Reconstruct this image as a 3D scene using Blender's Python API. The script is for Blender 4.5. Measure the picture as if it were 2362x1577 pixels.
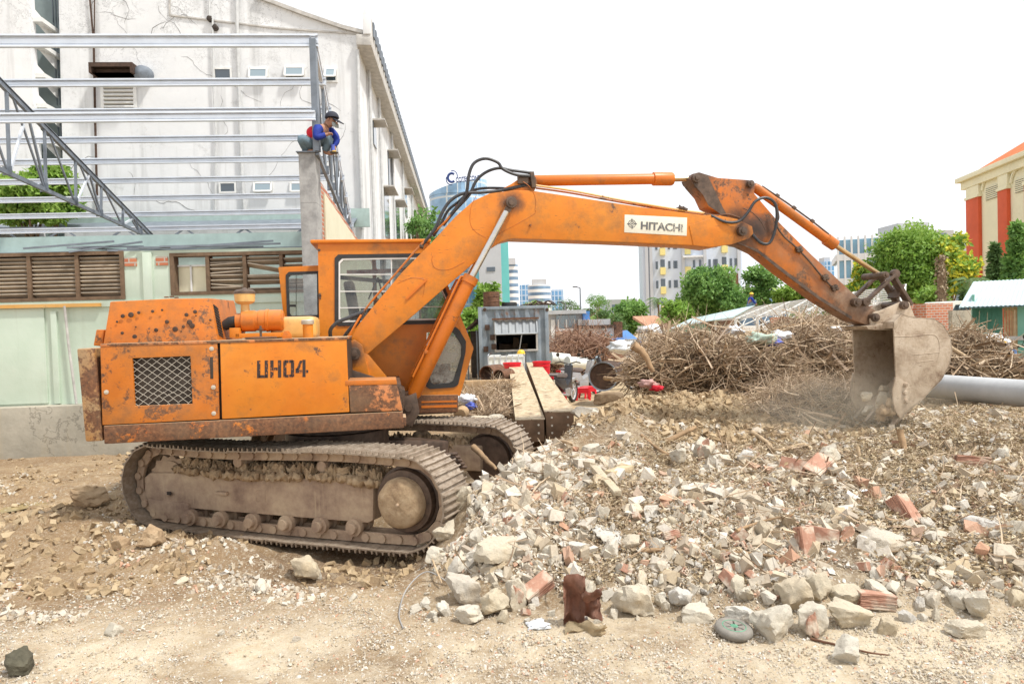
import bpy, bmesh, math, random
import numpy as np
from mathutils import Vector, Matrix, Euler, noise as mnoise
R = math.radians
scn = bpy.context.scene
C = scn.collection
for o in list(bpy.data.objects):
    bpy.data.objects.remove(o)

# ---------------------------------------------------------------- camera
F = 1600.0; PW, PH = 2362.0, 1577.0
HE = 2.0                      # eye height
PITCH = R(1.38); ROLL = R(1.7)
CFW = Vector((0, math.cos(PITCH), -math.sin(PITCH)))
u0 = Vector((0, math.sin(PITCH), math.cos(PITCH)))
x0 = Vector((1, 0, 0))
CRT = x0*math.cos(ROLL) - u0*math.sin(ROLL)
CUP = x0*math.sin(ROLL) + u0*math.cos(ROLL)
CAM = Vector((0, 0, HE))
cam_d = bpy.data.cameras.new('camera'); cam = bpy.data.objects.new('camera', cam_d); C.objects.link(cam)
cam_d.sensor_width = 36; cam_d.lens = 36*F/PW; cam_d.clip_end = 6000; cam_d.clip_start = .05
cam.matrix_world = Matrix(((CRT.x, CUP.x, -CFW.x, 0), (CRT.y, CUP.y, -CFW.y, 0), (CRT.z, CUP.z, -CFW.z, HE), (0, 0, 0, 1)))
scn.camera = cam
scn.render.resolution_x = 1024; scn.render.resolution_y = 683

# ---------------------------------------------------------------- sky, sun, exposure
SUN_EL, SUN_AZ = R(60), R(118)      # azimuth clockwise from +Y (north): the sun stands behind the camera to the right
w = bpy.data.worlds.new("World"); scn.world = w; w.use_nodes = True
nt = w.node_tree; nt.nodes.clear()
sky = nt.nodes.new('ShaderNodeTexSky'); sky.sky_type = 'NISHITA'; sky.sun_disc = False
sky.sun_elevation = SUN_EL; sky.sun_rotation = SUN_AZ; sky.dust_density = 4.0; sky.air_density = 1.0
tc = nt.nodes.new('ShaderNodeTexCoord'); mp = nt.nodes.new('ShaderNodeMapping'); mp.inputs['Scale'].default_value = (1, 1, 3)
nz = nt.nodes.new('ShaderNodeTexNoise'); nz.inputs['Scale'].default_value = 1.6; nz.inputs['Detail'].default_value = 6
rp = nt.nodes.new('ShaderNodeValToRGB'); rp.color_ramp.elements[0].position = .22; rp.color_ramp.elements[1].position = .5
rp.color_ramp.elements[0].color = (.8, .8, .8, 1); rp.color_ramp.elements[1].color = (1, 1, 1, 1)
mx = nt.nodes.new('ShaderNodeMix'); mx.data_type = 'RGBA'; mx.inputs[7].default_value = (7.0, 7.15, 7.4, 1)
bg = nt.nodes.new('ShaderNodeBackground'); bg.inputs[1].default_value = .1
wo = nt.nodes.new('ShaderNodeOutputWorld')
L = nt.links.new
L(tc.outputs['Generated'], mp.inputs[0]); L(mp.outputs[0], nz.inputs['Vector']); L(nz.outputs[0], rp.inputs[0])
L(rp.outputs[0], mx.inputs[0]); L(sky.outputs[0], mx.inputs[6]); L(mx.outputs[2], bg.inputs[0]); L(bg.outputs[0], wo.inputs[0])
sd = bpy.data.lights.new('sun', 'SUN'); sd.energy = 2.6; sd.angle = R(5); sd.color = (1, .965, .90)
sun = bpy.data.objects.new('sun', sd); C.objects.link(sun)
sv = Vector((math.sin(SUN_AZ)*math.cos(SUN_EL), math.cos(SUN_AZ)*math.cos(SUN_EL), math.sin(SUN_EL)))
sun.rotation_euler = sv.to_track_quat('Z', 'Y').to_euler(); sun.location = (0, 0, 60)
scn.cycles.volume_bounces = 4
scn.view_settings.view_transform = 'Standard'; scn.view_settings.look = 'None'
scn.view_settings.exposure = 0.75; scn.view_settings.gamma = 1

# ---------------------------------------------------------------- photo pixel <-> place
def ray(px, py): return CFW*F + CRT*(px-PW/2) + CUP*(PH/2-py)
def at(px, py, Y):
    d = ray(px, py); return CAM + d*(Y/d.y)
def pix(P):
    d = Vector(P)-CAM; z = d.dot(CFW); return (PW/2+F*d.dot(CRT)/z, PH/2-F*d.dot(CUP)/z)

# ---------------------------------------------------------------- numpy noise
def _h(ix, iy, s):
    n = (ix.astype(np.int64)*374761393 + iy.astype(np.int64)*668265263 + s*1442695041) & 0x7fffffff
    n = ((n ^ (n >> 13))*1274126177) & 0x7fffffff
    return ((n ^ (n >> 16)) & 0xffff)/65535.0
def vnoise(x, y, s=0):
    x = np.asarray(x, float); y = np.asarray(y, float)
    ix = np.floor(x); iy = np.floor(y); fx = x-ix; fy = y-iy
    fx = fx*fx*(3-2*fx); fy = fy*fy*(3-2*fy)
    a = _h(ix, iy, s); b = _h(ix+1, iy, s); c = _h(ix, iy+1, s); d = _h(ix+1, iy+1, s)
    return (a*(1-fx)+b*fx)*(1-fy)+(c*(1-fx)+d*fx)*fy
def fbm(x, y, s=0, o=4):
    v = 0; a = .5; t = 0
    for k in range(o):
        v = v+a*(vnoise(x*2**k+13.7*k, y*2**k-7.1*k, s+k)-.5)*2; t += a; a *= .5
    return v/t
def sst(a, b, x):
    t = np.clip((x-a)/(b-a), 0, 1); return t*t*(3-2*t)

# ---------------------------------------------------------------- terrain height
def gauss(x, y, cx, cy, sx, sy): return np.exp(-((x-cx)/sx)**2-((y-cy)/sy)**2)
def H(x, y):
    x = np.asarray(x, float); y = np.asarray(y, float)
    foot = np.interp(x, [-1.6, -.9, -.3, .6, 1.6, 3.0, 6], [6.1, 5.5, 5.0, 4.75, 4.6, 4.5, 4.4])
    cap = np.interp(x, [-1.2, -.3, .6, 2, 3.5, 6, 12], [.55, .74, .66, .5, .47, .45, .3])
    dd = np.clip(y-foot, 0, None)
    up = cap*(1-np.exp(-(dd*.62/np.maximum(cap, .1))**1.15))
    m = sst(-1.25, -.35, x-(.1)*(y-6))
    m = np.where(y > 6.6, np.maximum(m*0, sst(-.75, .15, x-.42*(y-6.6)+.15)), m)
    fall = 1-sst(9.0, 17.5, y)*.55
    mound = up*m*fall
    rub = sst(.02, .3, mound)
    z = mound + rub*(.13*fbm(x*1.5, y*1.5, 3, 4) + .05*fbm(x*4.3, y*4.3, 5, 3))
    # soil bank below the brush pile
    z = z + .42*gauss(x, y, 2.4, 10.3, 1.3, .75) + .25*gauss(x, y, 4.4, 10.8, 1.5, .8)
    z = z + .25*gauss(x, y, 1.35, 8.9, .55, .5)
    # hollow in front of the near track, earth heap at its tail
    z = z - .16*gauss(x, y, -1.75, 5.75, .55, .28)
    z = z + .28*gauss(x, y, -4.2, 6.9, 1.3, .55) + .12*gauss(x, y, -2.9, 6.2, .8, .35)
    z = z - .09*gauss(x, y, -6.3, 8.6, 1.3, .7)
    far = 1-sst(14, 40, y)
    z = z + (.035*fbm(x*.9, y*.9, 9, 4) + .012*fbm(x*5, y*5, 21, 3))*far
    # wheel ruts in the foreground
    z = z - .02*np.exp(-((y-4.15-.06*x)/.12)**2)*(1-sst(14, 40, y))
    # the crawler has dug itself in: trench along the near track
    cu, su = math.cos(R(-21)), math.sin(R(-21)); dx_, dy_ = x+2.05, y-8.02
    uu_, vv_ = dx_*cu+dy_*su, -dx_*su+dy_*cu
    z = z - .17*sst(-2.3, -1.7, uu_)*sst(2.25, 1.7, uu_)*sst(-2.0, -1.45, vv_)*sst(-.2, -.6, vv_)*(1-rub*.6)
    z = z - .06*sst(2.6, 2.0, np.abs(uu_))*sst(2.0, 1.4, np.abs(vv_))
    lf = sst(-1.2, -2.2, x)*sst(5.6, 6.4, y)*(1-sst(10, 11.5, y))
    z = z + lf*.10*fbm(x*2.6, y*2.6, 31, 4)
    return z
def Hs(x, y): return float(H(np.array([x]), np.array([y]))[0])
def onground(px, py, y0=2.5, y1=60):
    d = ray(px, py); d = d/d.y
    ys = np.concatenate([np.arange(y0, 14, .01), np.arange(14, y1, .05)])
    zz = HE + d.z*ys; hh = H(d.x*ys, ys)
    k = np.argmax(zz <= hh)
    if zz[k] > hh[k]: k = len(ys)-1
    return Vector((d.x*ys[k], ys[k], hh[k]))

# ---------------------------------------------------------------- object helpers
def tag(o, label=None, cat=None, group=None, kind=None):
    if label: o['label'] = label
    if cat: o['category'] = cat
    if group: o['group'] = group
    if kind: o['kind'] = kind
    return o
def thing(name, label, cat, loc=(0, 0, 0), rz=0, group=None):
    o = bpy.data.objects.new(name, None); C.objects.link(o); o.empty_display_size = .1
    o.location = loc; o.rotation_euler = (0, 0, rz)
    return tag(o, label, cat, group)
def finish(me, smooth=None):
    if smooth is not None:
        me.polygons.foreach_set('use_smooth', [True]*len(me.polygons))
        me.set_sharp_from_angle(angle=R(smooth))
def link(name, me, m, parent=None, loc=None, rot=None):
    o = bpy.data.objects.new(name, me); C.objects.link(o)
    if m is not None:
        me.materials.clear(); me.materials.append(m)
    if parent: o.parent = parent
    if loc is not None: o.location = loc
    if rot is not None: o.rotation_euler = rot
    return o
def copy_tree(o, parent=None):
    c = o.copy(); C.objects.link(c)
    if parent: c.parent = parent
    for ch in list(o.children): copy_tree(ch, c)
    return c
def npmesh(name, V, Fq, attr=None, smooth=False):
    me = bpy.data.meshes.new(name); V = np.asarray(V, np.float32); Fq = np.asarray(Fq, np.int32)
    k = Fq.shape[1]
    me.vertices.add(len(V)); me.vertices.foreach_set('co', V.ravel())
    me.loops.add(Fq.size); me.loops.foreach_set('vertex_index', Fq.ravel())
    me.polygons.add(len(Fq)); me.polygons.foreach_set('loop_start', np.arange(0, Fq.size, k, dtype=np.int32))
    me.polygons.foreach_set('use_smooth', np.full(len(Fq), bool(smooth)))
    if attr is not None:
        a = me.attributes.new('rnd', 'FLOAT', 'POINT'); a.data.foreach_set('value', np.asarray(attr, np.float32))
    me.update(calc_edges=True); me.validate()
    return me

class MB:
    def __init__(s): s.bm = bmesh.new()
    def _add(s, vs, fs):
        bv = [s.bm.verts.new(v) for v in vs]
        for f in fs:
            try: s.bm.faces.new([bv[i] for i in f])
            except ValueError: pass
        return bv
    def box(s, c, d, rot=None):
        hx, hy, hz = d[0]/2, d[1]/2, d[2]/2
        vs = [Vector((a*hx, b*hy, e*hz)) for a in (-1, 1) for b in (-1, 1) for e in (-1, 1)]
        if rot is not None:
            q = rot if isinstance(rot, Matrix) else Euler(rot).to_matrix()
            vs = [q @ v for v in vs]
        vs = [v+Vector(c) for v in vs]
        s._add(vs, [(0, 1, 3, 2), (4, 6, 7, 5), (0, 4, 5, 1), (2, 3, 7, 6), (0, 2, 6, 4), (1, 5, 7, 3)]); return s
    def box2(s, a, b):
        return s.box([(a[i]+b[i])/2 for i in range(3)], [abs(a[i]-b[i]) for i in range(3)])
    def prism(s, pts, y0, y1, ins=0):
        """pts in (x, z); thickness along y"""
        n = len(pts)
        vs = [(p[0], y0, p[1]) for p in pts]+[(p[0], y1, p[1]) for p in pts]
        fs = [tuple(range(n)), tuple(range(2*n-1, n-1, -1))]+[(i, (i+1) % n, n+(i+1) % n, n+i) for i in range(n)]
        s._add(vs, fs); return s
    def hexa(s, P):
        """8 corners: bottom 4 ccw, top 4 ccw"""
        s._add(P, [(3, 2, 1, 0), (4, 5, 6, 7), (0, 1, 5, 4), (1, 2, 6, 5), (2, 3, 7, 6), (3, 0, 4, 7)]); return s
    def ringframe(s, outer, inner, y0, y1):
        n = len(outer)
        vs = [(p[0], y, p[1]) for y in (y0, y1) for P in (outer, inner) for p in P]
        fs = []
        for i in range(n):
            j = (i+1) % n
            fs += [(i, j, n+j, n+i), (2*n+i, 3*n+i, 3*n+j, 2*n+j), (i, 2*n+i, 2*n+j, j), (n+i, n+j, 3*n+j, 3*n+i)]
        s._add(vs, fs); return s
    def tube(s, pts, r, n=8, caps=True):
        pts = [Vector(p) for p in pts]; rs = r if isinstance(r, (list, tuple)) else [r]*len(pts)
        rings = []; up = None
        for i, p in enumerate(pts):
            if i == 0: t = pts[1]-p
            elif i == len(pts)-1: t = p-pts[i-1]
            else: t = (pts[i+1]-p).normalized()+(p-pts[i-1]).normalized()
            if t.length < 1e-9: t = Vector((0, 0, 1))
            t.normalize()
            if up is None: up = t.orthogonal().normalized()
            else:
                up = up-t*up.dot(t)
                up = up.normalized() if up.length > 1e-6 else t.orthogonal().normalized()
            b = t.cross(up)
            rings.append([s.bm.verts.new(p+(up*math.cos(2*math.pi*k/n)+b*math.sin(2*math.pi*k/n))*rs[i]) for k in range(n)])
        for a, b in zip(rings, rings[1:]):
            for k in range(n): s.bm.faces.new((a[k], a[(k+1) % n], b[(k+1) % n], b[k]))
        if caps:
            s.bm.faces.new(rings[0][::-1]); s.bm.faces.new(rings[-1])
        return s
    def bar(s, p0, p1, w_, h_, up=(0, 0, 1)):
        p0 = Vector(p0); p1 = Vector(p1); t = (p1-p0); l = t.length; t.normalize()
        upv = Vector(up); sd_ = t.cross(upv)
        if sd_.length < 1e-4: sd_ = t.cross(Vector((0, 1, 0)))
        sd_.normalize(); uu = sd_.cross(t)
        m = Matrix((t, sd_, uu)).transposed()
        return s.box((p0+p1)/2, (l, w_, h_), m)
    def lathe(s, prof, c=(0, 0, 0), axis='z', n=24, caps=True):
        """prof: list of (r, h)"""
        c = Vector(c); rings = []
        def P(r, h, a):
            ca, sa = math.cos(a)*r, math.sin(a)*r
            return c+Vector({'z': (ca, sa, h), 'y': (ca, h, sa), 'x': (h, ca, sa)}[axis])
        for r, h in prof:
            rings.append([s.bm.verts.new(P(max(r, 1e-4), h, 2*math.pi*k/n)) for k in range(n)])
        for a, b in zip(rings, rings[1:]):
            for k in range(n): s.bm.faces.new((a[k], a[(k+1) % n], b[(k+1) % n], b[k]))
        if caps: s.bm.faces.new(rings[0][::-1]); s.bm.faces.new(rings[-1])
        else:
            a, b = rings[-1], rings[0]
            for k in range(n): s.bm.faces.new((a[k], a[(k+1) % n], b[(k+1) % n], b[k]))
        return s
    def quad(s, P):
        s._add(P, [tuple(range(len(P)))]); return s
    def build(s, name, m, parent=None, bevel=0, smooth=35, loc=None, rot=None, seg=2):
        bmesh.ops.recalc_face_normals(s.bm, faces=s.bm.faces)
        if bevel:
            ed = [e for e in s.bm.edges if len(e.link_faces) == 2 and e.calc_face_angle(0) > R(28)]
            bmesh.ops.bevel(s.bm, geom=ed, offset=bevel, segments=seg, affect='EDGES', profile=.6, clamp_overlap=True)
        me = bpy.data.meshes.new(name); s.bm.to_mesh(me); s.bm.free()
        finish(me, smooth)
        return link(name, me, m, parent, loc, rot)

# ---------------------------------------------------------------- material helper
class NT:
    def __init__(s, name, rough=.8, metal=0, spec=None):
        s.m = bpy.data.materials.new(name); s.m.use_nodes = True
        s.t = s.m.node_tree; s.p = s.t.nodes['Principled BSDF']; s.p.inputs['Roughness'].default_value = rough
        s.p.inputs['Metallic'].default_value = metal
        if spec is not None: s.p.inputs['Specular IOR Level'].default_value = spec
        s.tc = s.t.nodes.new('ShaderNodeTexCoord'); s.co = s.tc.outputs['Object']
    def n(s, k): return s.t.nodes.new('ShaderNode'+k)
    def l(s, a, b): s.t.links.new(a, b)
    def mapd(s, scale=(1, 1, 1), rot=(0, 0, 0), co=None):
        q = s.n('Mapping'); q.inputs['Scale'].default_value = scale; q.inputs['Rotation'].default_value = rot
        s.l(co or s.co, q.inputs[0]); return q.outputs[0]
    def noise(s, scale, detail=5, rough=.6, dist=0, co=None):
        q = s.n('TexNoise'); q.inputs['Scale'].default_value = scale; q.inputs['Detail'].default_value = detail
        q.inputs['Roughness'].default_value = rough; q.inputs['Distortion'].default_value = dist
        s.l(co or s.co, q.inputs['Vector']); return q.outputs[0]
    def voro(s, scale, feat='DISTANCE_TO_EDGE', co=None, out=0):
        q = s.n('TexVoronoi'); q.feature = feat; q.inputs['Scale'].default_value = scale
        s.l(co or s.co, q.inputs['Vector']); return q.outputs[out]
    def wave(s, scale, dist=0, dir='X', co=None, prof='SIN', detail=2):
        q = s.n('TexWave'); q.bands_direction = dir; q.wave_profile = prof; q.inputs['Scale'].default_value = scale
        q.inputs['Distortion'].default_value = dist; q.inputs['Detail'].default_value = detail
        s.l(co or s.co, q.inputs['Vector']); return q.outputs['Fac']
    def attr(s, name='rnd'):
        q = s.n('Attribute'); q.attribute_name = name; return q.outputs['Fac']
    def rand(s):
        q = s.n('ObjectInfo'); return q.outputs['Random']
    def step(s, fac, a, b, inv=False):
        q = s.n('MapRange'); q.inputs[1].default_value = a; q.inputs[2].default_value = b
        if inv: q.inputs[3].default_value = 1; q.inputs[4].default_value = 0
        s.l(fac, q.inputs[0]); return q.outputs[0]
    def ramp(s, fac, stops, const=False):
        q = s.n('ValToRGB'); cr = q.color_ramp
        if const: cr.interpolation = 'CONSTANT'
        while len(cr.elements) < len(stops): cr.elements.new(.5)
        for e, (p, c) in zip(cr.elements, stops): e.position = p; e.color = (*c, 1)
        s.l(fac, q.inputs[0]); return q.outputs[0]
    def mix(s, fac, a, b, mode='MIX'):
        q = s.n('Mix'); q.data_type = 'RGBA'; q.blend_type = mode
        for i, v in ((0, fac), (6, a), (7, b)):
            if isinstance(v, (int, float)): q.inputs[i].default_value = v
            elif isinstance(v, tuple): q.inputs[i].default_value = (*v, 1)
            else: s.l(v, q.inputs[i])
        return q.outputs[2]
    def math(s, op, a, b=0.0, clamp=False):
        q = s.n('Math'); q.operation = op; q.use_clamp = clamp
        for i, v in ((0, a), (1, b)):
            if isinstance(v, (int, float)): q.inputs[i].default_value = v
            else: s.l(v, q.inputs[i])
        return q.outputs[0]
    def sep(s, co=None):
        q = s.n('SeparateXYZ'); s.l(co or s.co, q.inputs[0]); return q.outputs
    def bump(s, h, st=.5, d=.02):
        q = s.n('Bump'); q.inputs['Strength'].default_value = st; q.inputs['Distance'].default_value = d
        s.l(h, q.inputs['Height']); s.l(q.outputs[0], s.p.inputs['Normal'])
    def col(s, c):
        if isinstance(c, tuple): s.p.inputs['Base Color'].default_value = (*c, 1)
        else: s.l(c, s.p.inputs['Base Color'])
        return s
    def rough(s, c): s.l(c, s.p.inputs['Roughness']); return s
# ================================================================ materials
MT = {}
def flat(name, c, rough=.7, metal=0, var=.25, sc=6, bump=.15):
    q = NT(name, rough, metal); nz_ = q.noise(sc, 6, .65)
    q.col(q.mix(q.step(nz_, .3, .75), tuple(v*(1-var) for v in c), tuple(min(1, v*(1+var*.6)) for v in c)))
    if bump: q.bump(q.noise(sc*6, 4), bump, .01)
    MT[name] = q.m; return q.m
def paint(name, base=(.64, .178, .004), rust=.35, scratch=.5, grime=.3, dust=.15, fade=(.66, .225, .012), tip=None, spots=()):
    """old orange machine paint: faded, chipped to rust, scratched"""
    q = NT(name, .48)
    c = q.mix(q.step(q.noise(1.7, 4), .35, .7), base, fade)
    c = q.mix(q.math('MULTIPLY', q.step(q.noise(5, 6, .7), .45, .8), .5), c, tuple(v*.62 for v in base))
    big = q.noise(2.6, 10, .72, .3); fine = q.noise(22, 8, .75)
    mixn = q.math('ADD', q.math('MULTIPLY', big, .68), q.math('MULTIPLY', fine, .32))
    rm = q.step(mixn, .66-.24*rust, .70-.24*rust)
    rustc = q.ramp(q.noise(30, 6, .7), [(.3, (.055, .028, .018)), (.52, (.17, .07, .03)), (.75, (.32, .15, .07))])
    c = q.mix(rm, c, rustc)
    # scratches: thin stretched noise lines in two directions
    if scratch:
        s1 = q.noise(1, 3, .5, co=q.mapd((9, 9, 130), (0, R(9), 0)))
        s2 = q.noise(1, 3, .5, co=q.mapd((70, 30, 14), (0, R(-28), 0)))
        sm = q.math('MAXIMUM', q.step(s1, .70, .74), q.step(s2, .71, .75))
        sm = q.math('MULTIPLY', sm, q.step(q.noise(2.2, 3), .5-.18*scratch, .62-.18*scratch))
        c = q.mix(sm, c, (.09, .045, .02))
    g = q.math('MULTIPLY', q.step(q.noise(3.4, 7, .7), .6-.25*grime, .85), .85)
    c = q.mix(g, c, (.10, .065, .04))
    for (sx_, sz_, sr_) in spots:      # grease flung out round the pins
        sp_ = q.sep(); dx_ = q.math('SUBTRACT', sp_[0], sx_); dz_ = q.math('SUBTRACT', sp_[2], sz_)
        rr_ = q.math('SQRT', q.math('ADD', q.math('MULTIPLY', dx_, dx_), q.math('MULTIPLY', dz_, dz_)))
        rr_ = q.math('ADD', rr_, q.math('MULTIPLY', q.math('SUBTRACT', q.noise(7, 7, .7), .5), sr_*1.3))
        c = q.mix(q.math('MULTIPLY', q.step(rr_, sr_*.45, sr_*1.15, True), .85), c, (.045, .028, .02))
    if tip:      # bare scoured steel and clay towards the working end
        xx = q.math('ADD', q.sep()[0], q.math('MULTIPLY', q.math('SUBTRACT', q.noise(3, 7, .7), .5), tip[2]))
        tm = q.step(xx, tip[0], tip[1])
        c = q.mix(q.math('MULTIPLY', tm, .93), c, q.ramp(q.noise(6, 7, .7), [(.3, (.10, .06, .04)), (.55, (.22, .135, .085)), (.75, (.34, .23, .15))]))
    # dust settles on upward faces
    geo = q.n('NewGeometry'); nz_ = q.sep(geo.outputs['Normal'])[2]
    dm = q.math('MULTIPLY', q.step(nz_, .3, .9), dust*3, True)
    dm = q.math('MAXIMUM', dm, q.math('MULTIPLY', q.step(q.noise(1.3, 6, .7), .5, .8), dust))
    c = q.mix(dm, c, (.46, .33, .2))
    q.col(c)
    q.rough(q.math('ADD', q.math('MULTIPLY', rm, .35), .42))
    q.bump(q.math('ADD', q.math('MULTIPLY', rm, -.5), q.math('MULTIPLY', fine, .5)), .35, .006)
    MT[name] = q.m; return q.m
SPB = [(.22, 1.74, .15), (2.09, 3.44, .16), (5.04, 3.10, .17), (2.35, 3.70, .12)]; SPA = [(4.44, 3.75, .28), (5.04, 3.10, .34), (5.17, 3.69, .12), (5.35, 3.15, .2), (6.62, 2.17, .2)]
paint('paint_body', rust=.3, scratch=.9, grime=.2, dust=.1)
paint('paint_panel_rusty', base=(.54, .15, .008), fade=(.54, .18, .02), rust=.58, scratch=.4, grime=.6, dust=.16)
paint('paint_hood', base=(.56, .145, .008), fade=(.56, .175, .015), rust=.42, scratch=.3, grime=.6, dust=.12)
paint('paint_skirt', base=(.58, .13, .02), rust=1.05, scratch=1, grime=.6, dust=.2)
paint('paint_cab', rust=.2, scratch=.35, grime=.3, dust=.05)
paint('paint_boom', rust=.24, scratch=.6, grime=.5, dust=.08, spots=SPB)
paint('paint_arm', base=(.54, .135, .006), fade=(.56, .165, .012), rust=.45, scratch=.7, grime=.75, dust=.08)
paint('paint_arm_tip', base=(.52, .13, .006), fade=(.54, .16, .012), rust=.5, scratch=.9, grime=.85, dust=.05, tip=(5.6, 6.6, 1.6), spots=SPA)
paint('paint_cyl', base=(.60, .145, .006), fade=(.62, .175, .012), rust=.28, scratch=.5, grime=.25, dust=.06)
paint('paint_weight', base=(.42, .20, .06), fade=(.50, .37, .21), rust=.8, scratch=.5, grime=.8, dust=.2)
paint('paint_box', base=(.68, .22, .06), fade=(.66, .27, .1), rust=.85, scratch=.2, grime=1.0, dust=.3)
paint('paint_yellow', base=(.70, .36, .08), fade=(.72, .45, .17), rust=.25, scratch=.2, grime=.2, dust=.2)
def steelworn():
    q = NT('steel_worn', .5, .35)
    c = q.ramp(q.noise(9, 8, .7), [(.3, (.17, .125, .09)), (.5, (.37, .30, .23)), (.7, (.52, .45, .37))])
    q.col(c); q.bump(q.noise(40, 5), .3, .006); MT['shoe'] = q.m
    q = NT('bucket_steel', .6, .2)
    c = q.ramp(q.noise(4, 8, .72, .4), [(.3, (.22, .15, .10)), (.46, (.42, .33, .24)), (.62, (.52, .43, .33)), (.8, (.34, .25, .18))])
    sc = q.step(q.noise(1, 3, .5, co=q.mapd((10, 10, 90), (0, R(20), 0))), .66, .72)
    c = q.mix(q.math('MULTIPLY', sc, .85), c, (.14, .09, .06)); c = q.mix(q.math('MULTIPLY', q.step(q.noise(2.2, 7, .7), .52, .66), .6), c, (.20, .13, .08))
    c = q.mix(q.step(q.noise(11, 6, .8), .62, .68), c, (.2, .1, .06))
    q.col(c); q.bump(q.noise(30, 6), .4, .01); MT['bucket'] = q.m
    q = NT('mud_caked', .95)
    c = q.ramp(q.noise(7, 9, .7), [(.28, (.24, .155, .09)), (.5, (.44, .31, .185)), (.75, (.56, .43, .28))])
    q.col(c); q.bump(q.noise(14, 9, .75), .9, .03); MT['mud'] = q.m
    q = NT('frame_muddy', .85)
    st = q.noise(1, 6, .6, co=q.mapd((26, 26, 1.4)))
    c = q.ramp(q.noise(3, 8, .7), [(.3, (.22, .14, .10)), (.5, (.40, .285, .195)), (.7, (.54, .41, .275))])
    c = q.mix(q.math('MULTIPLY', q.step(st, .58, .66), .55), c, (.50, .38, .25))
    q.col(c); q.bump(q.noise(20, 6), .5, .012); MT['frame_mud'] = q.m
steelworn()
flat('dark_steel', (.06, .045, .035), .6, .3, .5, 8)
flat('grease_steel', (.13, .085, .06), .5, .2, .6, 10)
flat('link_steel', (.24, .17, .12), .5, .4, .6, 9)
flat('rubber', (.03, .03, .03), .55, 0, .4, 12)
flat('hose', (.045, .045, .05), .5, 0, .5, 20)
flat('chrome', (.62, .60, .57), .22, .95, .15, 12, .05)
flat('chrome_gold', (.62, .42, .22), .3, .9, .3, 8, .05)
flat('galv', (.74, .79, .86), .34, .35, .12, 3, .05)
flat('galv_dark', (.20, .23, .27), .5, .2, .3, 4, .05)
flat('alu', (.7, .7, .7), .4, .3, .1)
flat('seat', (.16, .13, .12), .8, 0, .3)
flat('red_fabric', (.5, .03, .03), .8)
flat('bolt', (.55, .5, .42), .5, .3, .3)
flat('black_paint', (.035, .02, .018), .6, 0, .4, 20)
flat('decal_white', (.78, .74, .62), .6, 0, .12, 8, .05)
flat('decal_grey', (.12, .12, .125), .6, 0, .4, 14, .05)
flat('concrete', (.52, .50, .47), .9, 0, .3, 5, .4)
flat('white_paint', (.75, .75, .73), .6, 0, .12)
flat('pipe_pvc', (.55, .56, .56), .6, 0, .2)
flat('red_plastic', (.72, .015, .03), .4, 0, .15)
flat('plastic_white', (.75, .76, .70), .5, 0, .15, 3)
flat('yellow_helmet', (.8, .5, .03), .35, 0, .1)
flat('wood', (.45, .30, .16), .8, 0, .4, 8)
flat('wood_dark', (.2, .13, .08), .85, 0, .4, 8)
flat('rust', (.16, .075, .04), .85, 0, .6, 9)
flat('rust_dark', (.08, .045, .03), .85, 0, .6, 9)
flat('bark', (.22, .15, .09), .95, 0, .4, 9, .6)
flat('branch', (.36, .235, .13), .9, 0, .5, 5, .5)
flat('branch_pale', (.50, .37, .23), .9, 0, .4, 5, .5)
flat('bike_dark', (.03, .03, .035), .35, 0, .3)
flat('bike_silver', (.42, .42, .42), .4, .5, .2)
flat('skin', (.38, .2, .13), .6, 0, .1)
flat('denim', (.14, .21, .26), .85, 0, .3, 12)
flat('blue_cloth', (.008, .03, .27), .8, 0, .3, 12)
flat('red_cloth', (.6, .01, .03), .8, 0, .2, 12)
flat('cap_cloth', (.025, .028, .045), .8, 0, .3)
flat('mask_cloth', (.32, .36, .36), .8, 0, .1)
flat('tarp_white', (.72, .74, .76), .7, 0, .25, 2)
flat('teal_sheet', (.38, .49, .46), .55, 0, .2, 3)
flat('pale_roof', (.52, .66, .68), .45, .2, .12, 2)
flat('copper_wire', (.55, .5, .42), .5, 0, .2)
def glassmat(name, tint=(.6, .66, .66), dirt=.35, tcol=(.62, .66, .66)):
    q = NT(name, .08); t = q.t
    q.col(tint); q.p.inputs['Roughness'].default_value = .12
    tr = q.n('BsdfTransparent'); tr.inputs[0].default_value = (*tcol, 1)
    dirtb = q.n('BsdfDiffuse'); dirtb.inputs[0].default_value = (.52, .5, .45, 1)
    gl = q.n('BsdfGlossy'); gl.inputs['Roughness'].default_value = .05; gl.inputs[0].default_value = (.9, .95, 1, 1)
    fr = q.n('Fresnel'); fr.inputs[0].default_value = 1.5
    m1 = q.n('MixShader'); m2 = q.n('MixShader')
    q.l(fr.outputs[0], m1.inputs[0]); q.l(tr.outputs[0], m1.inputs[1]); q.l(gl.outputs[0], m1.inputs[2])
    d = q.math('MULTIPLY', q.step(q.noise(5, 8, .75, .5), .35, .8), dirt*1.6, True)
    q.l(d, m2.inputs[0]); q.l(m1.outputs[0], m2.inputs[1]); q.l(dirtb.outputs[0], m2.inputs[2])
    out = t.nodes['Material Output']; q.l(m2.outputs[0], out.inputs[0]); MT[name] = q.m
glassmat('glass', dirt=.22); glassmat('glass_clear', dirt=.12, tcol=(.9, .92, .92)); glassmat('glass_dirty', dirt=.75)
def reflglass(name, c, r=.12):
    q = NT(name, r, .0, 1.0); q.col(q.mix(q.step(q.noise(.12, 2), .3, .7), c, tuple(min(1, v*1.7) for v in c)))
    q.p.inputs['Coat Weight'].default_value = .6; MT[name] = q.m
reflglass('glass_blue', (.06, .2, .34)); reflglass('glass_teal', (.06, .34, .38)); reflglass('glass_dark', (.03, .045, .06))
reflglass('glass_grey', (.16, .21, .24)); reflglass('glass_sky', (.13, .3, .42))
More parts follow.
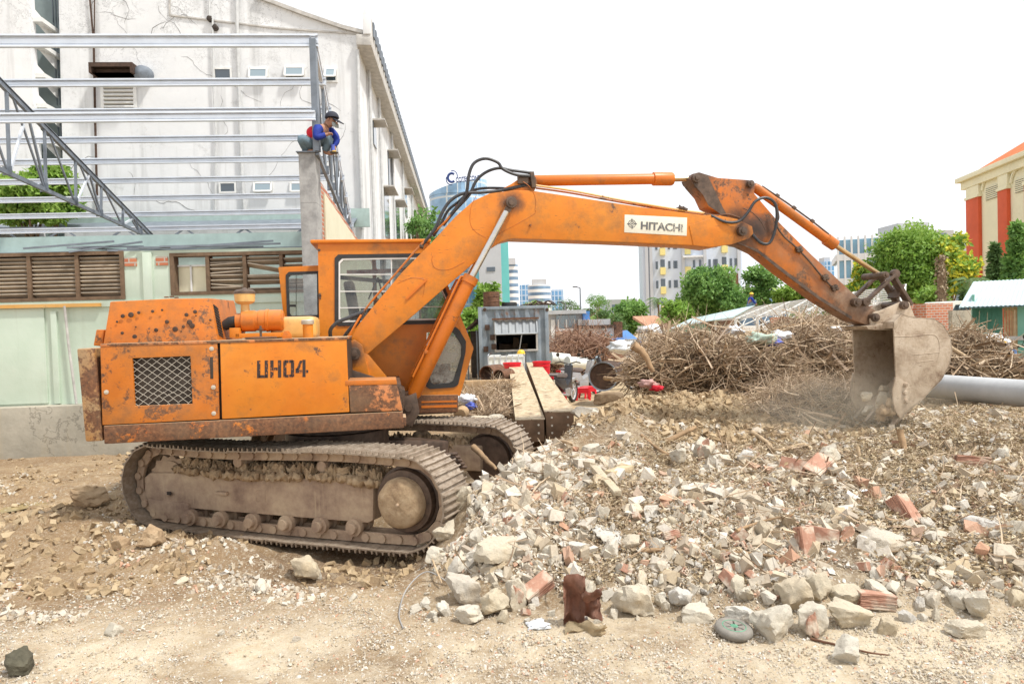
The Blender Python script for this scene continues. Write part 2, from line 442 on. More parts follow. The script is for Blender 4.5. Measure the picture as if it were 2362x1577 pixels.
# cracked white wall
def wallwhite():
    q = NT('wall_white_cracked', .9)
    base = q.mix(q.step(q.noise(.35, 6, .6), .35, .7), (.66, .67, .68), (.78, .785, .79))
    dist = q.n('Mix'); dist.data_type = 'VECTOR'; dist.inputs[0].default_value = .35
    q.l(q.co, dist.inputs[4]); nc = q.n('TexNoise'); nc.inputs['Scale'].default_value = 1.6; nc.inputs['Detail'].default_value = 6; q.l(q.co, nc.inputs['Vector']); q.l(nc.outputs['Color'], dist.inputs[5])
    cl = lambda s_, w_, d_=.62: q.step(q.math('ABSOLUTE', q.math('SUBTRACT', q.noise(s_, 9, d_, .3), .5)), .0, w_, True)
    crack = q.math('MULTIPLY', q.math('MAXIMUM', cl(.55, .006), cl(.9, .005)), q.step(q.noise(.8, 6, .7), .44, .54))
    c = q.mix(q.math('MULTIPLY', crack, .0), base, (.12, .11, .10))
    # fine crazing near the top
    z = q.sep()[2];     top = q.step(z, 10.2, 12.5)
    crz = q.math('MULTIPLY', q.math('MULTIPLY', cl(2.2, .014, .75), q.step(q.noise(1.1, 5), .4, .6)), top)
    c = q.mix(q.math('MULTIPLY', crz, .85), c, (.07, .07, .07))
    streak = q.noise(1, 6, .65, co=q.mapd((1.6, 1.6, .12)))
    c = q.mix(q.math('MULTIPLY', q.step(streak, .52, .75), .6), c, (.27, .27, .26))
    blot = q.math('MULTIPLY', q.step(q.noise(.9, 8, .8), .56, .72), .6)
    c = q.mix(blot, c, (.25, .245, .23))
    q.col(c); q.bump(q.noise(3, 6), .3, .03); MT['wall_white'] = q.m
wallwhite()
def mint():
    q = NT('wall_mint', .85)
    c = q.mix(q.step(q.noise(.8, 6, .6), .35, .7), (.50, .60, .49), (.62, .70, .60))
    st = q.noise(1, 6, .65, co=q.mapd((3, 3, .25)))
    c = q.mix(q.math('MULTIPLY', q.step(st, .55, .75), .35), c, (.33, .36, .27))
    c = q.mix(q.math('MULTIPLY', q.step(q.noise(2.5, 8, .8), .62, .68), .6), c, (.62, .64, .58))
    q.col(c); q.bump(q.noise(5, 6), .25, .02); MT['mint'] = q.m
    q = NT('concrete_stained', .9)
    c = q.mix(q.step(q.noise(1.2, 7, .7), .3, .7), (.27, .25, .2), (.46, .42, .34))
    z = q.sep()[2]
    ck = q.step(q.math('ABSOLUTE', q.math('SUBTRACT', q.noise(.5, 8, .6), .5)), .0, .006, True)
    c = q.mix(q.math('MULTIPLY', ck, .6), c, (.1, .09, .07))
    st = q.noise(1, 6, .65, co=q.mapd((4, 4, .4)))
    c = q.mix(q.math('MULTIPLY', q.step(st, .52, .7), .5), c, (.44, .36, .23))
    q.col(c); q.bump(q.noise(8, 6), .4, .02); MT['concrete_st'] = q.m
    q = NT('concrete_column', .9)
    c = q.mix(q.step(q.noise(3, 8, .72), .35, .7), (.22, .215, .21), (.46, .45, .43))
    zz = q.sep()[2]
    ln = q.step(q.math('ABSOLUTE', q.math('SUBTRACT', q.math('FRACT', q.math('MULTIPLY', zz, .85)), .5)), .0, .012, True)
    c = q.mix(q.math('MULTIPLY', ln, .5), c, (.12, .12, .12))
    c = q.mix(q.step(q.noise(9, 4), .68, .72), c, (.1, .1, .1))
    q.col(c); q.bump(q.noise(16, 6), .35, .01); MT['concrete_col'] = q.m
    q = NT('brick', .9)
    br = q.n('TexBrick'); br.inputs['Scale'].default_value = 1; br.inputs['Brick Width'].default_value = .2; br.inputs['Row Height'].default_value = .08
    br.inputs['Mortar Size'].default_value = .012; br.inputs['Color1'].default_value = (.42, .13, .07, 1); br.inputs['Color2'].default_value = (.55, .2, .1, 1)
    br.inputs['Mortar'].default_value = (.45, .4, .34, 1)
    sx = q.sep(); cb = q.n('CombineXYZ'); q.l(q.math('ADD', sx[0], sx[1]), cb.inputs[0]); q.l(sx[2], cb.inputs[1])
    q.l(cb.outputs[0], br.inputs['Vector']); q.col(br.outputs[0]); MT['brick'] = q.m
mint()
def corr(name, c, c2, sc=4.0, rust=.3):
    q = NT(name, .55, .1)
    b = q.mix(q.step(q.noise(1.5, 7, .7), .35, .7), c, c2)
    rm = q.step(q.math('ADD', q.math('MULTIPLY', q.noise(1.1, 8, .7), .6), q.math('MULTIPLY', q.noise(1, 5, co=q.mapd((6, 6, .8))), .4)), .66-.15*rust, .74-.15*rust)
    q.col(q.mix(rm, b, (.2, .095, .045))); MT[name] = q.m
corr('container_grey', (.17, .21, .25), (.33, .38, .42), rust=.6)
corr('green_sheet', (.13, .34, .26), (.2, .42, .33), rust=.05)
corr('cream_wall', (.66, .62, .44), (.78, .74, .56), rust=.0)
corr('grey_yellow', (.5, .56, .66), (.6, .65, .74), rust=0)
def stonemat():
    q = NT('rubble_stone', .92)
    v = q.rand()
    base = q.ramp(v, [(0, (.58, .53, .43)), (.2, (.66, .62, .53)), (.42, (.60, .52, .38)), (.6, (.70, .67, .60)), (.78, (.56, .47, .33)), (.92, (.60, .58, .54))])
    c = q.mix(q.step(q.noise(7, 9, .75), .3, .72), q.mix(.45, base, (.26, .21, .15)), base)
    c = q.mix(q.math('MULTIPLY', q.step(q.noise(3, 4), .55, .7), .5), c, (.5, .37, .21))
    c = q.mix(q.math('MULTIPLY', q.step(q.noise(40, 3), .62, .7), .5), c, (.2, .17, .14))
    q.col(c); q.bump(q.noise(24, 9, .75), .9, .02); MT['stone'] = q.m
    q = NT('rubble_gravel', .95)
    v = q.attr()
    base = q.ramp(v, [(0, (.48, .41, .31)), (.18, (.62, .585, .51)), (.4, (.56, .48, .36)), (.6, (.72, .69, .63)), (.8, (.50, .40, .26)), (.93, (.42, .36, .29)), (.965, (.56, .30, .19)), (1, (.60, .38, .27))])
    c = q.mix(q.step(q.noise(30, 5, .7), .35, .7), q.mix(.4, base, (.25, .19, .13)), base)
    q.col(c); q.bump(q.noise(60, 5), .6, .008); MT['gravel'] = q.m
    q = NT('brick_fragment', .9)
    c = q.mix(q.step(q.noise(9, 8, .7), .35, .7), (.34, .165, .11), (.50, .30, .21))
    c = q.mix(q.step(q.noise(5, 6, .7), .48, .6), c, (.56, .47, .37))
    q.col(c); q.bump(q.noise(30, 6), .6, .008); MT['brickfrag'] = q.m
    q = NT('ground_earth', .97)
    geo = q.n('NewGeometry'); co = geo.outputs['Position']
    sx = q.sep(co)
    c = q.ramp(q.noise(1.1, 10, .68, co=co), [(.3, (.16, .10, .05)), (.45, (.31, .205, .11)), (.58, (.43, .31, .18)), (.75, (.54, .42, .27))])
    # pale crushed mortar where the road runs, brown where it is damp
    rd = q.math('MULTIPLY', q.step(sx[1], 5.3, 4.3), q.step(q.noise(.55, 5, .6, co=co), .36, .52))
    c = q.mix(q.math('MULTIPLY', rd, .85), c, q.ramp(q.noise(9, 8, .75, co=co), [(.3, (.60, .47, .29)), (.6, (.78, .69, .53))]))
    mound = q.math('MULTIPLY', q.step(sx[0], -1.1, -.3), q.step(sx[1], 4.6, 5.0))
    mc = q.ramp(q.noise(2.4, 10, .7, co=co), [(.32, (.10, .065, .04)), (.5, (.24, .17, .10)), (.68, (.46, .37, .24))])
    c = q.mix(q.math('MULTIPLY', mound, .85), c, mc)
    damp = q.math('MULTIPLY', q.step(q.noise(.9, 6, .6, .6, co=co), .50, .62), q.step(sx[0], 1.6, .4))
    c = q.mix(q.math('MULTIPLY', damp, .6), c, (.27, .165, .075))
    pit = q.math('MULTIPLY', q.math('MULTIPLY', q.step(sx[1], 5.35, 5.7), q.step(sx[1], 7.6, 6.6)), q.math('MULTIPLY', q.step(sx[0], -2.9, -2.2), q.step(sx[0], -.7, -1.2)))
    c = q.mix(q.math('MULTIPLY', pit, .75), c, (.13, .08, .045))
    c = q.mix(q.math('MULTIPLY', q.step(q.noise(16, 8, .75, co=co), .50, .62), .55), c, (.66, .57, .43))
    c = q.mix(q.math('MULTIPLY', q.math('MULTIPLY', q.step(q.noise(21, 8, .75, co=q.mapd((1, 1.6, 1), co=co)), .52, .64), q.math('SUBTRACT', 1.0, q.math('MULTIPLY', rd, .8))), .6), c, (.17, .115, .065))
    c = q.mix(q.math('MULTIPLY', q.step(sx[1], 8.9, 9.5), q.math('MULTIPLY', q.step(sx[0], .6, 1.2), .75)), c, q.ramp(q.noise(6, 9, .75, co=co), [(.35, (.30, .20, .10)), (.6, (.62, .48, .29))]))
    lm = q.math('MULTIPLY', q.math('MULTIPLY', q.step(sx[0], -.5, -1.6), q.step(sx[1], 4.6, 5.6)), q.step(q.noise(.8, 6, .65, co=co), .32, .58))
    c = q.mix(q.math('MULTIPLY', lm, .62), c, (.25, .155, .075))
    c = q.mix(q.math('MULTIPLY', q.step(q.noise(60, 4, .7, co=co), .56, .62), .4), c, (.70, .64, .54))
    c = q.mix(q.math('MULTIPLY', q.step(q.noise(75, 4, .7, co=co), .6, .66), q.math('SUBTRACT', .5, q.math('MULTIPLY', rd, .38))), c, (.16, .11, .07))
    q.col(c); q.bump(q.math('ADD', q.noise(7, 12, .78, co=co), q.math('MULTIPLY', q.noise(45, 6, .7, co=co), .5)), 1.0, .035); MT['ground'] = q.m
stonemat()
def foliage(name, dark, mid, light, tr=.25):
    q = NT(name, .6)
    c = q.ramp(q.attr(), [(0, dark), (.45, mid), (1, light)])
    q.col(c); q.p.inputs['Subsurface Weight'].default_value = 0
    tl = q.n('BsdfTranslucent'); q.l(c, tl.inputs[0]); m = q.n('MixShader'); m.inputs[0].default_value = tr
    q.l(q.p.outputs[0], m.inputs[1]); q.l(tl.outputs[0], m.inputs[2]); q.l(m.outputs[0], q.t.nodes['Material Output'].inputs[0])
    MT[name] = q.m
foliage('leaf_green', (.06, .15, .04), (.15, .30, .07), (.28, .46, .12), .35)
foliage('leaf_bright', (.10, .21, .03), (.22, .38, .06), (.40, .55, .13), .4)
foliage('leaf_dark', (.05, .10, .04), (.11, .20, .06), (.20, .32, .11))
foliage('leaf_yellow', (.40, .42, .05), (.66, .62, .05), (.82, .78, .1), .3)
foliage('leaf_dry', (.13, .08, .045), (.30, .22, .13), (.52, .43, .29), .1)
foliage('leaf_heap', (.17, .11, .06), (.40, .30, .17), (.62, .53, .37), .1)
foliage('twig', (.17, .11, .065), (.38, .265, .165), (.62, .49, .34), .0)
foliage('twig_red', (.16, .08, .05), (.32, .175, .11), (.46, .29, .19), .0)
flat('mossy', (.10, .09, .06), .95, 0, .6, 9, 1)
flat('wood_pale', (.55, .44, .28), .85, 0, .3, 8, .4)
flat('wheel_grey', (.24, .22, .19), .9, 0, .3, 12, .3)
flat('green_hub', (.12, .32, .2), .7, 0, .5, 20, .2)
flat('pink_cloth', (.5, .3, .27), .9, 0, .3, 8); flat('pale_green', (.5, .62, .52), .7, 0, .25, 5); flat('blue_bag', (.08, .12, .5), .6, 0, .3, 8); flat('teal_bag', (.1, .5, .5), .6)
flat('louvre', (.42, .35, .27), .8, 0, .4, 3, .2)
flat('pipe_conc', (.45, .46, .47), .7, 0, .2, 2, .2)
q = NT('puddle', .12); q.col((.30, .23, .11)); q.bump(q.noise(6, 2), .05, .01); MT['puddle'] = q.m
flat('rust_sheet', (.36, .19, .13), .7, .1, .5, 7, .3); flat('fac_gray0', (.30, .36, .36), .8, 0, .2, 1, .1)
q = NT('earth_clod', .97); q.col(q.mix(q.step(q.noise(12, 8, .7), .35, .7), q.ramp(q.attr(), [(0, (.26, .17, .09)), (.5, (.44, .32, .18)), (1, (.60, .48, .31))]), (.42, .31, .19))); q.bump(q.noise(30, 8, .75), .9, .02); MT['clod'] = q.m
corr('flap', (.22, .24, .26), (.36, .38, .39), rust=.3)
for nm_, c_, back_ in (('black_paint', (.035, .02, .018), (.62, .17, .01)), ('decal_grey', (.12, .12, .125), (.72, .68, .56))):
    q = NT(nm_+'_worn', .6); wv = q.step(q.noise(38, 6, .75), .56, .62) if nm_ == 'black_paint' else q.math('MULTIPLY', q.step(q.noise(30, 6, .75), .50, .60), q.step(q.sep()[0], 3.75, 4.2))
    q.col(q.mix(wv, c_, back_)); MT[nm_] = q.m
flat('crack', (.16, .155, .15), .9, 0, .3, 3, 0)
# ================================================================ excavator
EXC = Vector((-2.05, 8.02, 0)); YU = R(10); YT = R(-21)
EXM = Matrix.Translation(EXC) @ Matrix.Rotation(YU, 4, 'Z'); EXI = EXM.inverted()
UCM = Matrix.Translation(EXC) @ Matrix.Rotation(YT, 4, 'Z'); UCI = UCM.inverted()
def lp(px, py, yl, inv=EXI):
    """photo outline point -> (x, z) on the machine's own side plane y = yl"""
    o = inv @ CAM; d = inv.to_3x3() @ ray(px, py); t = (yl-o.y)/d.y
    return (o.x+d.x*t, o.z+d.z*t)
def lps(pts, yl, inv=EXI): return [lp(a, b, yl, inv) for a, b in pts]
def l3(px, py, yl, inv=EXI):
    a = lp(px, py, yl, inv); return Vector((a[0], yl, a[1]))
def smoothpath(pts, k=6):
    P = [Vector(p) for p in pts]; out = []
    for i in range(len(P)-1):
        a = P[max(i-1, 0)]; b = P[i]; c = P[i+1]; d = P[min(i+2, len(P)-1)]
        for j in range(k):
            t = j/k
            out.append(.5*((2*b)+(c-a)*t+(2*a-5*b+4*c-d)*t*t+(3*b-a-3*c+d)*t**3))
    out.append(P[-1]); return out
ex = thing('excavator', 'old orange crawler excavator with its boom stretched over the rubble mound', 'excavator', EXC, YU)
NY = -1.2
def part(mb, name, m, parent=None, bevel=0, **k): return mb.build(name, MT[m], parent or ex, bevel, **k)

# ---- upper structure --------------------------------------------------------
b = MB(); b.prism(lps([(238, 982), (929, 949), (932, 987), (240, 1024)], NY-.01), NY-.01, 1.15)
skirt = part(b, 'deck_skirt', 'paint_skirt', bevel=.012)
# counterweight: rounded slab at the tail
xa, za = lp(189, 801, NY); xb, zb = lp(229, 801, NY); zc = lp(229, 1022, NY)[1]
b = MB(); pts = []
for k in range(9):
    t = math.pi*(k/8-.5); pts.append((xa+.05+.22*(1-math.cos(t)), 1.2*math.sin(t)))
ys = [-1.2, -1.2]+[p[1] for p in pts]+[1.2]
out = [(xb-.005, -1.2)]+[(xb-.16-.02*(1-abs(p[1])), p[1]) for p in pts]+[(xb-.005, 1.2)]
n = len(out)
zt = za-.01
vs = [(p[0], p[1], zc+.02) for p in out]+[(p[0]-.04, p[1], zt) for p in out]
b._add(vs, [tuple(range(n)), tuple(range(2*n-1, n-1, -1))]+[(i, (i+1) % n, n+(i+1) % n, n+i) for i in range(n)])
cw = part(b, 'counterweight', 'paint_weight', bevel=.02)
# engine side panel with the grille opening
o4 = lps([(231, 797), (501, 787), (506, 966), (236, 980)], NY)
i4 = lps([(305, 826), (439, 821), (444, 931), (311, 936)], NY)
b = MB(); b.ringframe(o4, i4, NY, NY+.035); ep = part(b, 'engine_panel', 'paint_panel_rusty', bevel=.006)
b = MB(); b.prism(lps([(298, 815), (450, 812), (452, 940), (300, 942)], NY+.3), NY+.3, NY+.32)
part(b, 'radiator', 'dark_steel', ep)
b = MB()   # expanded metal mesh
(gx0, gz1), (gx1, gz0) = lp(303, 819, NY+.02), lp(446, 938, NY+.02)
gw, gh = gx1-gx0, gz1-gz0; nx, nzr = 6, 15
random.seed(4)
for r in range(nzr):
    for c_ in range(nx*2):
        x_a = gx0+gw*c_/(nx*2); x_b = gx0+gw*(c_+1)/(nx*2); z_a = gz0+gh*r/nzr; z_b = gz0+gh*(r+1)/nzr
        bend = .03*math.exp(-((x_a-gx0-gw*.55)/.16)**2-((z_a-gz0-.06)/.06)**2)
        if (r+c_) % 2: z_a, z_b = z_b, z_a
        b.bar((x_a, NY+.02, z_a+bend), (x_b, NY+.02, z_b+bend*.7), .0035, .0035, (0, 1, 0))
part(b, 'grille_mesh', 'alu' if False else 'copper_wire', ep)
for q_ in [(488, 804), (492, 893), (493, 953), (245, 904)]:
    c3 = l3(*q_, NY-.004); b = MB(); b.lathe([(.001, -.006), (.008, -.006), (.009, -.002), (.021, 0), (.021, .004)], c3, 'y', 20)
    part(b, 'latch', 'bolt', ep)
sl = lps([(484, 823), (491, 823), (492, 873), (485, 873)], NY-.004); b = MB(); b.prism(sl, NY-.004, NY+.004); part(b, 'handle_slot', 'dark_steel', ep, bevel=.003)
# right service panel with stencilled letters
b = MB(); b.prism(lps([(507, 786), (799, 780), (806, 950), (512, 966)], NY), NY, NY+.03)
sp = part(b, 'service_panel', 'paint_body', bevel=.008)
b = MB()
for (x0_, x1_, strokes) in [(0, 1, [(0, 0, .26, 1), (.62, 0, .88, 1), (.1, 0, .78, .16)]),
                            (1.07, 2, [(0, 0, .26, 1), (.62, 0, .88, 1), (.3, .42, .58, .58)]),
                            (2.12, 3, [(0, .04, .26, .96), (.62, .04, .88, .96), (.1, 0, .42, .16), (.48, 0, .78, .16), (.1, .84, .42, 1), (.48, .84, .78, 1)]),
                            (3.12, 4.1, [(.56, 0, .8, 1), (0, .24, .52, .4), (.84, .24, 1.02, .4), (.0, .4, .2, .5)])]:
    for (a_, c_, d_, e_) in strokes:
        P4 = lps([(593+(x0_+a_)*28.5, 871.5-c_*40-(x0_+a_)*.6), (593+(x0_+d_)*28.5, 871.5-c_*40-(x0_+d_)*.6),
                  (593+(x0_+d_)*28.5, 871.5-e_*40-(x0_+d_)*.6), (593+(x0_+a_)*28.5, 871.5-e_*40-(x0_+a_)*.6)], NY-.0025)
        b.prism(P4, NY-.0025, NY+.001)
P4 = lps([(593+3.15*28.5, 871.5-.46*40), (593+3.4*28.5, 871.5-.46*40), (593+3.68*28.5, 871.5-40), (593+3.46*28.5, 871.5-40)], NY-.0025); b.prism(P4, NY-.0025, NY+.001)
part(b, 'stencilled_lettering', 'black_paint', sp, smooth=None)
# deck floor, tool box, front part
b = MB(); b.prism(lps([(236, 800), (799, 784), (806, 948), (240, 978)], NY+.04), NY+.06, 1.13); part(b, 'engine_bay', 'dark_steel')
b = MB(); b.prism(lps([(231, 793), (799, 777), (799, 783), (231, 799)], NY-.006), NY-.006, .2); part(b, 'deck_plate', 'paint_box', bevel=.004)
b = MB(); b.prism(lps([(804, 887), (915, 885), (929, 947), (808, 951)], NY), NY, NY+.42); bx_ = part(b, 'tool_box', 'paint_box', bevel=.012)
b = MB(); b.prism(lps([(796, 878), (914, 875), (916, 886), (797, 889)], NY-.004), NY-.004, NY+.42); part(b, 'lid', 'paint_hood', bx_, bevel=.004)
b = MB(); b.prism(lps([(804, 887), (925, 884), (929, 949), (808, 951)], NY+.43), NY+.43, 1.1); part(b, 'deck_front', 'grease_steel', bevel=.01)
b = MB(); b.prism(lps([(928, 962), (937, 962), (937, 982), (928, 982)], NY), NY, NY+.3); part(b, 'bumper_end', 'paint_box', bevel=.006)
# rear hood
HN = -.92
hp = lps([(237, 797), (248, 695), (383, 688), (481, 687), (503, 788)], HN)
b = MB()
n = len(hp); cx_ = .04
vs = [(p[0], HN+(.0 if i in (0, 4) else .06), p[1]) for i, p in enumerate(hp)]+[(p[0], .25, p[1]+(0 if i in (0, 4) else .02)) for i, p in enumerate(hp)]
b._add(vs, [tuple(range(n)), tuple(range(2*n-1, n-1, -1))]+[(i, (i+1) % n, n+(i+1) % n, n+i) for i in range(n)])
hood = part(b, 'engine_hood', 'paint_hood', bevel=.014)
b = MB()      # louvre slots on the sloping front face of the hood
A_ = Vector((hp[3][0], HN+.06, hp[3][1])); B_ = Vector((hp[4][0], HN, hp[4][1]))
for k in range(11):
    t = .16+.066*k; p = A_.lerp(B_, t)
    b.bar(p+Vector((.006, .07, .0)), p+Vector((.006, .24, -.035)), .018, .012, (1, 0, .2))
part(b, 'louvre_slots', 'dark_steel', hood)
b = MB(); b.prism(lps([(215, 797), (222, 760), (240, 760), (237, 799)], -.7), -.7, .2); part(b, 'hood_rear_cover', 'paint_hood', bevel=.01)
b = MB(); random.seed(9)
for q_ in [(384, 686), (396, 685), (407, 687)]: b.box(l3(*q_, HN+.12)+Vector((0, 0, .003)), (.035, .03, .012))
part(b, 'hinge', 'rust', hood)
for q_ in [(283, 729), (302, 726), (320, 721), (352, 718), (374, 715), (270, 742), (313, 754), (282, 768), (311, 777), (360, 761), (404, 759), (418, 764), (423, 753), (437, 743), (443, 751), (452, 728), (385, 742), (485, 738), (430, 726), (450, 719)]:
    c3 = l3(*q_, HN+.028-.012); rr = random.choice((.008, .012, .016, .02, .027))
    b = MB(); b.lathe([(rr, 0), (rr*.8, -.007), (rr*.25, -.009)], c3, 'y', 10); part(b, 'burn_mark', 'rust_dark', hood)
# air cleaner, tanks
b = MB(); y_ = -.55; p0 = l3(545, 741, y_); p1 = l3(655, 740, y_)
rr = .105
ax = (p1-p0).normalized(); Lc = (p1-p0).length
prof = [(.085, 0), (.085, .06), (.112, .065), (.112, .19), (.104, .2), (.104, .23), (.112, .235), (.112, .3), (.12, .305), (.12, .33), (.112, .335), (.112, Lc-.02), (.09, Lc)]
b.lathe(prof, p0, 'x', 28); air = part(b, 'air_cleaner', 'paint_cyl')
b = MB(); b.tube([p0+Vector((-.13, 0, -.05)), p0+Vector((-.06, 0, -.01)), p0+Vector((.01, 0, 0))], [.05, .062, .062], 14); part(b, 'intake_hose', 'rubber', air)
q0 = l3(566, 722, y_)
b = MB(); b.lathe([(.055, -.03), (.045, .03), (.043, .09), (.075, .1), (.1, .12), (.105, .2), (.095, .205)], q0, 'z', 26); part(b, 'precleaner_bowl', 'paint_yellow', air)
b = MB(); b.lathe([(.108, .2), (.108, .225), (.085, .245), (.03, .255), (.012, .27)], q0, 'z', 26); part(b, 'precleaner_cap', 'grease_steel', air)
b = MB(); b.box(l3(602, 773, -.55), (.46, .3, .05)); b.box(l3(548, 767, -.55), (.1, .3, .1)); part(b, 'cleaner_bracket', 'paint_body', air, bevel=.005)
b = MB(); a0 = l3(630, 783, -.35); a1 = l3(732, 729, -.35)
b.box(((a0.x+a1.x)/2, -.3, (a0.z+a1.z)/2), (a1.x-a0.x, .5, a1.z-a0.z)); part(b, 'hydraulic_tank', 'paint_yellow', bevel=.07, seg=4)
b = MB(); c0 = l3(711, 781, -.75); b.lathe([(.052, 0), (.052, .15)], c0, 'z', 20); fn = part(b, 'filler_neck', 'paint_cab')
b = MB(); b.lathe([(.062, .15), (.066, .16), (.066, .19), (.058, .2)], c0, 'z', 20); part(b, 'filler_cap', 'bolt', fn)
b = MB(); c0 = l3(602, 781, -.95); b.lathe([(.14, 0), (.155, .008), (.15, .018), (.05, .022)], c0, 'z', 30); fd = part(b, 'fuel_cap_plate', 'rust')
b = MB(); b.lathe([(.012, .01), (.012, .09), (.03, .09), (.03, .1), (.012, .1), (.01, .13)], c0, 'z', 10); part(b, 'vent_stub', 'grease_steel', fd)
c0 = l3(662, 772, -1.05)
b = MB(); b.prism([(c0.x-.045, c0.z-.05), (c0.x+.045, c0.z-.05), (c0.x+.045, c0.z), (c0.x+.02, c0.z+.04), (c0.x-.02, c0.z+.04), (c0.x-.045, c0.z)], -1.06, -1.045); part(b, 'lifting_eye', 'paint_cyl', bevel=.004)

# ---- cab ----------------------------------------------------------------------
CY, CY2 = .42, 1.15
cabo = [(733, 560), (985, 556), (1040, 655), (1092, 803), (1061, 912), (950, 912), (942, 965), (740, 965)]
win = [(777, 600), (785, 592), (984, 589), (1000, 612), (1038, 700), (1041, 733), (1034, 741), (785, 747), (777, 740)]
low = [(1000, 767), (1010, 761), (1048, 757), (1056, 763), (1072, 790), (1071, 815), (1054, 884), (1044, 890), (994, 894), (986, 888), (984, 870), (990, 800)]
def strip_frame(y0, y1):
    """cab side sheet with two window openings, cut in vertical pieces"""
    b = MB(); P = lambda a, c: lp(a, c, CY)
    def pc(*pts): b.prism([P(*p) for p in pts], y0, y1)
    pc((733, 560), (777, 560), (777, 965), (740, 965))
    pc((777, 560), (985, 556), (984, 589), (777, 593))
    pc((985, 556), (1006, 594), (1092, 803), (1073, 806), (1072, 790), (1038, 700), (984, 589))
    pc((777, 746), (1040, 740), (1044, 757), (984, 767), (984, 912), (950, 912), (942, 965), (777, 965))
    pc((1040, 740), (1052, 735), (1073, 790), (1056, 763), (1044, 757))
    pc((984, 893), (1045, 889), (1055, 884), (1072, 806), (1092, 803), (1061, 912), (984, 912))
    return b
cab = part(strip_frame(CY, CY+.05), 'cab', 'paint_cab', smooth=30)
def shrink(pts, d):
    cx = sum(p[0] for p in pts)/len(pts); cy = sum(p[1] for p in pts)/len(pts)
    return [(p[0]+(cx-p[0])*d/abs((p[0]-cx) or 1)*(abs(p[0]-cx) > 4), p[1]+(cy-p[1])*d/abs((p[1]-cy) or 1)*(abs(p[1]-cy) > 4)) for p in pts]
b = MB(); b.ringframe(lps(shrink(win, -5), CY-.012), lps(shrink(win, 4), CY-.012), CY-.012, CY+.06); part(b, 'window_seal', 'rubber', cab)
b = MB(); b.ringframe(lps(shrink(win, 4), CY-.008), lps(shrink(win, 7.5), CY-.008), CY-.008, CY+.05)
for (q0_, q1_) in [((903, 596), (903, 740)), ((784, 633), (903, 633)), ((784, 672), (1020, 672)), ((784, 710), (1036, 707))]:
    b.bar(l3(*q0_, CY+.01), l3(*q1_, CY+.01), .012, .014, (0, 1, 0))
part(b, 'window_frame', 'white_paint', cab)
b = MB(); b.prism(lps(shrink(win, 6), CY+.02), CY+.02, CY+.026); part(b, 'side_glass', 'glass', cab, smooth=None)
b = MB(); b.ringframe(lps(shrink(low, -3), CY-.014), lps(shrink(low, 7), CY-.014), CY-.014, CY+.055); part(b, 'lower_window_seal', 'rubber', cab)
b = MB(); b.prism(lps(shrink(low, 6), CY+.02), CY+.02, CY+.026); part(b, 'lower_glass', 'glass_dirty', cab, smooth=None)
# roof, rear wall, front and far side of the cab
tl = lp(722, 562, CY); tr = lp(990, 557, CY)
b = MB(); x_r = tr[0]+.02
b.box2((tl[0]-.03, CY-.04, tl[1]), (x_r, CY2+.05, tl[1]+.045)); part(b, 'cab_roof', 'paint_cab', cab, bevel=.02)
xr0 = lp(733, 560, CY)[0]; zb0 = lp(740, 965, CY)[1]
b = MB(); b.box2((xr0, CY+.05, zb0), (xr0+.03, CY2, zb0+.62)); b.box2((xr0, CY+.05, tl[1]-.1), (xr0+.03, CY2, tl[1]))
b.box2((xr0, CY2-.06, zb0), (xr0+.03, CY2, tl[1])); part(b, 'cab_rear_wall', 'paint_cab', cab, bevel=.004)
fl = [lp(*p, CY) for p in [(985, 556), (1006, 594), (1092, 803), (1061, 912)]]
b = MB()
for (a0_, a1_) in zip(fl, fl[1:]):
    for yy in (CY+.05, CY2-.05): b.bar((a0_[0]-.02, yy, a0_[1]), (a1_[0]-.02, yy, a1_[1]), .05, .04, (0, 1, 0))
b.bar((fl[1][0]-.02, CY+.05, fl[1][1]), (fl[1][0]-.02, CY2-.05, fl[1][1]), .05, .05)
b.bar((fl[2][0]-.02, CY+.05, fl[2][1]), (fl[2][0]-.02, CY2-.05, fl[2][1]), .05, .05)
part(b, 'cab_front_frame', 'paint_cab', cab)
b = MB(); b.prism([(fl[2][0]-.03, fl[2][1]), (fl[2][0], fl[2][1]), (fl[3][0], fl[3][1]), (fl[3][0]-.03, fl[3][1])], CY+.05, CY2-.05); part(b, 'cab_front_panel', 'paint_cab', cab)
b = MB(); b.prism([(fl[1][0]-.02, fl[1][1]), (fl[1][0]-.014, fl[1][1]), (fl[2][0]-.014, fl[2][1]), (fl[2][0]-.02, fl[2][1])], CY+.08, CY2-.08); part(b, 'windscreen', 'glass_dirty', cab)
b = MB(); zs = zb0+.62
b.box2((xr0, CY2-.03, zb0), (fl[3][0]-.05, CY2, zs-.05)); b.box2((xr0, CY2-.04, tl[1]-.09), (fl[0][0], CY2, tl[1]))
b.box2((xr0+.62, CY2-.04, zb0), (xr0+.67, CY2, tl[1])); part(b, 'cab_far_wall', 'paint_cab', cab)
b = MB(); b.box2((xr0+.03, CY+.05, zb0-.02), (fl[3][0]-.05, CY2-.03, zb0+.03)); part(b, 'cab_floor', 'dark_steel', cab)
b = MB(); b.prism(lps([(925, 912), (1057, 910), (1057, 950), (930, 955)], CY-.02), CY-.02, CY2); part(b, 'cab_base_beam', 'paint_skirt', cab, bevel=.01)
b = MB(); b.prism(lps([(972, 925), (1054, 923), (1054, 927), (972, 929)], CY-.024), CY-.024, CY); b.prism(lps([(972, 935), (1054, 933), (1054, 939), (972, 941)], CY-.024), CY-.024, CY)
part(b, 'base_stripes', 'paint_cyl', cab)
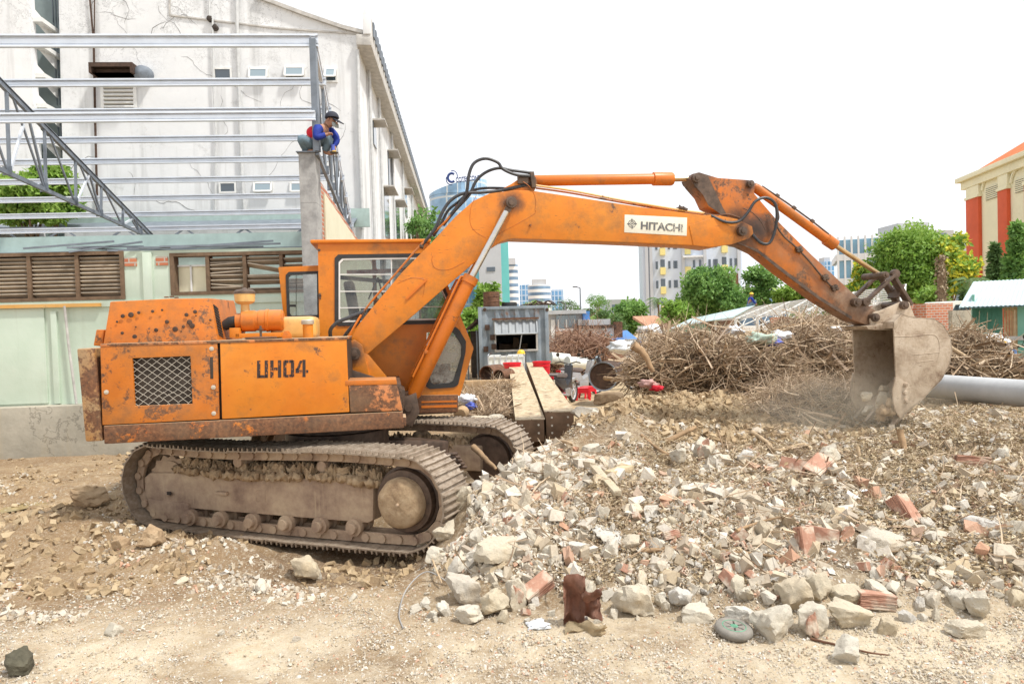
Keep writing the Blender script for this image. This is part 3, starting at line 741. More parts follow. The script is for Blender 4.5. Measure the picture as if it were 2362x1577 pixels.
# seat, levers and stored oddments seen through the glass
s0 = l3(815, 745, .8)
b = MB(); b.box(s0+Vector((.0, 0, .25)), (.12, .42, .55), (0, R(-8), 0)); b.box(s0+Vector((.25, 0, .0)), (.45, .45, .12)); part(b, 'driver_seat', 'seat', cab, bevel=.03)
b = MB(); s1 = l3(905, 750, .75)
for k, (dx, dy) in enumerate([(-.02, -.12), (.06, .0), (.14, .12), (-.1, .1)]):
    b.tube([s1+Vector((dx, dy, -.2)), s1+Vector((dx+.03, dy, .12)), s1+Vector((dx+.01, dy, .34))], .011, 6)
    b.lathe([(.001, .33), (.024, .345), (.026, .37), (.001, .39)], s1+Vector((dx+.01, dy, 0)), 'z', 10)
part(b, 'control_levers', 'hose', cab)
b = MB(); b.box(l3(880, 725, .8), (.5, .4, .2)); b.box(l3(930, 700, .95), (.16, .1, .3)); part(b, 'control_console', 'grease_steel', cab, bevel=.02)
b = MB(); b.bar(l3(800, 628, 1.05), l3(980, 622, 1.05), .06, .05); part(b, 'cab_crossbar', 'red_fabric', cab)
b = MB(); b.bar(l3(785, 640, .9), l3(900, 650, .9), .03, .05); b.bar(l3(850, 690, .9), l3(872, 640, .9), .02, .02); b.bar(l3(885, 690, .9), l3(872, 640, .9), .02, .02); part(b, 'cab_bracket', 'dark_steel', cab)
# open cab door swung back on the far side, with its window
DY = 1.16; b = MB(); b.ringframe(lps([(642, 616), (735, 612), (737, 742), (655, 742)], DY), lps([(661, 634), (735, 628), (736, 729), (666, 731)], DY), DY, DY+.03)
door = part(b, 'cab_door', 'paint_cab', cab, bevel=.004)
b = MB(); dw = [(661, 636), (668, 629), (735, 627), (736, 730), (668, 732), (664, 726)]
b.ringframe(lps(shrink(dw, -2), DY-.01), lps(shrink(dw, 4), DY-.01), DY-.01, DY+.04); part(b, 'door_seal', 'rubber', door)
b = MB(); b.prism(lps(shrink(dw, 3), DY+.01), DY+.01, DY+.015); part(b, 'door_glass', 'glass_clear', door)
b = MB(); b.bar(l3(668, 705, DY-.01), l3(682, 705, DY-.01), .02, .03); b.bar(l3(683, 632, DY-.01), l3(683, 729, DY-.01), .006, .006); part(b, 'door_handle', 'rubber', door)
b = MB(); b.lathe([(.001, -.02), (.012, -.02), (.018, 0)], l3(738, 682, CY-.0), 'y', 12); b.box(l3(738, 683, CY-.01), (.02, .02, .07)); b.lathe([(.001, -.01), (.016, -.008), (.016, 0)], l3(736, 577, CY), 'y', 12); part(b, 'cab_latch', 'grease_steel', cab)

# ---- boom ---------------------------------------------------------------------
BT = .17
boom_o = [(803, 793), (823, 753), (863, 704), (929, 626), (994, 561), (1051, 499), (1092, 463), (1129, 446), (1190, 438), (1231, 440), (1313, 452), (1477, 477), (1620, 496), (1645, 495), (1690, 507),
          (1716, 514), (1732, 524), (1736, 536), (1728, 548), (1690, 561), (1640, 571), (1600, 566), (1400, 557), (1182, 550), (1158, 556), (1137, 569), (1080, 618), (1027, 663), (962, 720), (904, 769), (853, 812), (838, 826), (826, 836), (810, 836), (799, 826), (795, 812)]
b = MB(); b.prism(lps(boom_o, -BT), -BT, BT); boom = part(b, 'boom', 'paint_boom', bevel=.012)
# weld seams: thin raised beads on the near side
def bead(pts, r=.004, m='paint_arm', nm='weld_seam', par=None, y=None):
    b = MB(); P = [l3(a, c, y if y is not None else -BT) for a, c in pts]; b.tube(smoothpath(P, 5), r, 5); return part(b, nm, m, par or boom)
cpin = (1176, 468)
bead([(cpin[0]+r*math.cos(t), cpin[1]+r*math.sin(t)*.95) for r, t in [(60, R(a)) for a in range(-60, 31, 15)]]+[(1140, 545)], .0035)
bead([(1098, 452), (1086, 480), (1085, 515), (1098, 535), (1120, 548)], .0035)
bead([(998, 590), (996, 600), (1001, 615), (1015, 622), (1040, 620), (1072, 604)], .004)
bead([(916, 654), (945, 642), (970, 642), (980, 650), (975, 685)], .0035)
bead([(1656, 517), (1645, 519), (1640, 530), (1646, 545), (1690, 545)], .004)
b = MB(); b.bar(l3(937, 690, -BT-.01), l3(984, 645, -BT-.01), .02, .02, (0, 1, 0)); part(b, 'step_rod', 'paint_cyl', boom)
b = MB(); c3 = l3(1223, 520, -BT); b.lathe([(.001, -.03), (.012, -.03), (.014, 0)], c3, 'y', 12); part(b, 'grease_nipple', 'paint_arm', boom)
# upper lug for the arm cylinder
b = MB(); lug = [(1148, 441), (1180, 424), (1199, 411), (1222, 404), (1236, 408), (1240, 424), (1232, 442), (1190, 440)]
for y_ in (-.13, .09): b.prism(lps(lug, y_), y_, y_+.04)
part(b, 'boom_lug', 'paint_boom', boom, bevel=.006)
# decal plate with maker's lettering and ring emblem
DYb = -BT-.004
dp = [(1441, 495), (1585, 502), (1584, 544), (1440, 536)]
b = MB(); b.prism(lps(dp, DYb), DYb, DYb+.005); dec = part(b, 'decal_plate', 'decal_white', boom, bevel=.0015)
def textmesh(txt, size, off=0, ext=.002):
    cu = bpy.data.curves.new('t', 'FONT'); cu.body = txt; cu.size = size; cu.offset = off; cu.extrude = ext
    o = bpy.data.objects.new('t', cu); C.objects.link(o); bpy.context.view_layer.update()
    me = bpy.data.meshes.new_from_object(o); bpy.data.objects.remove(o); return me
def place_text(me, p00, p10, height, name, m, parent, toward):
    """fit text mesh between two baseline points (in parent space)"""
    xs = [v.co.x for v in me.vertices]; ys_ = [v.co.y for v in me.vertices]
    ex_ = (Vector(p10)-Vector(p00)); w_ = ex_.length; ex_.normalize(); up = Vector((0, 0, 1)); ez = Vector(toward); up = (up-ex_*up.dot(ex_)).normalized()
    x_0, x_1, y_0, y_1 = min(xs), max(xs), min(ys_), max(ys_)
    for v in me.vertices:
        v.co = Vector(p00)+ex_*((v.co.x-x_0)/(x_1-x_0)*w_)+up*((v.co.y-y_0)/(y_1-y_0)*height)+ez*v.co.z
    return link(name, me, m, parent)
yT = DYb-.002
hh_ = (Vector((lp(1478, 529, yT)[0], 0, lp(1478, 529, yT)[1]))-Vector((lp(1478, 511, yT)[0], 0, lp(1478, 511, yT)[1]))).length
place_text(textmesh('HITACHI', .2, .006), l3(1478, 529, yT), l3(1584-9, 535, yT), hh_*1.02, 'lettering', MT['decal_grey'], dec, (0, -1, 0))
b = MB(); ce = l3(1458, 516, yT)
def ring(b, c, r0, r1, y0, y1, n=28, axis=None):
    o_ = [(c.x+r1*math.cos(2*math.pi*k/n), c.z+r1*math.sin(2*math.pi*k/n)) for k in range(n)]
    i_ = [(c.x+r0*math.cos(2*math.pi*k/n), c.z+r0*math.sin(2*math.pi*k/n)) for k in range(n)]
    b.ringframe(o_, i_, y0, y1)
ring(b, ce, .042, .049, yT-.001, yT+.002); ring(b, ce, .022, .028, yT-.001, yT+.002)
for k in range(4):
    a_ = math.pi/2*k; d_ = Vector((math.cos(a_), 0, math.sin(a_))); b.bar(ce+d_*.03, ce+d_*.062, .012, .003, (0, 1, 0))
b.box(ce, (.022, .003, .008)); b.box(ce, (.008, .003, .022))
part(b, 'emblem', 'decal_grey', dec)
# rust runs on the plate
# pipes along the boom top and hoses
def hose(pts, r=.016, m='hose', nm='hydraulic_hose', par=None, n=8, k=6):
    b = MB(); b.tube(smoothpath([l3(a, c, y) for a, c, y in pts], k), r, n); return part(b, nm, m, par or boom)
for dy, r in ((-.12, .012), (-.075, .012), (-.02, .011)):
    o_ = dy*30
    hose([(818, 752, dy-.05), (850, 704, dy-.05), (905, 640, dy-.05), (968, 568, dy-.02), (1030, 508, dy), (1055, 476+o_, dy)], r, 'paint_yellow' if dy > -.1 else 'paint_arm', 'boom_pipe')
hose([(1236, 428, -.13), (1320, 440, -.13), (1440, 463, -.13), (1560, 483, -.12), (1625, 492, -.11)], .014, 'paint_yellow', 'boom_pipe')
hose([(1236, 434, -.10), (1320, 446, -.10), (1440, 468, -.10), (1560, 488, -.10), (1625, 497, -.10)], .012, 'paint_arm', 'boom_pipe')
hose([(1625, 493, -.13), (1650, 497, -.14), (1680, 495, -.15), (1706, 503, -.16)], .013, 'rust', 'boom_pipe')
for q_ in [(972, 569), (868, 690), (1226, 420), (1577, 484), (1568, 481)]:
    b = MB(); c3 = l3(*q_, -.09); b.box(c3, (.05, .14, .03), (0, R(20), 0)); b.lathe([(.012, -.02), (.012, .045)], c3, 'z', 6); part(b, 'pipe_clamp', 'grease_steel', boom, bevel=.004)
b = MB(); c3 = l3(1226, 418, -.09); b.box(c3+Vector((0, 0, .0)), (.05, .2, .19), (0, R(-6), 0)); b.box(l3(1206, 415, -.14), (.13, .05, .1)); part(b, 'hose_manifold', 'grease_steel', boom, bevel=.01)
hose([(1226, 406, -.16), (1190, 403, -.2), (1160, 390, -.2), (1148, 375, -.2), (1120, 366, -.2), (1094, 376, -.2), (1082, 402, -.2), (1077, 440, -.18), (1068, 460, -.15), (1040, 495, -.12)], .019)
hose([(1226, 399, -.12), (1180, 393, -.14), (1150, 388, -.14), (1120, 398, -.14), (1098, 418, -.14), (1082, 450, -.14), (1050, 485, -.12), (1022, 520, -.10)], .018)
hose([(1226, 424, -.12), (1190, 432, -.14), (1150, 440, -.14), (1110, 444, -.15), (1070, 446, -.16), (1040, 462, -.16), (1020, 490, -.16), (1005, 525, -.16), (985, 552, -.14), (972, 566, -.12)], .019)
hose([(1180, 435, -.05), (1120, 434, -.06), (1085, 442, -.08), (1058, 465, -.1), (1034, 485, -.1), (1018, 515, -.1), (1000, 545, -.1)], .016)
hose([(765, 790, -.1), (762, 762, -.2), (778, 744, -.22), (805, 732, -.2), (828, 723, -.18), (842, 716, -.15)], .022)
hose([(785, 790, -.05), (800, 768, -.12), (815, 750, -.14), (832, 735, -.14)], .02)
hose([(800, 790, -.2), (808, 770, -.22), (820, 748, -.22), (833, 726, -.2)], .012, 'paint_cyl')
# pins
def pin(px, py, y0, y1, r, par, nm='pivot_pin', m='grease_steel', fl=1.0):
    c3 = l3(px, py, y0); b = MB(); L_ = y1-y0
    b.lathe([(r*.45, -.035), (r*.5, -.034), (r*.52, -.018), (r*.95, -.016), (r*1.0, 0), (r*fl, .01), (r*fl, L_)], c3, 'y', 24); return part(b, nm, m, par)
pin(817, 815, -BT-.1, BT+.02, .07, boom)
for sgn in (-1, 1):
    y_ = -BT-.075 if sgn < 0 else BT+.02
    brk = [(797, 790), (817, 783), (836, 796), (841, 820), (852, 866), (797, 848)]
    b = MB(); b.prism(lps(brk, y_), y_, y_+.05); part(b, 'boom_bracket', 'paint_boom', bevel=.008)
b = MB(); b.prism(lps([(790, 845), (860, 868), (935, 900), (930, 960), (800, 955)], -.25), -.25, .3); part(b, 'boom_foot_base', 'grease_steel', bevel=.01)
b = MB(); b.prism(lps([(804, 800), (850, 818), (905, 884), (806, 886)], -.2), -.2, -.18); part(b, 'foot_side_plate', 'paint_boom', bevel=.004)
# lift cylinders, one each side of the boom
for sgn in (-1, 1):
    yc = sgn*.265
    A3 = l3(943, 932, -.265); B3 = l3(1178, 469, -.265); M3 = l3(1088, 638, -.265); A3.y = B3.y = M3.y = yc
    A3 = Vector((A3.x, yc, A3.z)); d_ = (B3-A3).normalized()
    b = MB(); b.tube([A3+d_*.1, A3+d_*.14, M3-d_*.09, M3-d_*.088, M3+d_*.0], [.06, .078, .078, .09, .09], 24); cy = part(b, 'lift_cylinder', 'paint_cyl')
    b = MB(); b.tube([M3, B3-d_*.05], [.04, .04], 18); part(b, 'cylinder_rod', 'chrome', cy)
    b = MB(); b.lathe([(.055, -.05), (.055, .05)], A3, 'y', 20); b.bar(A3, A3+d_*.14, .08, .09, (0, 1, 0)); part(b, 'cylinder_foot', 'grease_steel', cy)
    b = MB(); b.lathe([(.001, -.085), (.035, -.083), (.037, -.065), (.062, -.063), (.068, -.05), (.068, .05)] if sgn < 0 else [(.068, -.05), (.068, .05), (.03, .07)], B3, 'y', 26)
    b.bar(B3, B3-d_*.11, .075, .08, (0, 1, 0)); part(b, 'rod_eye', 'grease_steel', cy)
    side = Vector((-d_.z, 0, d_.x))
    b = MB(); b.tube([A3+d_*.3+side*.1, A3+d_*.6+side*.105, M3-d_*.2+side*.11, M3-d_*.06+side*.11, M3-d_*.03+side*.06], .014, 8); part(b, 'cylinder_pipe', 'paint_cyl', cy)
    b = MB(); b.box(A3+d_*.62+side*.09, (.04, .05, .04)); part(b, 'pipe_clamp', 'paint_arm', cy, bevel=.004)
b = MB(); b.prism(lps([(925, 920), (960, 905), (968, 950), (950, 985), (930, 975)], -.36), -.36, .36); part(b, 'cylinder_bracket', 'grease_steel', bevel=.01)
b = MB(); c3 = l3(942, 940, -.38)
for k in range(7): b.lathe([(.045+.004*(k % 2), 0), (.045, .02)], c3+Vector((0, .02*k, 0)), 'y', 16)
part(b, 'cylinder_pin', 'grease_steel')
# chain hanging by the tool box
b = MB(); random.seed(2)
cp = smoothpath([l3(a, c, -1.1) for a, c in [(900, 876), (915, 888), (925, 905), (930, 925), (928, 945)]], 6)
for i, (p, q_) in enumerate(zip(cp, cp[1:])): b.bar(p, q_+(q_-p)*.25, .022 if i % 2 else .008, .008 if i % 2 else .022, (0, 1, 0))
part(b, 'chain', 'grease_steel')
# arm cylinder on top
y_ = -.01; A3 = l3(1226, 417, y_); M3 = l3(1552, 413, y_); B3 = l3(1610, 412, y_); d_ = (B3-A3).normalized(); M1 = l3(1506, 413, y_)
b = MB(); b.tube([A3, A3+d_*.03, M1, M1+d_*.004, M3-d_*.02, M3], [.05, .066, .066, .083, .083, .072], 26); cy = part(b, 'arm_cylinder', 'paint_cyl')
b = MB(); b.tube([M3, B3], .034, 18); part(b, 'cylinder_rod', 'chrome_gold', cy)
b = MB(); b.lathe([(.055, -.07), (.055, .07)], B3, 'y', 20); part(b, 'rod_eye', 'grease_steel', cy)

# ---- arm ------------------------------------------------------------------------
AT = .125
arm_o = [(1590, 412), (1597, 401), (1613, 397), (1656, 410), (1727, 415), (1738, 418), (1742, 428), (1740, 446), (1793, 508), (1871, 586), (1932, 643), (1981, 688), (2031, 725), (2040, 738), (2026, 755), (2006, 752),
         (1965, 737), (1891, 692), (1809, 631), (1748, 582), (1715, 566), (1690, 560), (1680, 545), (1662, 492), (1633, 477), (1621, 451), (1601, 428)]
b = MB(); b.prism(lps(arm_o, -AT), -AT, AT); arm = part(b, 'arm', 'paint_arm_tip', bevel=.012)
b = MB()
for y_ in (-AT-.055, AT+.005):
    b.prism(lps([(1660, 497), (1700, 505), (1735, 522), (1738, 538), (1728, 550), (1690, 563), (1640, 570), (1600, 566), (1590, 520)], y_), y_, y_+.05)
part(b, 'boom_fork', 'paint_boom', boom, bevel=.006)
pin(1713, 533, -BT-.055, BT+.03, .06, arm); pin(1607, 411, -AT-.03, AT+.03, .055, arm); pin(1732, 424, -AT-.03, AT+.03, .045, arm); pin(1977, 697, -AT-.06, AT+.06, .06, arm); pin(2020, 732, -.2, .2, .055, arm)
b = MB(); b.prism(lps([(1595, 408), (1612, 399), (1632, 404), (1668, 480), (1690, 520), (1660, 492), (1634, 474), (1622, 450), (1601, 426)], -AT-.004), -AT-.004, -AT); part(b, 'grease_streak', 'grease_steel', arm)
b = MB(); b.prism(lps([(1690, 556), (1748, 575), (1809, 622), (1891, 684), (1965, 730), (1965, 737), (1891, 692), (1809, 631), (1748, 582), (1715, 566)], -AT-.006), -AT-.006, -AT); part(b, 'lower_flange', 'grease_steel', arm)
bead([(1715, 480), (1735, 490), (1755, 510), (1765, 530)], .004, 'grease_steel', par=arm, y=-AT)
hose([(1640, 497, -.16), (1675, 512, -.2), (1705, 510, -.22), (1725, 490, -.24), (1742, 465, -.25), (1765, 456, -.25), (1785, 466, -.25), (1792, 490, -.24), (1788, 530, -.2), (1775, 560, -.18), (1755, 560, -.17), (1735, 540, -.16), (1718, 520, -.16)], .018, par=arm)
hose([(1790, 470, -.2), (1796, 500, -.2), (1792, 520, -.16), (1808, 545, -.15), (1838, 572, -.15), (1870, 606, -.15), (1893, 634, -.15), (1925, 668, -.14)], .012, 'grease_steel', 'arm_pipe', arm)
for q_ in [(1843, 575), (1903, 640), (1925, 664)]:
    b = MB(); c3 = l3(*q_, -AT-.02); b.box(c3, (.1, .05, .035), (0, R(-38+60), 0)); b.box(c3, (.04, .05, .09), (0, R(38), 0)); part(b, 'pipe_clamp', 'grease_steel', arm, bevel=.006)
# bucket cylinder
y_ = 0; A3 = l3(1738, 430, y_); M3 = l3(1926, 566, y_); B3 = l3(2030, 634, y_); d_ = (M3-A3).normalized(); M1 = l3(1905, 551, y_); d2 = (B3-M3).normalized()
b = MB(); b.tube([A3, A3+d_*.04, M1, M1+d_*.005, M3], [.05, .06, .06, .08, .075], 24); cy = part(b, 'bucket_cylinder', 'paint_arm')
b = MB(); b.tube([M3-d2*.03, B3], .03, 18); part(b, 'cylinder_rod', 'chrome_gold', cy)
sd2 = Vector((-d_.z, 0, d_.x))
b = MB(); b.tube([A3+d_*.1+sd2*.07, A3+d_*.5+sd2*.085, A3+d_*.95+sd2*.085, M1+sd2*.075], .012, 8); part(b, 'cylinder_pipe', 'grease_steel', cy)
b = MB()
for t_ in (.34, .62, .93): b.box(A3+d_*t_+sd2*.085, (.05, .04, .04), (0, R(35), 0))
part(b, 'pipe_clamp', 'grease_steel', cy, bevel=.004)
# linkage
P1 = lp(1977, 697, 0); P2 = lp(2043, 634, 0); P3 = lp(2086, 704, 0)
for y_ in (-.17, .17):
    b = MB(); b.bar((P1[0], y_, P1[1]), (P2[0], y_, P2[1]), .04, .07, (0, 1, 0)); b.lathe([(.055, -.03), (.055, .03)], (P1[0], y_, P1[1]), 'y', 20); b.lathe([(.06, -.03), (.06, .03)], (P2[0], y_, P2[1]), 'y', 20)
    part(b, 'rocker_link', 'grease_steel', arm, bevel=.005)
b = MB(); mid0 = Vector((P2[0], 0, P2[1])); mid1 = Vector((P3[0], 0, P3[1]))
for y_ in (-.1, .1): b.bar(mid0+Vector((0, y_, 0)), mid1+Vector((0, y_, 0)), .045, .11, (0, 1, 0))
b.box(mid0.lerp(mid1, .55), (.03, .2, .2), (0, R(30), 0)); part(b, 'bucket_link', 'grease_steel', arm, bevel=.006)
pin(2043, 634, -.21, .21, .045, arm); pin(2086, 704, -.22, .22, .05, arm)

# ---- bucket -------------------------------------------------------------------
BW = .41
zl = lambda pts, y: lps(pts, y)
# side profile on the near plate, mouth on the left
prof = [(2062, 757), (2062, 742), (2080, 724), (2100, 730), (2155, 735), (2176, 748), (2192, 775), (2197, 806), (2190, 845), (2172, 876), (2126, 923), (2078, 964)]
mouth = [(2066, 948), (2064, 925), (2067, 868)]
pr = zl(prof, -BW); mo = zl(mouth, -BW)
b = MB(); b.prism(pr+mo, -BW, -BW+.022); bk = part(b, 'bucket', 'bucket', arm, bevel=.004)
b = MB(); b.prism(pr+mo, BW-.022, BW); part(b, 'bucket_far_side', 'bucket', bk, bevel=.004)
b = MB()       # curved shell
n = len(pr); cxm = sum(p[0] for p in pr)/n; czm = sum(p[1] for p in pr)/n
shell = pr[2:]
inn = [(p[0]+(cxm-p[0])*.035, p[1]+(czm-p[1])*.035) for p in shell]
for a_, b2, c_, d_ in zip(shell, shell[1:], inn, inn[1:]):
    b.prism([a_, b2, d_, c_], -BW+.0, BW-.0)
part(b, 'bucket_shell', 'bucket', bk)
b = MB(); b.prism([pr[0], pr[1], pr[2], (pr[2][0]-.01, pr[2][1]-.04), (pr[0][0]+.03, pr[0][1]-.005)], -BW-.006, BW+.006); part(b, 'bucket_top_plate', 'bucket', bk, bevel=.004)
b = MB()       # side cutter flare and reinforcement at the lip
for s_ in (-1, 1):
    yy = s_*BW
    q4 = [(2067, 868), (2098, 885), (2101, 905), (2086, 945), (2078, 966), (2066, 948), (2062, 930), (2060, 900)]
    b = MB(); b.prism(zl(q4, -BW-.012), yy-.012 if s_ < 0 else yy-.01, yy+.014)
    part(b, 'side_cutter', 'bucket', bk, bevel=.006); b = MB()
c3 = lp(2085, 905, -BW)
for dx, dz in ((0, .0), (.015, -.11), (.01, .1)): b = MB(); b.lathe([(.001, -.035), (.02, -.033), (.03, -.012), (.03, 0)], (c3[0]+dx, -BW-.012, c3[1]+dz), 'y', 12); part(b, 'cutter_bolt', 'bucket', bk)
for q_ in ([(2105, 775), (2150, 771), (2165, 785), (2166, 815), (2160, 835)], [(2104, 818), (2168, 812)], [(2115, 835), (2155, 830)], [(2062, 775), (2104, 776)], [(2088, 870), (2112, 835)]):
    bead(q_, .0045, 'bucket', 'weld_seam', bk, -BW)
# ears and bracket on top
ear = [(2006, 752), (2004, 735), (2012, 720), (2028, 716), (2080, 694), (2094, 697), (2099, 712), (2108, 735), (2085, 745), (2060, 757), (2020, 758)]
for y_ in (-.18, .15):
    b = MB(); b.prism(lps(ear, -.15), y_, y_+.03); part(b, 'bucket_ear', 'bucket', bk, bevel=.005)
b = MB(); b.prism(lps([(1998, 752), (2062, 741), (2080, 724), (2110, 735), (2062, 762), (2004, 760)], -.22), -.22, .22); part(b, 'bucket_bracket', 'bucket', bk, bevel=.01)
for y_, q_ in ((-.21, (2020, 732)), (-.21, (2087, 704))):
    pin(*q_, y_, .2, .055, bk)
# teeth
tip = Vector((pr[-1][0], 0, pr[-1][1])); dirt_ = (tip-Vector((pr[-2][0], 0, pr[-2][1]))).normalized(); dirt_ = (dirt_+Vector((-.15, 0, -.35))).normalized()
nrm = Vector((-dirt_.z, 0, dirt_.x))
for k in range(4):
    yy = -BW+.05+(2*BW-.1)*k/3; a_ = tip+Vector((0, yy, 0))
    b = MB(); P8 = []
    for t_, w_, h_ in ((-.06, .045, .03), (.15, .022, .006)):
        for s1, s2 in ((-1, -1), (1, -1), (1, 1), (-1, 1)):
            P8.append(a_+dirt_*t_+Vector((0, s1*w_, 0))+nrm*(s2*h_))
    b.hexa(P8); part(b, 'bucket_tooth', 'chrome' if False else 'shoe', bk, bevel=.005)

# ================================================================ undercarriage
def uc(mb, name, m, parent=None, bevel=0, **k):
    o = mb.build(name, MT[m], parent or ex, bevel, **k)
    if parent is None or parent is ex: o.rotation_euler = (0, 0, YT-YU)
    return o
def u3(px, py, v): a = lp(px, py, v, UCI); return Vector((a[0], v, a[1]))
TL, TH, TR = 1.95, .88, .43      # half length, height, end radius
def trackpath():
    """closed loop, (u, z) with tangent; top run sags towards the middle"""
    P = []; hl = TL-TR; cz = TR-.045
    N_ = 60
    for k in range(N_+1): P.append((hl*(1-2*k/N_), cz+TR-.0+(.03*math.sin(math.pi*k/N_*2.0) if True else 0)*.6-.012))
    for k in range(1, 30): a_ = math.pi/2+math.pi*k/30; P.append((-hl+TR*math.cos(a_), cz+TR*math.sin(a_)))
    for k in range(N_+1): P.append((-hl+2*hl*k/N_, cz-TR-.02*math.sin(math.pi*k/N_)))
    for k in range(1, 30): a_ = -math.pi/2+math.pi*k/30; P.append((hl+TR*math.cos(a_), cz+TR*math.sin(a_)))
    return P
TP = trackpath(); seg = [math.dist(TP[i], TP[(i+1) % len(TP)]) for i in range(len(TP))]; PER = sum(seg)
def along(s_):
    s_ %= PER; i = 0
    while s_ > seg[i]: s_ -= seg[i]; i += 1
    a_ = TP[i]; c_ = TP[(i+1) % len(TP)]; t_ = s_/seg[i]
    return (a_[0]+(c_[0]-a_[0])*t_, a_[1]+(c_[1]-a_[1])*t_)
NS = 48; PI_ = PER/NS
def shoe_mesh(w):
    """origin on the chain, x along travel, y across, z outward"""
    b = MB(); p = PI_
    b.box((0, 0, .0), (p*.93, w, .014)); b.box((-p*.5, 0, -.004), (p*.16, w, .012))
    for x_, h in ((-p*.36, .038), (0.0, .034), (p*.36, .036)):
        b.prism([(x_-.011, .006), (x_+.011, .006), (x_+.006, h), (x_-.006, h)], -w/2, w/2)
    bmesh.ops.recalc_face_normals(b.bm, faces=b.bm.faces)
    me = bpy.data.meshes.new('shoe'); b.bm.to_mesh(me); b.bm.free(); me.materials.append(MT['shoe']); return me
def hole_mesh(w):
    b = MB()
    for s_ in (-1, 1):
        for x_ in (-.03, .03): b.lathe([(.001, .018), (.011, .018), (.013, .006)], (x_, s_*.055, 0), 'z', 6)
        b.prism([(PI_*.1, .005), (PI_*.3, .005), (PI_*.3, .012), (PI_*.1, .012)], s_*.05-.02, s_*.05+.02)
    bmesh.ops.recalc_face_normals(b.bm, faces=b.bm.faces)
    me = bpy.data.meshes.new('shoe_bolts'); b.bm.to_mesh(me); b.bm.free(); me.materials.append(MT['rust_dark']); return me
SW = .5; sm = shoe_mesh(SW)
rngt = random.Random(5)
for side in (-1, 1):
    vc = side*(1.23-SW/2)
    b = MB(); chain = b
    for k in range(NS):       # chain links
        s0_ = PI_*k; a_ = along(s0_); c_ = along(s0_+PI_)
        a_ = Vector((a_[0], 0, a_[1])); c_ = Vector((c_[0], 0, c_[1])); t_ = (c_-a_).normalized(); nn = Vector((t_.z, 0, -t_.x)); nn = -nn if nn.dot(Vector((0, 0, a_.z-.385))+Vector((a_.x*.2, 0, 0))) < 0 else nn
        for dv in (-.075, .075):
            b.bar(a_-nn*.055+Vector((0, vc+dv*1.0, 0)), c_-nn*.055+Vector((0, vc+dv*1.0, 0)), .03, .095, nn)
            b.lathe([(.042, -.02), (.042, .02)], a_-nn*.055+Vector((0, vc+dv*1.25, 0)), 'y', 12)
    tr_ = uc(chain, 'track', 'frame_mud'); tr_['label'] = 'near crawler track, worn and muddy' if side < 0 else 'far crawler track behind the undercarriage'
    for k in range(NS):
        s0_ = PI_*(k+.5); a_ = along(s0_-.03); c_ = along(s0_+.03); t_ = Vector((c_[0]-a_[0], 0, c_[1]-a_[1])).normalized(); m_ = along(s0_)
        nn = Vector((0, 1, 0)).cross(t_)
        if nn.dot(Vector((m_[0]*.25, 0, m_[1]-.385))) < 0: nn = -nn
        yv = nn.cross(t_)
        o = link('track_shoe', sm, None, tr_)
        M_ = Matrix((t_, yv, nn)).transposed().to_4x4(); M_.translation = Vector((m_[0], vc, m_[1]))+nn*.01
        M_ = M_ @ Matrix.Rotation(rngt.uniform(-.02, .02), 4, 'X')
        o.matrix_local = M_
    # side frame
    if side < 0:
        V0 = -1.07
        fr = [u3(*p, V0) for p in [(333, 1100), (345, 1090), (409, 1090), (845, 1110), (862, 1118), (860, 1200), (848, 1206), (432, 1172), (345, 1160), (333, 1150)]]
        b = MB(); b.prism([(p.x, p.z) for p in fr], V0, V0+.4); sf = uc(b, 'side_frame', 'frame_mud', bevel=.02)
        b = MB(); fr = [u3(*p, V0-.02) for p in [(341, 1150), (434, 1160), (436, 1196), (350, 1196)]]; b.prism([(p.x, p.z) for p in fr], V0-.02, V0+.3)
        c3 = u3(515, 1136, V0); b.box(c3+Vector((0, -.015, 0)), (.15, .05, .035)); c3 = u3(388, 1138, V0); b.box(c3+Vector((0, -.01, .0)), (.08, .03, .05))
        part_ = b.build('frame_guard', MT['frame_mud'], sf, .01)
        b = MB(); c3 = u3(602, 1143, V0)
        for ax_, bx2 in (((-.055, -.055), (.055, -.055)), ((.055, -.055), (.055, .055)), ((.055, .055), (-.055, .055)), ((-.055, .055), (-.055, -.055))):
            b.tube([c3+Vector((ax_[0], 0, ax_[1])), c3+Vector((bx2[0], 0, bx2[1]))], .004, 5)
        b.build('patch_weld', MT['frame_mud'], sf)
        b = MB(); c3 = u3(390, 1137, V0-.028); b.box(c3, (.055, .012, .035)); b.build('adjuster_opening', MT['dark_steel'], sf)
    else:
        b = MB(); b.box((0, .95, .42), (2.9, .35, .3)); sf = uc(b, 'side_frame', 'frame_mud', bevel=.02)
        V0 = 1.2
    # caked mud lumps lying on the frame
    rs = np.random.RandomState(11+side); b = MB()
    for k in range(460 if side < 0 else 120):
        u_l = rs.uniform(-1.35, 1.2); vv = rs.uniform(-1.12, -.72) if side < 0 else rs.uniform(.78, 1.05)
        r_l = rs.uniform(.02, .065); zf = (.60 if side < 0 else .60)
        me_ = bmesh.ops.create_icosphere(b.bm, subdivisions=2, radius=r_l)
        for v in me_['verts']:
            v.co = v.co*(1+.5*mnoise.noise(v.co*30+Vector((k, 0, 0)))); v.co.z *= .75
            v.co += Vector((u_l, vv, zf-.10+r_l*.3+rs.uniform(0, .13)*(.4+.6*(vv > -1.05))+.02*math.sin(u_l*3)))
    b.build('caked_mud', MT['mud'], sf, smooth=80)
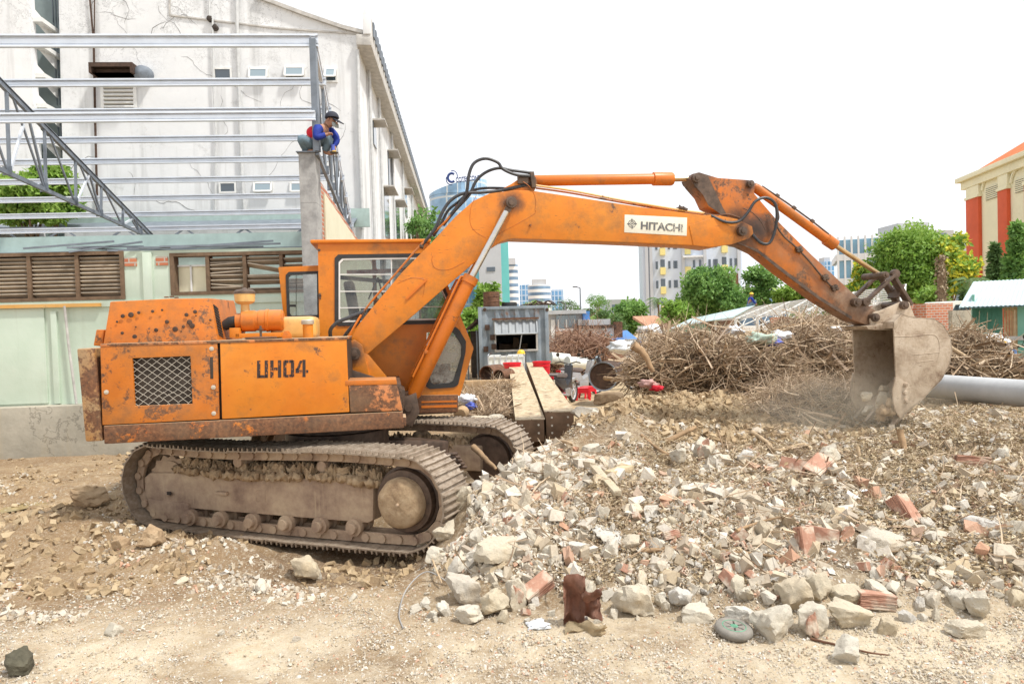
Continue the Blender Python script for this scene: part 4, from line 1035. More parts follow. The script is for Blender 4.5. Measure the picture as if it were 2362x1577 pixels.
    # rollers
    for k, pxr in enumerate([455, 523, 597, 675, 752, 830]):
        b = MB(); c3 = u3(pxr, 1186+k*4.4, -1.0); c3 = Vector((c3.x, vc-.02, c3.z-.005))
        b.lathe([(.05, -.17), (.055, -.16), (.055, -.12), (.085, -.118), (.085, -.06), (.06, -.05), (.06, .05), (.085, .06), (.085, .118), (.055, .12), (.055, .17)], c3, 'y', 22)
        uc(b, 'track_roller', 'frame_mud')
    for u_l in (-.5, .55):
        b = MB(); b.lathe([(.03, -.1), (.055, -.09), (.055, .09), (.03, .1)], (u_l, vc, .66), 'y', 16); uc(b, 'carrier_roller', 'frame_mud')
    # idler (front) with clay-caked hub, sprocket (rear)
    hl = TL-TR-.03; cz = TR-.045
    b = MB(); b.lathe([(.2, -.13), (.29, -.125), (.30, -.05), (.325, -.045), (.325, .045), (.30, .05), (.29, .125), (.2, .13)], (hl, vc, cz), 'y', 40); idl = uc(b, 'idler_wheel', 'grease_steel')
    b = MB(); vd = vc-.235 if side < 0 else vc-.1
    cI = Vector((hl, vd, cz-.005))
    if side < 0:
        b.lathe([(.001, -.012), (.1, -.01), (.19, 0), (.225, .02), (.235, .05), (.235, .2)], cI, 'y', 44)
        for v in b.bm.verts:
            d3 = v.co-cI; v.co += Vector((0, -.012*mnoise.noise(v.co*14), .0))+Vector((d3.x, 0, d3.z))*.04*mnoise.noise(v.co*9)
    else: b.lathe([(.12, 0), (.26, .01), (.27, .1)], cI, 'y', 36)
    b.build('clay_caked_hub', MT['mud'], idl, smooth=60)
    if side < 0:
        b = MB(); b.lathe([(.001, -.02), (.008, -.02), (.01, -.012), (.017, -.012), (.017, 0)], cI+Vector((.0, -.008, -.0)), 'y', 16); b.build('hub_plug', MT['frame_mud'], idl)
    b = MB(); nt_ = 15; pf = []
    for k in range(nt_*2): a_ = math.pi*k/nt_; rr = .31 if k % 2 else .27; pf.append((-hl+rr*math.cos(a_), cz+rr*math.sin(a_)))
    b.prism(pf, vc-.03, vc+.03); b.lathe([(.2, -.05), (.24, -.05), (.24, .05), (.2, .05)], (-hl, vc, cz), 'y', 30); uc(b, 'drive_sprocket', 'frame_mud')
    # hanging slack and outboard wear
# centre frame and swing bearing
b = MB(); b.box((0, 0, .55), (1.2, 1.2, .26))
for su in (-1, 1):
    for sv_ in (-1, 1): b.bar((su*.35, sv_*.3, .58), (su*.95, sv_*.85, .5), .3, .26)
uc(b, 'centre_frame', 'grease_steel', bevel=.02)
b = MB(); b.lathe([(.52, .68), (.58, .69), (.58, .86), (.53, .87), (.53, .99), (.6, 1.0), (.6, 1.04)], (0, 0, 0), 'z', 48); part(b, 'swing_bearing', 'grease_steel')
b = MB(); b.box2((-2.1, -1.0, .985), (.75, 1.0, 1.03)); part(b, 'deck_underside', 'dark_steel')
b = MB()
for k in range(5): b.tube([Vector((.9, -.2+.07*k, .62-.04*k)), Vector((1.15, -.1+.1*k, .6-.05*k)), Vector((1.35, .35+.06*k, .56-.05*k))], .02, 8)
uc(b, 'travel_hoses', 'grease_steel')
# ================================================================ ground
def axis(a, b, s, lo, hi, g=1.13):
    m = list(np.arange(a, b+1e-6, s)); st = s; x = b
    while x < hi: st *= g; x += st; m.append(x)
    st = s; x = a; pre = []
    while x > lo: st *= g; x -= st; pre.append(x)
    return np.array(pre[::-1]+m)
gx = axis(-6.5, 8.5, .04, -2500, 2500); gy = axis(2.6, 12.5, .04, -60, 3000)
GX, GY = np.meshgrid(gx, gy); GZ = H(GX, GY)
nr = (GY < 14) & (np.abs(GX) < 9)
mm = sst(.05, .3, GZ)
GZ = GZ + nr*(.012+.022*mm)*fbm(GX*9, GY*9, 77, 3)
V = np.stack([GX, GY, GZ], -1).reshape(-1, 3); nxg, nyg = len(gx), len(gy)
ii = (np.arange(nyg-1)[:, None]*nxg+np.arange(nxg-1)[None]).ravel()
gme = npmesh('ground', V, np.stack([ii, ii+1, ii+nxg+1, ii+nxg], 1), smooth=True)
tag(link('ground', gme, MT['ground']), kind='structure')
# ================================================================ the left side: buildings and steel roof frame
YB = R(4)
def frame_at(px, py, Y, yaw=YB, z=0):
    p = at(px, py, Y); M_ = Matrix.Translation((p.x, p.y, z)) @ Matrix.Rotation(yaw, 4, 'Z'); return M_, M_.inverted()
def root(name, label, cat, M_, group=None):
    o = thing(name, label, cat, M_.translation, M_.to_euler().z, group); return o
def q2(inv, x0_, y0_, x1_, y1_, yl):
    a = lp(x0_, y0_, yl, inv); b2 = lp(x1_, y1_, yl, inv); return a[0], b2[0], min(a[1], b2[1]), max(a[1], b2[1])

# ---- white building ---------------------------------------------------------
WM, WI = frame_at(838, 500, 24)
wb = root('white_building', 'tall stained white building with cracked gable wall and deep side eave', 'building', WM)
P = lambda px, py, y=0: lp(px, py, y, WI)
xl_ = P(131, 300)[0]
b = MB()
top = [P(131, -160), P(330, -160), P(590, -6), P(700, 35), P(790, 66), P(838, 78), P(838, 108), P(821, 110)]
poly = [(xl_, 0)]+[(max(t[0], xl_), t[1]) for t in top]+[(0, 0)]
poly[-2] = (0, P(821, 110)[1])
poly.insert(-1, (0, .2))
b.prism(poly, 0, 44); body = b.build('wall', MT['wall_white'], wb, smooth=None)
# roof edge moulding along the rake
b = MB()
rk = [P(590, -6), P(700, 35), P(790, 66), P(838, 78)]
for a_, c_ in zip(rk, rk[1:]): b.bar((a_[0], -.06, a_[1]+.02), (c_[0], -.06, c_[1]+.02), .14, .12)
b.build('rake_moulding', MT['concrete'], wb)
# plaster band lines on the wall (raised fascia boards)
b = MB()
for a_, c_ in (((392, -5), (392, 36)), ((392, 36), (640, 66)), ((640, 66), (838, 80))):
    a3 = P(*a_); c3 = P(*c_); b.bar((a3[0], -.02, a3[1]), (c3[0], -.02, c3[1]), .05, .05)
b.build('plaster_ridge', MT['concrete'], wb)
rcw = random.Random(12)      # open cracks in the render
def crackline(x_, z_, a_, n_, r_, d_=0):
    pts = [Vector((x_, -.002, z_))]
    for k in range(n_):
        a_ += rcw.uniform(-.75, .75); l_ = rcw.uniform(.08, .28); x_ += math.cos(a_)*l_; z_ += math.sin(a_)*l_
        if not (xl_+.1 < x_ < -.2 and 5 < z_ < 10.6-.42*(x_+.2)): break
        pts.append(Vector((x_, -.002, z_)))
    if len(pts) > 2: b.tube(pts, [r_*.3]+[r_*rcw.uniform(.5, 1.3) for _ in pts[2:]]+[r_*.2], 4)
for k in range(26): b = MB(); x_k = rcw.uniform(xl_+1, -.5); crackline(x_k, rcw.choice((rcw.uniform(5.5, 10), 10.4-.42*x_k-rcw.uniform(.2, 1.6), 10.4-.42*x_k-rcw.uniform(.2, 1.2))), rcw.uniform(0, 6.28), rcw.randint(6, 16), rcw.uniform(.004, .008)); b.build('render_crack', MT['crack'], wb) if len(b.bm.verts) else None
# side eave and fin
e0 = P(821, 110); e1 = P(858, 108); f0 = P(838, 25)
b = MB(); b.prism([(0.003, e0[1]), (e1[0], e0[1]-.02), (e1[0], e0[1]+.35), (0.003, e0[1]+.35)], -.25, 44.3); b.build('side_eave', MT['concrete'], wb, .01)
b = MB(); b.box2((f0[0], -.28, e0[1]+.35), (e1[0], .1, f0[1])); b.build('end_fin', MT['wall_white'], wb, .01)
b = MB(); b.box2((e1[0]-.06, .1, e0[1]+.35), (e1[0], 44.3, e0[1]+1.05)); b.build('parapet', MT['concrete'], wb)
for k in range(70): b = MB(); b.box((e1[0]+.03, .5+k*.62, e0[1]+.75), (.05, .3, .5)); b.build('parapet_louvre', MT['galv_dark'], wb)
def win_(par, inv, x0_, y0_, x1_, y1_, yl, glass='glass_dark', fr='white_paint', tilt=0, mull=0, name='window'):
    xa, xb, za, zb_ = q2(inv, x0_, y0_, x1_, y1_, yl)
    b = MB(); t = .06
    b.ringframe([(xa, za), (xb, za), (xb, zb_), (xa, zb_)], [(xa+t, za+t), (xb-t, za+t), (xb-t, zb_-t), (xa+t, zb_-t)], yl-.05, yl+.02)
    for k in range(mull): xx = xa+(xb-xa)*(k+1)/(mull+1); b.box2((xx-.02, yl-.04, za+t), (xx+.02, yl+.01, zb_-t))
    o = b.build(name, MT[fr], par)
    b = MB(); b.box2((xa+t, yl-.03, za+t), (xb-t, yl-.015, zb_-t)); b.build('pane', MT[glass], o)
    if tilt:
        b = MB(); w_, h_ = xb-xa-.1, zb_-za-.08
        M3 = Matrix.Rotation(-tilt, 4, 'X')
        for (c_, d_) in (((0, 0, -.03), (w_, .03, .06)), ((0, 0, -h_), (w_, .03, .06)), ((-w_/2, 0, -h_/2), (.06, .03, h_)), ((w_/2, 0, -h_/2), (.06, .03, h_))): b.box(c_, d_)
        s_ = b.build('open_sash', MT[fr], o); s_.location = ((xa+xb)/2, yl-.06, zb_-.03); s_.rotation_euler = (-tilt, 0, 0)
        b = MB(); b.box((0, .0, -h_/2), (w_-.05, .006, h_-.06)); g_ = b.build('sash_pane', MT['glass_grey'], o); g_.location = s_.location; g_.rotation_euler = s_.rotation_euler
    return o
for i, (bx3, tl_) in enumerate((((492, 157, 536, 186), 0), ((573, 156, 621, 186), .25), ((655, 153, 705, 183), .35), ((748, 157, 779, 191), .6))): win_(wb, WI, *bx3, 0, tilt=tl_)
for i, (bx3, tl_) in enumerate((((505, 420, 546, 446), 0), ((584, 419, 631, 446), .25), ((668, 419, 712, 446), .2))): win_(wb, WI, *bx3, 0, tilt=tl_)
xa, xb, za, zb_ = q2(WI, 233, 196, 318, 250, 0)
b = MB(); b.ringframe([(xa, za), (xb, za), (xb, zb_), (xa, zb_)], [(xa+.1, za), (xb-.1, za), (xb-.1, zb_-.03), (xa+.1, zb_-.03)], -.08, .03)
lv = b.build('louvre_window', MT['white_paint'], wb)
b = MB(); b.box2((xa+.1, -.02, za), (xb-.1, -.01, zb_)); b.build('dark_opening', MT['dark_steel'], lv)
b = MB()
for k in range(6): b.box(((xa+xb)/2, -.05, za+.03+(zb_-za)*k/6), (xb-xa-.2, .09, .06), (R(-25), 0, 0))
b.build('slats', MT['white_paint'], lv)
xa, xb, za, zb_ = q2(WI, 222, 157, 322, 180, 0)
b = MB(); b.ringframe([(xa, za), (xb, za), (xb, zb_), (xa, zb_)], [(xa+.08, za), (xb-.08, za), (xb-.08, zb_-.14), (xa+.08, zb_-.14)], -.5, 0)
b.box2((xa+.1, -.25, za), (xb-.1, -.2, zb_-.1)); b.build('vent_hood', MT['rust_dark'], wb)
c3 = P(338, 174); b = MB(); b.lathe([(.05, -.4), (.25, -.3), (.3, -.1), (.3, 0)], (c3[0]-.05, 0, c3[1]-.02), 'y', 18); b.build('vent_cowl', MT['galv_dark'], wb)
# downpipes
def pipe(pts, r, m, nm='downpipe', y=-.1):
    b = MB(); b.tube([(P(*p)[0], y, P(*p)[1]) for p in pts], r, 8); return b.build(nm, MT[m], wb)
pipe([(548, -30), (549, 60), (553, 200), (560, 400), (566, 492)], .06, 'pipe_pvc')
pipe([(483, -30), (486, 40), (493, 46), (494, 190), (500, 300), (499, 492)], .035, 'pipe_pvc')
pipe([(209, -20), (219, 90), (223, 300), (228, 505)], .03, 'rust_dark')
pipe([(222, -20), (221, 90), (225, 300), (230, 505)], .02, 'rust_dark')
pipe([(826, 118), (829, 300), (838, 530)], .06, 'pipe_pvc'); 
for px, py in ((486, 46), (498, 66)):
    c3 = P(px, py); b = MB(); b.lathe([(.07, -.14), (.1, -.12), (.1, 0)], (c3[0], 0, c3[1]), 'y', 14); b.build('pipe_elbow', MT['dark_steel'], wb)
# right side wall things (x = 0 plane of the building)
zt_ = e0[1]
for k, (ya, yb_, za, zb_) in enumerate(((3.5, 4.4, 9.3, 10.2), (6.5, 8.5, 6.1, 8.2), (12, 14, 6.2, 8.6), (20, 22, 6.2, 8.6), (4.5, 6, 3.3, 5.2), (14, 16, 2.9, 5.0), (9, 10.5, 8.8, 10.4), (18, 20, 8.9, 10.4), (28, 30, 6.2, 8.6), (28, 30, 9, 10.5))):
    b = MB(); b.box2((.0, ya, za), (.05, yb_, zb_)); o = b.build('side_window', MT['glass_dark'], wb)
    b = MB(); b.box2((.02, ya-.1, zb_), (.5, yb_+.1, zb_+.06)); b.build('window_canopy', MT['concrete'], o)
for yy in (2.2, 5.3, 10.5, 16.5, 24, 32):
    b = MB(); b.tube([(.1, yy, zt_), (.1, yy, 1)], .06, 8); b.build('downpipe', MT['pipe_pvc'], wb)
b = MB(); b.box2((.02, 9.5, 5.3), (1.5, 17, 5.6)); b.box2((1.4, 9.5, 5.6), (1.5, 17, 6.2)); b.build('side_balcony', MT['concrete'], wb)

# ---- balcony tower at the far left -------------------------------------------
TM, TI = frame_at(75, 300, 22.5)
tb = root('balcony_tower', 'white stained tower block with stacked recessed balconies at the left edge', 'building', TM)
Pt = lambda px, py, y=0: lp(px, py, y, TI)
x_l = Pt(-140, 200)[0]; x_r = Pt(74, 200)[0]; zt2 = Pt(60, -90)[1]
b = MB(); b.box2((x_l, 0, 0), (x_r, .35, zt2)); b.build('wall', MT['wall_white'], tb, smooth=None)
xr2 = Pt(136, 200, 1.0)[0]
b = MB(); b.box2((x_l, 1.3, 0), (xr2+.6, 1.8, zt2)); b.build('recess_wall', MT['fac_gray0'], tb, smooth=None)
for py in (35, 95, 165, 235, 315):
    z_ = Pt(100, py)[1]
    b = MB(); b.box2((x_r, .2, z_-.12), (xr2, 1.3, z_+.02)); s_ = b.build('balcony_slab', MT['white_paint'], tb)
    b = MB(); b.hexa([Vector(p) for p in ((x_r, .15, z_), (xr2-.1, 1.0, z_-.5), (xr2-.1, 1.12, z_-.5), (x_r, .27, z_), (x_r, .15, z_+.35), (xr2-.1, 1.0, z_-.15), (xr2-.1, 1.12, z_-.15), (x_r, .27, z_+.35))]); b.build('balcony_parapet', MT['white_paint'], s_)
    b = MB()
    for k in range(9): b.box2((x_r+.05+k*.09, 1.24, z_+.3), (x_r+.075+k*.09, 1.27, z_+1.3))
    b.build('window_bars', MT['galv_dark'], s_)

# ---- low mint building ---------------------------------------------------------
MM, MI = frame_at(705, 700, 12.3)
mbd = root('mint_building', 'low pale green building with broken brown louvre windows behind the excavator', 'building', MM)
Pm = lambda px, py, y=0: lp(px, py, y, MI)
xa = Pm(-260, 700)[0]; xb = Pm(760, 700)[0]; zt3 = Pm(350, 578)[1]; zs = Pm(120, 933)[1]
w1 = q2(MI, -160, 588, 290, 690, 0); w2 = q2(MI, 391, 584, 735, 673, 0)
b = MB()
zlo = w1[2]; zlo2 = w2[2]; zhi = w1[3]; zhi2 = w2[3]
b.box2((xa, 0, zs-.3), (xb, .25, min(zlo, zlo2)))
b.box2((w1[1], 0, min(zlo, zlo2)), (w2[0], .25, zt3)); b.box2((xa, 0, zhi), (w1[1], .25, zt3)); b.box2((w2[0], 0, zhi2), (xb, .25, zt3))
if zlo2 > zlo: b.box2((w2[0], 0, zlo), (xb, .25, zlo2))
else: b.box2((xa, 0, zlo2), (w1[1], .25, zlo))
b.box2((w2[1], 0, zlo2), (xb, .25, zhi2))
b.build('wall', MT['mint'], mbd, smooth=None)
rl = random.Random(3)
for wi, (wx0, wx1, wz0, wz1) in enumerate((w1, w2)):
    wx1 = min(wx1, xb-.02)
    b = MB(); b.ringframe([(wx0, wz0), (wx1, wz0), (wx1, wz1), (wx0, wz1)], [(wx0+.07, wz0+.06), (wx1-.07, wz0+.06), (wx1-.07, wz1-.06), (wx0+.07, wz1-.06)], -.02, .2)
    for k in range(1, 4):
        xx = wx0+(wx1-wx0)*k/4; b.box2((xx-.03, -.01, wz0+.05), (xx+.03, .19, wz1-.05))
    lo = b.build('louvre_window', MT['wood_dark'], mbd)
    b = MB(); nsl = 10
    for k in range(4):
        xs0 = wx0+(wx1-wx0)*k/4+.04; xs1 = wx0+(wx1-wx0)*(k+1)/4-.04
        if wi == 1 and k == 0: continue
        for j in range(nsl):
            if wi == 1 and rl.random() < .25: continue
            z_ = wz0+.1+(wz1-wz0-.16)*j/nsl; dz = rl.uniform(-.04, .04) if wi else rl.uniform(-.006, .006)
            dz2 = dz+(rl.uniform(-.12, .06) if wi and rl.random() < .4 else 0)
            b.bar((xs0, .08, z_+dz), (xs1, .08, z_+dz2), .13, .018, (0, .55, 1))
    b.build('slats', MT['louvre'] if 'louvre' in MT else MT['wood'], lo)
    if wi == 1:
        xs1 = wx0+(wx1-wx0)/4-.03
        b = MB(); b.box2((wx0+.08, .15, wz0+.07), (wx0+(wx1-wx0)*.5, .17, wz1-.2)); b.build('cream_board', MT['cream_wall'], lo)
        b = MB(); xm = (wx0+xs1)/2; b.box2((xm-.015, .12, wz0+.07), (xm+.015, .14, wz1-.2)); b.box2((wx0+.08, .12, wz1-.23), (xs1, .14, wz1-.2)); b.build('board_frame', MT['white_paint'], lo)
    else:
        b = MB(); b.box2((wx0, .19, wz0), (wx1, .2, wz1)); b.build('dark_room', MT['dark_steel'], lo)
for px, py in ((302, 604), (374, 602)):
    c3 = Pm(px, py); b = MB(); b.box((c3[0], -.005, c3[1]), (.2, .03, .15)); b.build('broken_corner', MT['brick'], mbd)
# ledge, pilasters, panels
a3 = Pm(-200, 712); c3 = Pm(236, 703)
b = MB(); b.bar((a3[0], -.05, a3[1]), (c3[0], -.05, c3[1]), .07, .06); b.build('yellow_pipe', MT['paint_yellow'], mbd)
b = MB(); b.box2((xa, -.03, w1[2]-.12), (xb, 0, w1[2]-.02)); b.build('sill_band', MT['mint'], mbd)
for x0_, x1_ in ((119, 142), (330, 365)):
    q4 = q2(MI, x0_, (716 if x0_ < 200 else 580), x1_, 930, 0); b = MB(); b.box2((q4[0], -.05, q4[2]), (q4[1], 0, q4[3]-.02)); b.build('pilaster', MT['mint'], mbd, .006)
q4 = q2(MI, -150, 716, 113, 929, 0); b = MB(); b.box2((q4[0], -.03, q4[2]), (q4[1], 0, q4[3])); b.build('door_panel', MT['mint'], mbd, .006)
b = MB(); b.tube([(Pm(155, 706)[0], -.08, Pm(155, 706)[1]), (Pm(165, 800)[0], -.08, Pm(165, 800)[1]), (Pm(184, 930)[0], -.1, Pm(184, 930)[1])], .022, 8); b.build('downpipe', MT['concrete'], mbd)
b = MB(); b.box2((xa, -.3, -.6), (xb, .3, zs)); b.build('plinth', MT['concrete_st'], mbd, .01)
# teal gutter fascia and the old sheet roof behind
g0 = q2(MI, -200, 554, 690, 577, 1.0)
b = MB(); b.box2((xa, .9, g0[2]), (xb-.3, 1.0, g0[3])); b.build('gutter_fascia', MT['teal_sheet'], mbd)
b = MB(); b.box2((xa, .1, zt3), (xb, .9, zt3+.03)); b.build('eave_board', MT['galv_dark'], mbd)
rj = random.Random(8); b = MB()
for k in range(9):
    x_ = rj.uniform(xa+2, xb-1); b.bar((x_, -.05, zt3+rj.uniform(.0, .08)), (x_+rj.uniform(.8, 2.2), rj.uniform(-.1, .3), zt3+rj.uniform(.02, .18)), .035, .03)
b.build('loose_battens', MT['galv_dark'], mbd)
# roof sheets and a far wall strip with the lattice girder's backdrop
RM, RI = frame_at(400, 500, 22)
rb = root('teal_shed', 'long teal metal shed roof beyond the mint building', 'shed', RM)
qa = q2(RI, -250, 520, 838, 545, 0); qb = q2(RI, 140, 492, 838, 513, .8)
b = MB(); b.box2((qa[0], 0, 0), (qa[1]-1, .2, qa[2]+.1)); b.build('wall', MT['teal_sheet'], rb)
b = MB(); b.hexa([Vector(p) for p in ((qa[0], -.3, qa[3]-.35), (qa[1]-.3, -.3, qa[3]-.35), (qa[1]-.3, 1, qa[3]+.1), (qa[0], 1, qa[3]+.1), (qa[0], -.3, qa[3]-.3), (qa[1]-.3, -.3, qa[3]-.3), (qa[1]-.3, 1, qa[3]+.15), (qa[0], 1, qa[3]+.15))]); b.build('roof_sheet', MT['galv_dark'], rb)
b = MB(); b.box2((qb[0], .85, qa[3]-.2), (qb[1]+.2, .95, qb[3])); b.build('upper_fascia', MT['teal_sheet'], rb)

# ---- concrete column and gable wall ----------------------------------------------
KM, KI = frame_at(697, 600, 11.5)
gw_ = root('gable_wall', 'grey concrete column with a brick and plaster gable wall running back from it', 'wall', KM)
k4 = q2(KI, 695, 352, 747, 740, 0)
b = MB(); b.box2((0.0, 0, -.2), (k4[1]-k4[0], .42, k4[3])); b.build('column', MT['concrete_col'], gw_, .012)
colw = k4[1]-k4[0]
b = MB(); zc_ = k4[3]-.05
b.prism([(.42, 0), (9.6, 0), (9.6, 3.6), (.42, zc_-.25)], .06, colw-.06)
bm_ = b
# prism extrudes along y with (x,z): swap axes so that the wall runs back
for v in bm_.bm.verts: v.co = Vector((v.co.y, v.co.x, v.co.z))
bm_.build('brick_wall', MT['brick'], gw_, smooth=None)
b = MB(); b.prism([(.9, 0), (9.6, 0), (9.6, 3.5), (.9, zc_-.45)], colw-.055, colw-.03)
for v in b.bm.verts: v.co = Vector((v.co.y, v.co.x, v.co.z))
b.build('plaster_face', MT['cream_wall'], gw_, smooth=None)
b = MB(); b.box2((-.03, -.04, k4[3]), (colw+.02, .44, k4[3]+.015))
for sx in (.05, colw-.08): b.box2((sx, .05, k4[3]), (sx+.015, .065, k4[3]+.09))
b.build('base_plate', MT['galv_dark'], gw_)

# ---- steel roof frame ---------------------------------------------------------------
rfr = thing('steel_roof_frame', 'unroofed galvanised steel frame of purlins and trusses over the mint building', 'roof frame', (0, 0, 0))
FR = at(722, 92, 11.55); BR = at(815, 548, 21); FL = at(-99, 92, 10.9); BL = at(364, 560, 20.3)
FRb = at(735, 352, 11.55); BRb = at(812, 550, 20.8); FLb = at(-99, 352, 10.9); BLb = at(360, 554, 20.1)
FRb.x = FR.x; FLb.x = FL.x
def cee(b, p0, p1, h_=.19, w_=.06, t=.006):
    """lipped channel open to the front"""
    p0 = Vector(p0); p1 = Vector(p1); d_ = (p1-p0).normalized(); up = Vector((0, 0, 1)); f3 = up.cross(d_).normalized()
    if f3.y > 0: f3 = -f3
    for off, sz in (((0, 0), (t, h_)),):
        b.bar(p0, p1, t, h_)
    for s_ in (-1, 1):
        o_ = up*(s_*h_/2)+f3*(w_/2); b.bar(p0+o_, p1+o_, w_, t); o_ = up*(s_*(h_/2-.012))+f3*w_; b.bar(p0+o_, p1+o_, t, .026)
    o_ = f3*.012; b.bar(p0+o_, p1+o_, .024, h_*.34)
eL = Vector((-math.cos(YB), -math.sin(YB), 0))
def chordpt(A_, B_, py):
    lo, hi = 0., 1.
    for _ in range(40):
        m_ = (lo+hi)/2
        if pix(A_.lerp(B_, m_))[1] < py: lo = m_
        else: hi = m_
    return A_.lerp(B_, lo)
for i, py in enumerate((96, 190, 256, 318, 366, 410, 450, 486, 519, 547)):
    p = chordpt(FR, BR, py); b = MB()
    s_ = 1.0
    cee(b, p-eL*.08, p+eL*14, h_=.13 if i else .2, w_=.06); b.build('purlin', MT['galv'], rfr, smooth=None)
p = at(728, 268, 11.45); b = MB(); cee(b, p, p+eL*12, h_=.15, w_=.06); b.build('front_girt', MT['galv'], rfr, smooth=None)
for nm, (A_, B_, Ab, Bb) in enumerate(((FR, BR, FRb, BRb), (FL, BL, FLb, BLb))):
    b = MB(); b.bar(A_, B_, .06, .085); b.bar(A_+Vector((.0, -.02, .065)), B_+Vector((0, -.02, .065)), .1, .012); o = b.build('truss', MT['galv_dark'] if nm else MT['galv'], rfr, smooth=None)
    b = MB(); b.bar(Ab, Bb, .055, .075); b.build('bottom_chord', MT['galv_dark'], o, smooth=None)
    n_ = 7
    for k in range(n_):
        t0 = k/n_+(0.005 if k else 0); t1 = (k+1)/n_
        b = MB(); b.bar(Ab.lerp(Bb, t0), A_.lerp(B_, t0), .045, .06); b.build('web_post', MT['galv_dark'], o, smooth=None)
        b = MB(); b.bar(Ab.lerp(Bb, t0), A_.lerp(B_, min(1, t0+.075)) if k % 2 else A_.lerp(B_, max(0, t0-.07)), .035, .05); b.build('web_brace', MT['galv'] if k % 2 else MT['galv_dark'], o, smooth=None)
        b = MB(); b.bar(Ab.lerp(Bb, t1), A_.lerp(B_, t0+.02), .03, .04); b.build('web_brace', MT['galv_dark'], o, smooth=None)
        if k: b = MB(); c3 = Ab.lerp(Bb, t0); b.box(c3+Vector((0, -.05, .04)), (.16, .012, .16), (0, 0, YB)); b.build('gusset', MT['galv_dark'], o, smooth=None)
# front post on the column
b = MB(); b.bar((FRb.x, FRb.y, k4[3]+.02), FR, .1, .12, (0, 1, 0)); b.build('front_post', MT['galv_dark'], rfr, smooth=None)
# lattice girder at the low end
p0 = at(-140, 527, 20.3); p1 = at(700, 527, 21.0); p0b = at(-140, 574, 20.3); p1b = at(700, 572, 21.0)
b = MB(); b.bar(p0, p1, .07, .07); b.bar(p0b, p1b, .07, .07)
nb = 12
for k in range(nb):
    a_ = p0b.lerp(p1b, k/nb) if k % 2 else p0.lerp(p1, k/nb); c_ = p0.lerp(p1, (k+1)/nb) if k % 2 else p0b.lerp(p1b, (k+1)/nb); b.bar(a_, c_, .04, .05)
b.build('lattice_girder', MT['galv_dark'], rfr, smooth=None)
for px in (0, 1):
    pass
# purlin supports: posts down to the ground on the mint wall line
for t_ in (BL, BR):
    b = MB(); b.bar((t_.x, t_.y, 0), t_, .14, .14, (0, 1, 0)); b.build('back_post', MT['galv_dark'], rfr, smooth=None)
# ================================================================ vegetation builders
def leafcards(centres, radii, n, size, seed, flat_=.8, asp=.55, droop=.25, shell=.35):
    rs = np.random.RandomState(seed); k = rs.choice(len(centres), n, p=np.array(radii)**2/np.sum(np.array(radii)**2))
    cen = np.array(centres)[k]; rad = np.array(radii)[k]
    d = rs.normal(size=(n, 3)); d /= np.linalg.norm(d, axis=1)[:, None]
    rr = rad*(shell+(1-shell)*rs.rand(n)**.5)*(1+.12*rs.normal(size=n))
    P_ = cen+d*rr[:, None]*np.array([1, 1, flat_])
    t = rs.normal(size=(n, 3))+d*.4; t[:, 2] -= droop; t /= np.linalg.norm(t, axis=1)[:, None]
    nn = rs.normal(size=(n, 3))*.7+d+np.array([0, 0, .5]); s_ = np.cross(t, nn); s_ /= np.maximum(np.linalg.norm(s_, axis=1), 1e-6)[:, None]
    sz = size*rs.uniform(.6, 1.4, n)[:, None]
    nrm = np.cross(s_, t)
    V_ = np.stack([P_-s_*sz*asp*.5*.3, P_+t*sz*.5-s_*sz*asp*.5+nrm*sz*.08, P_+t*sz, P_+t*sz*.5+s_*sz*asp*.5+nrm*sz*.08], 1).reshape(-1, 3)
    F_ = np.arange(4*n).reshape(-1, 4)
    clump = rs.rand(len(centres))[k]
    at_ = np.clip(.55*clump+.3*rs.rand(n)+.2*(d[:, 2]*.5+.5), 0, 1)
    return V_, F_, np.repeat(at_, 4)
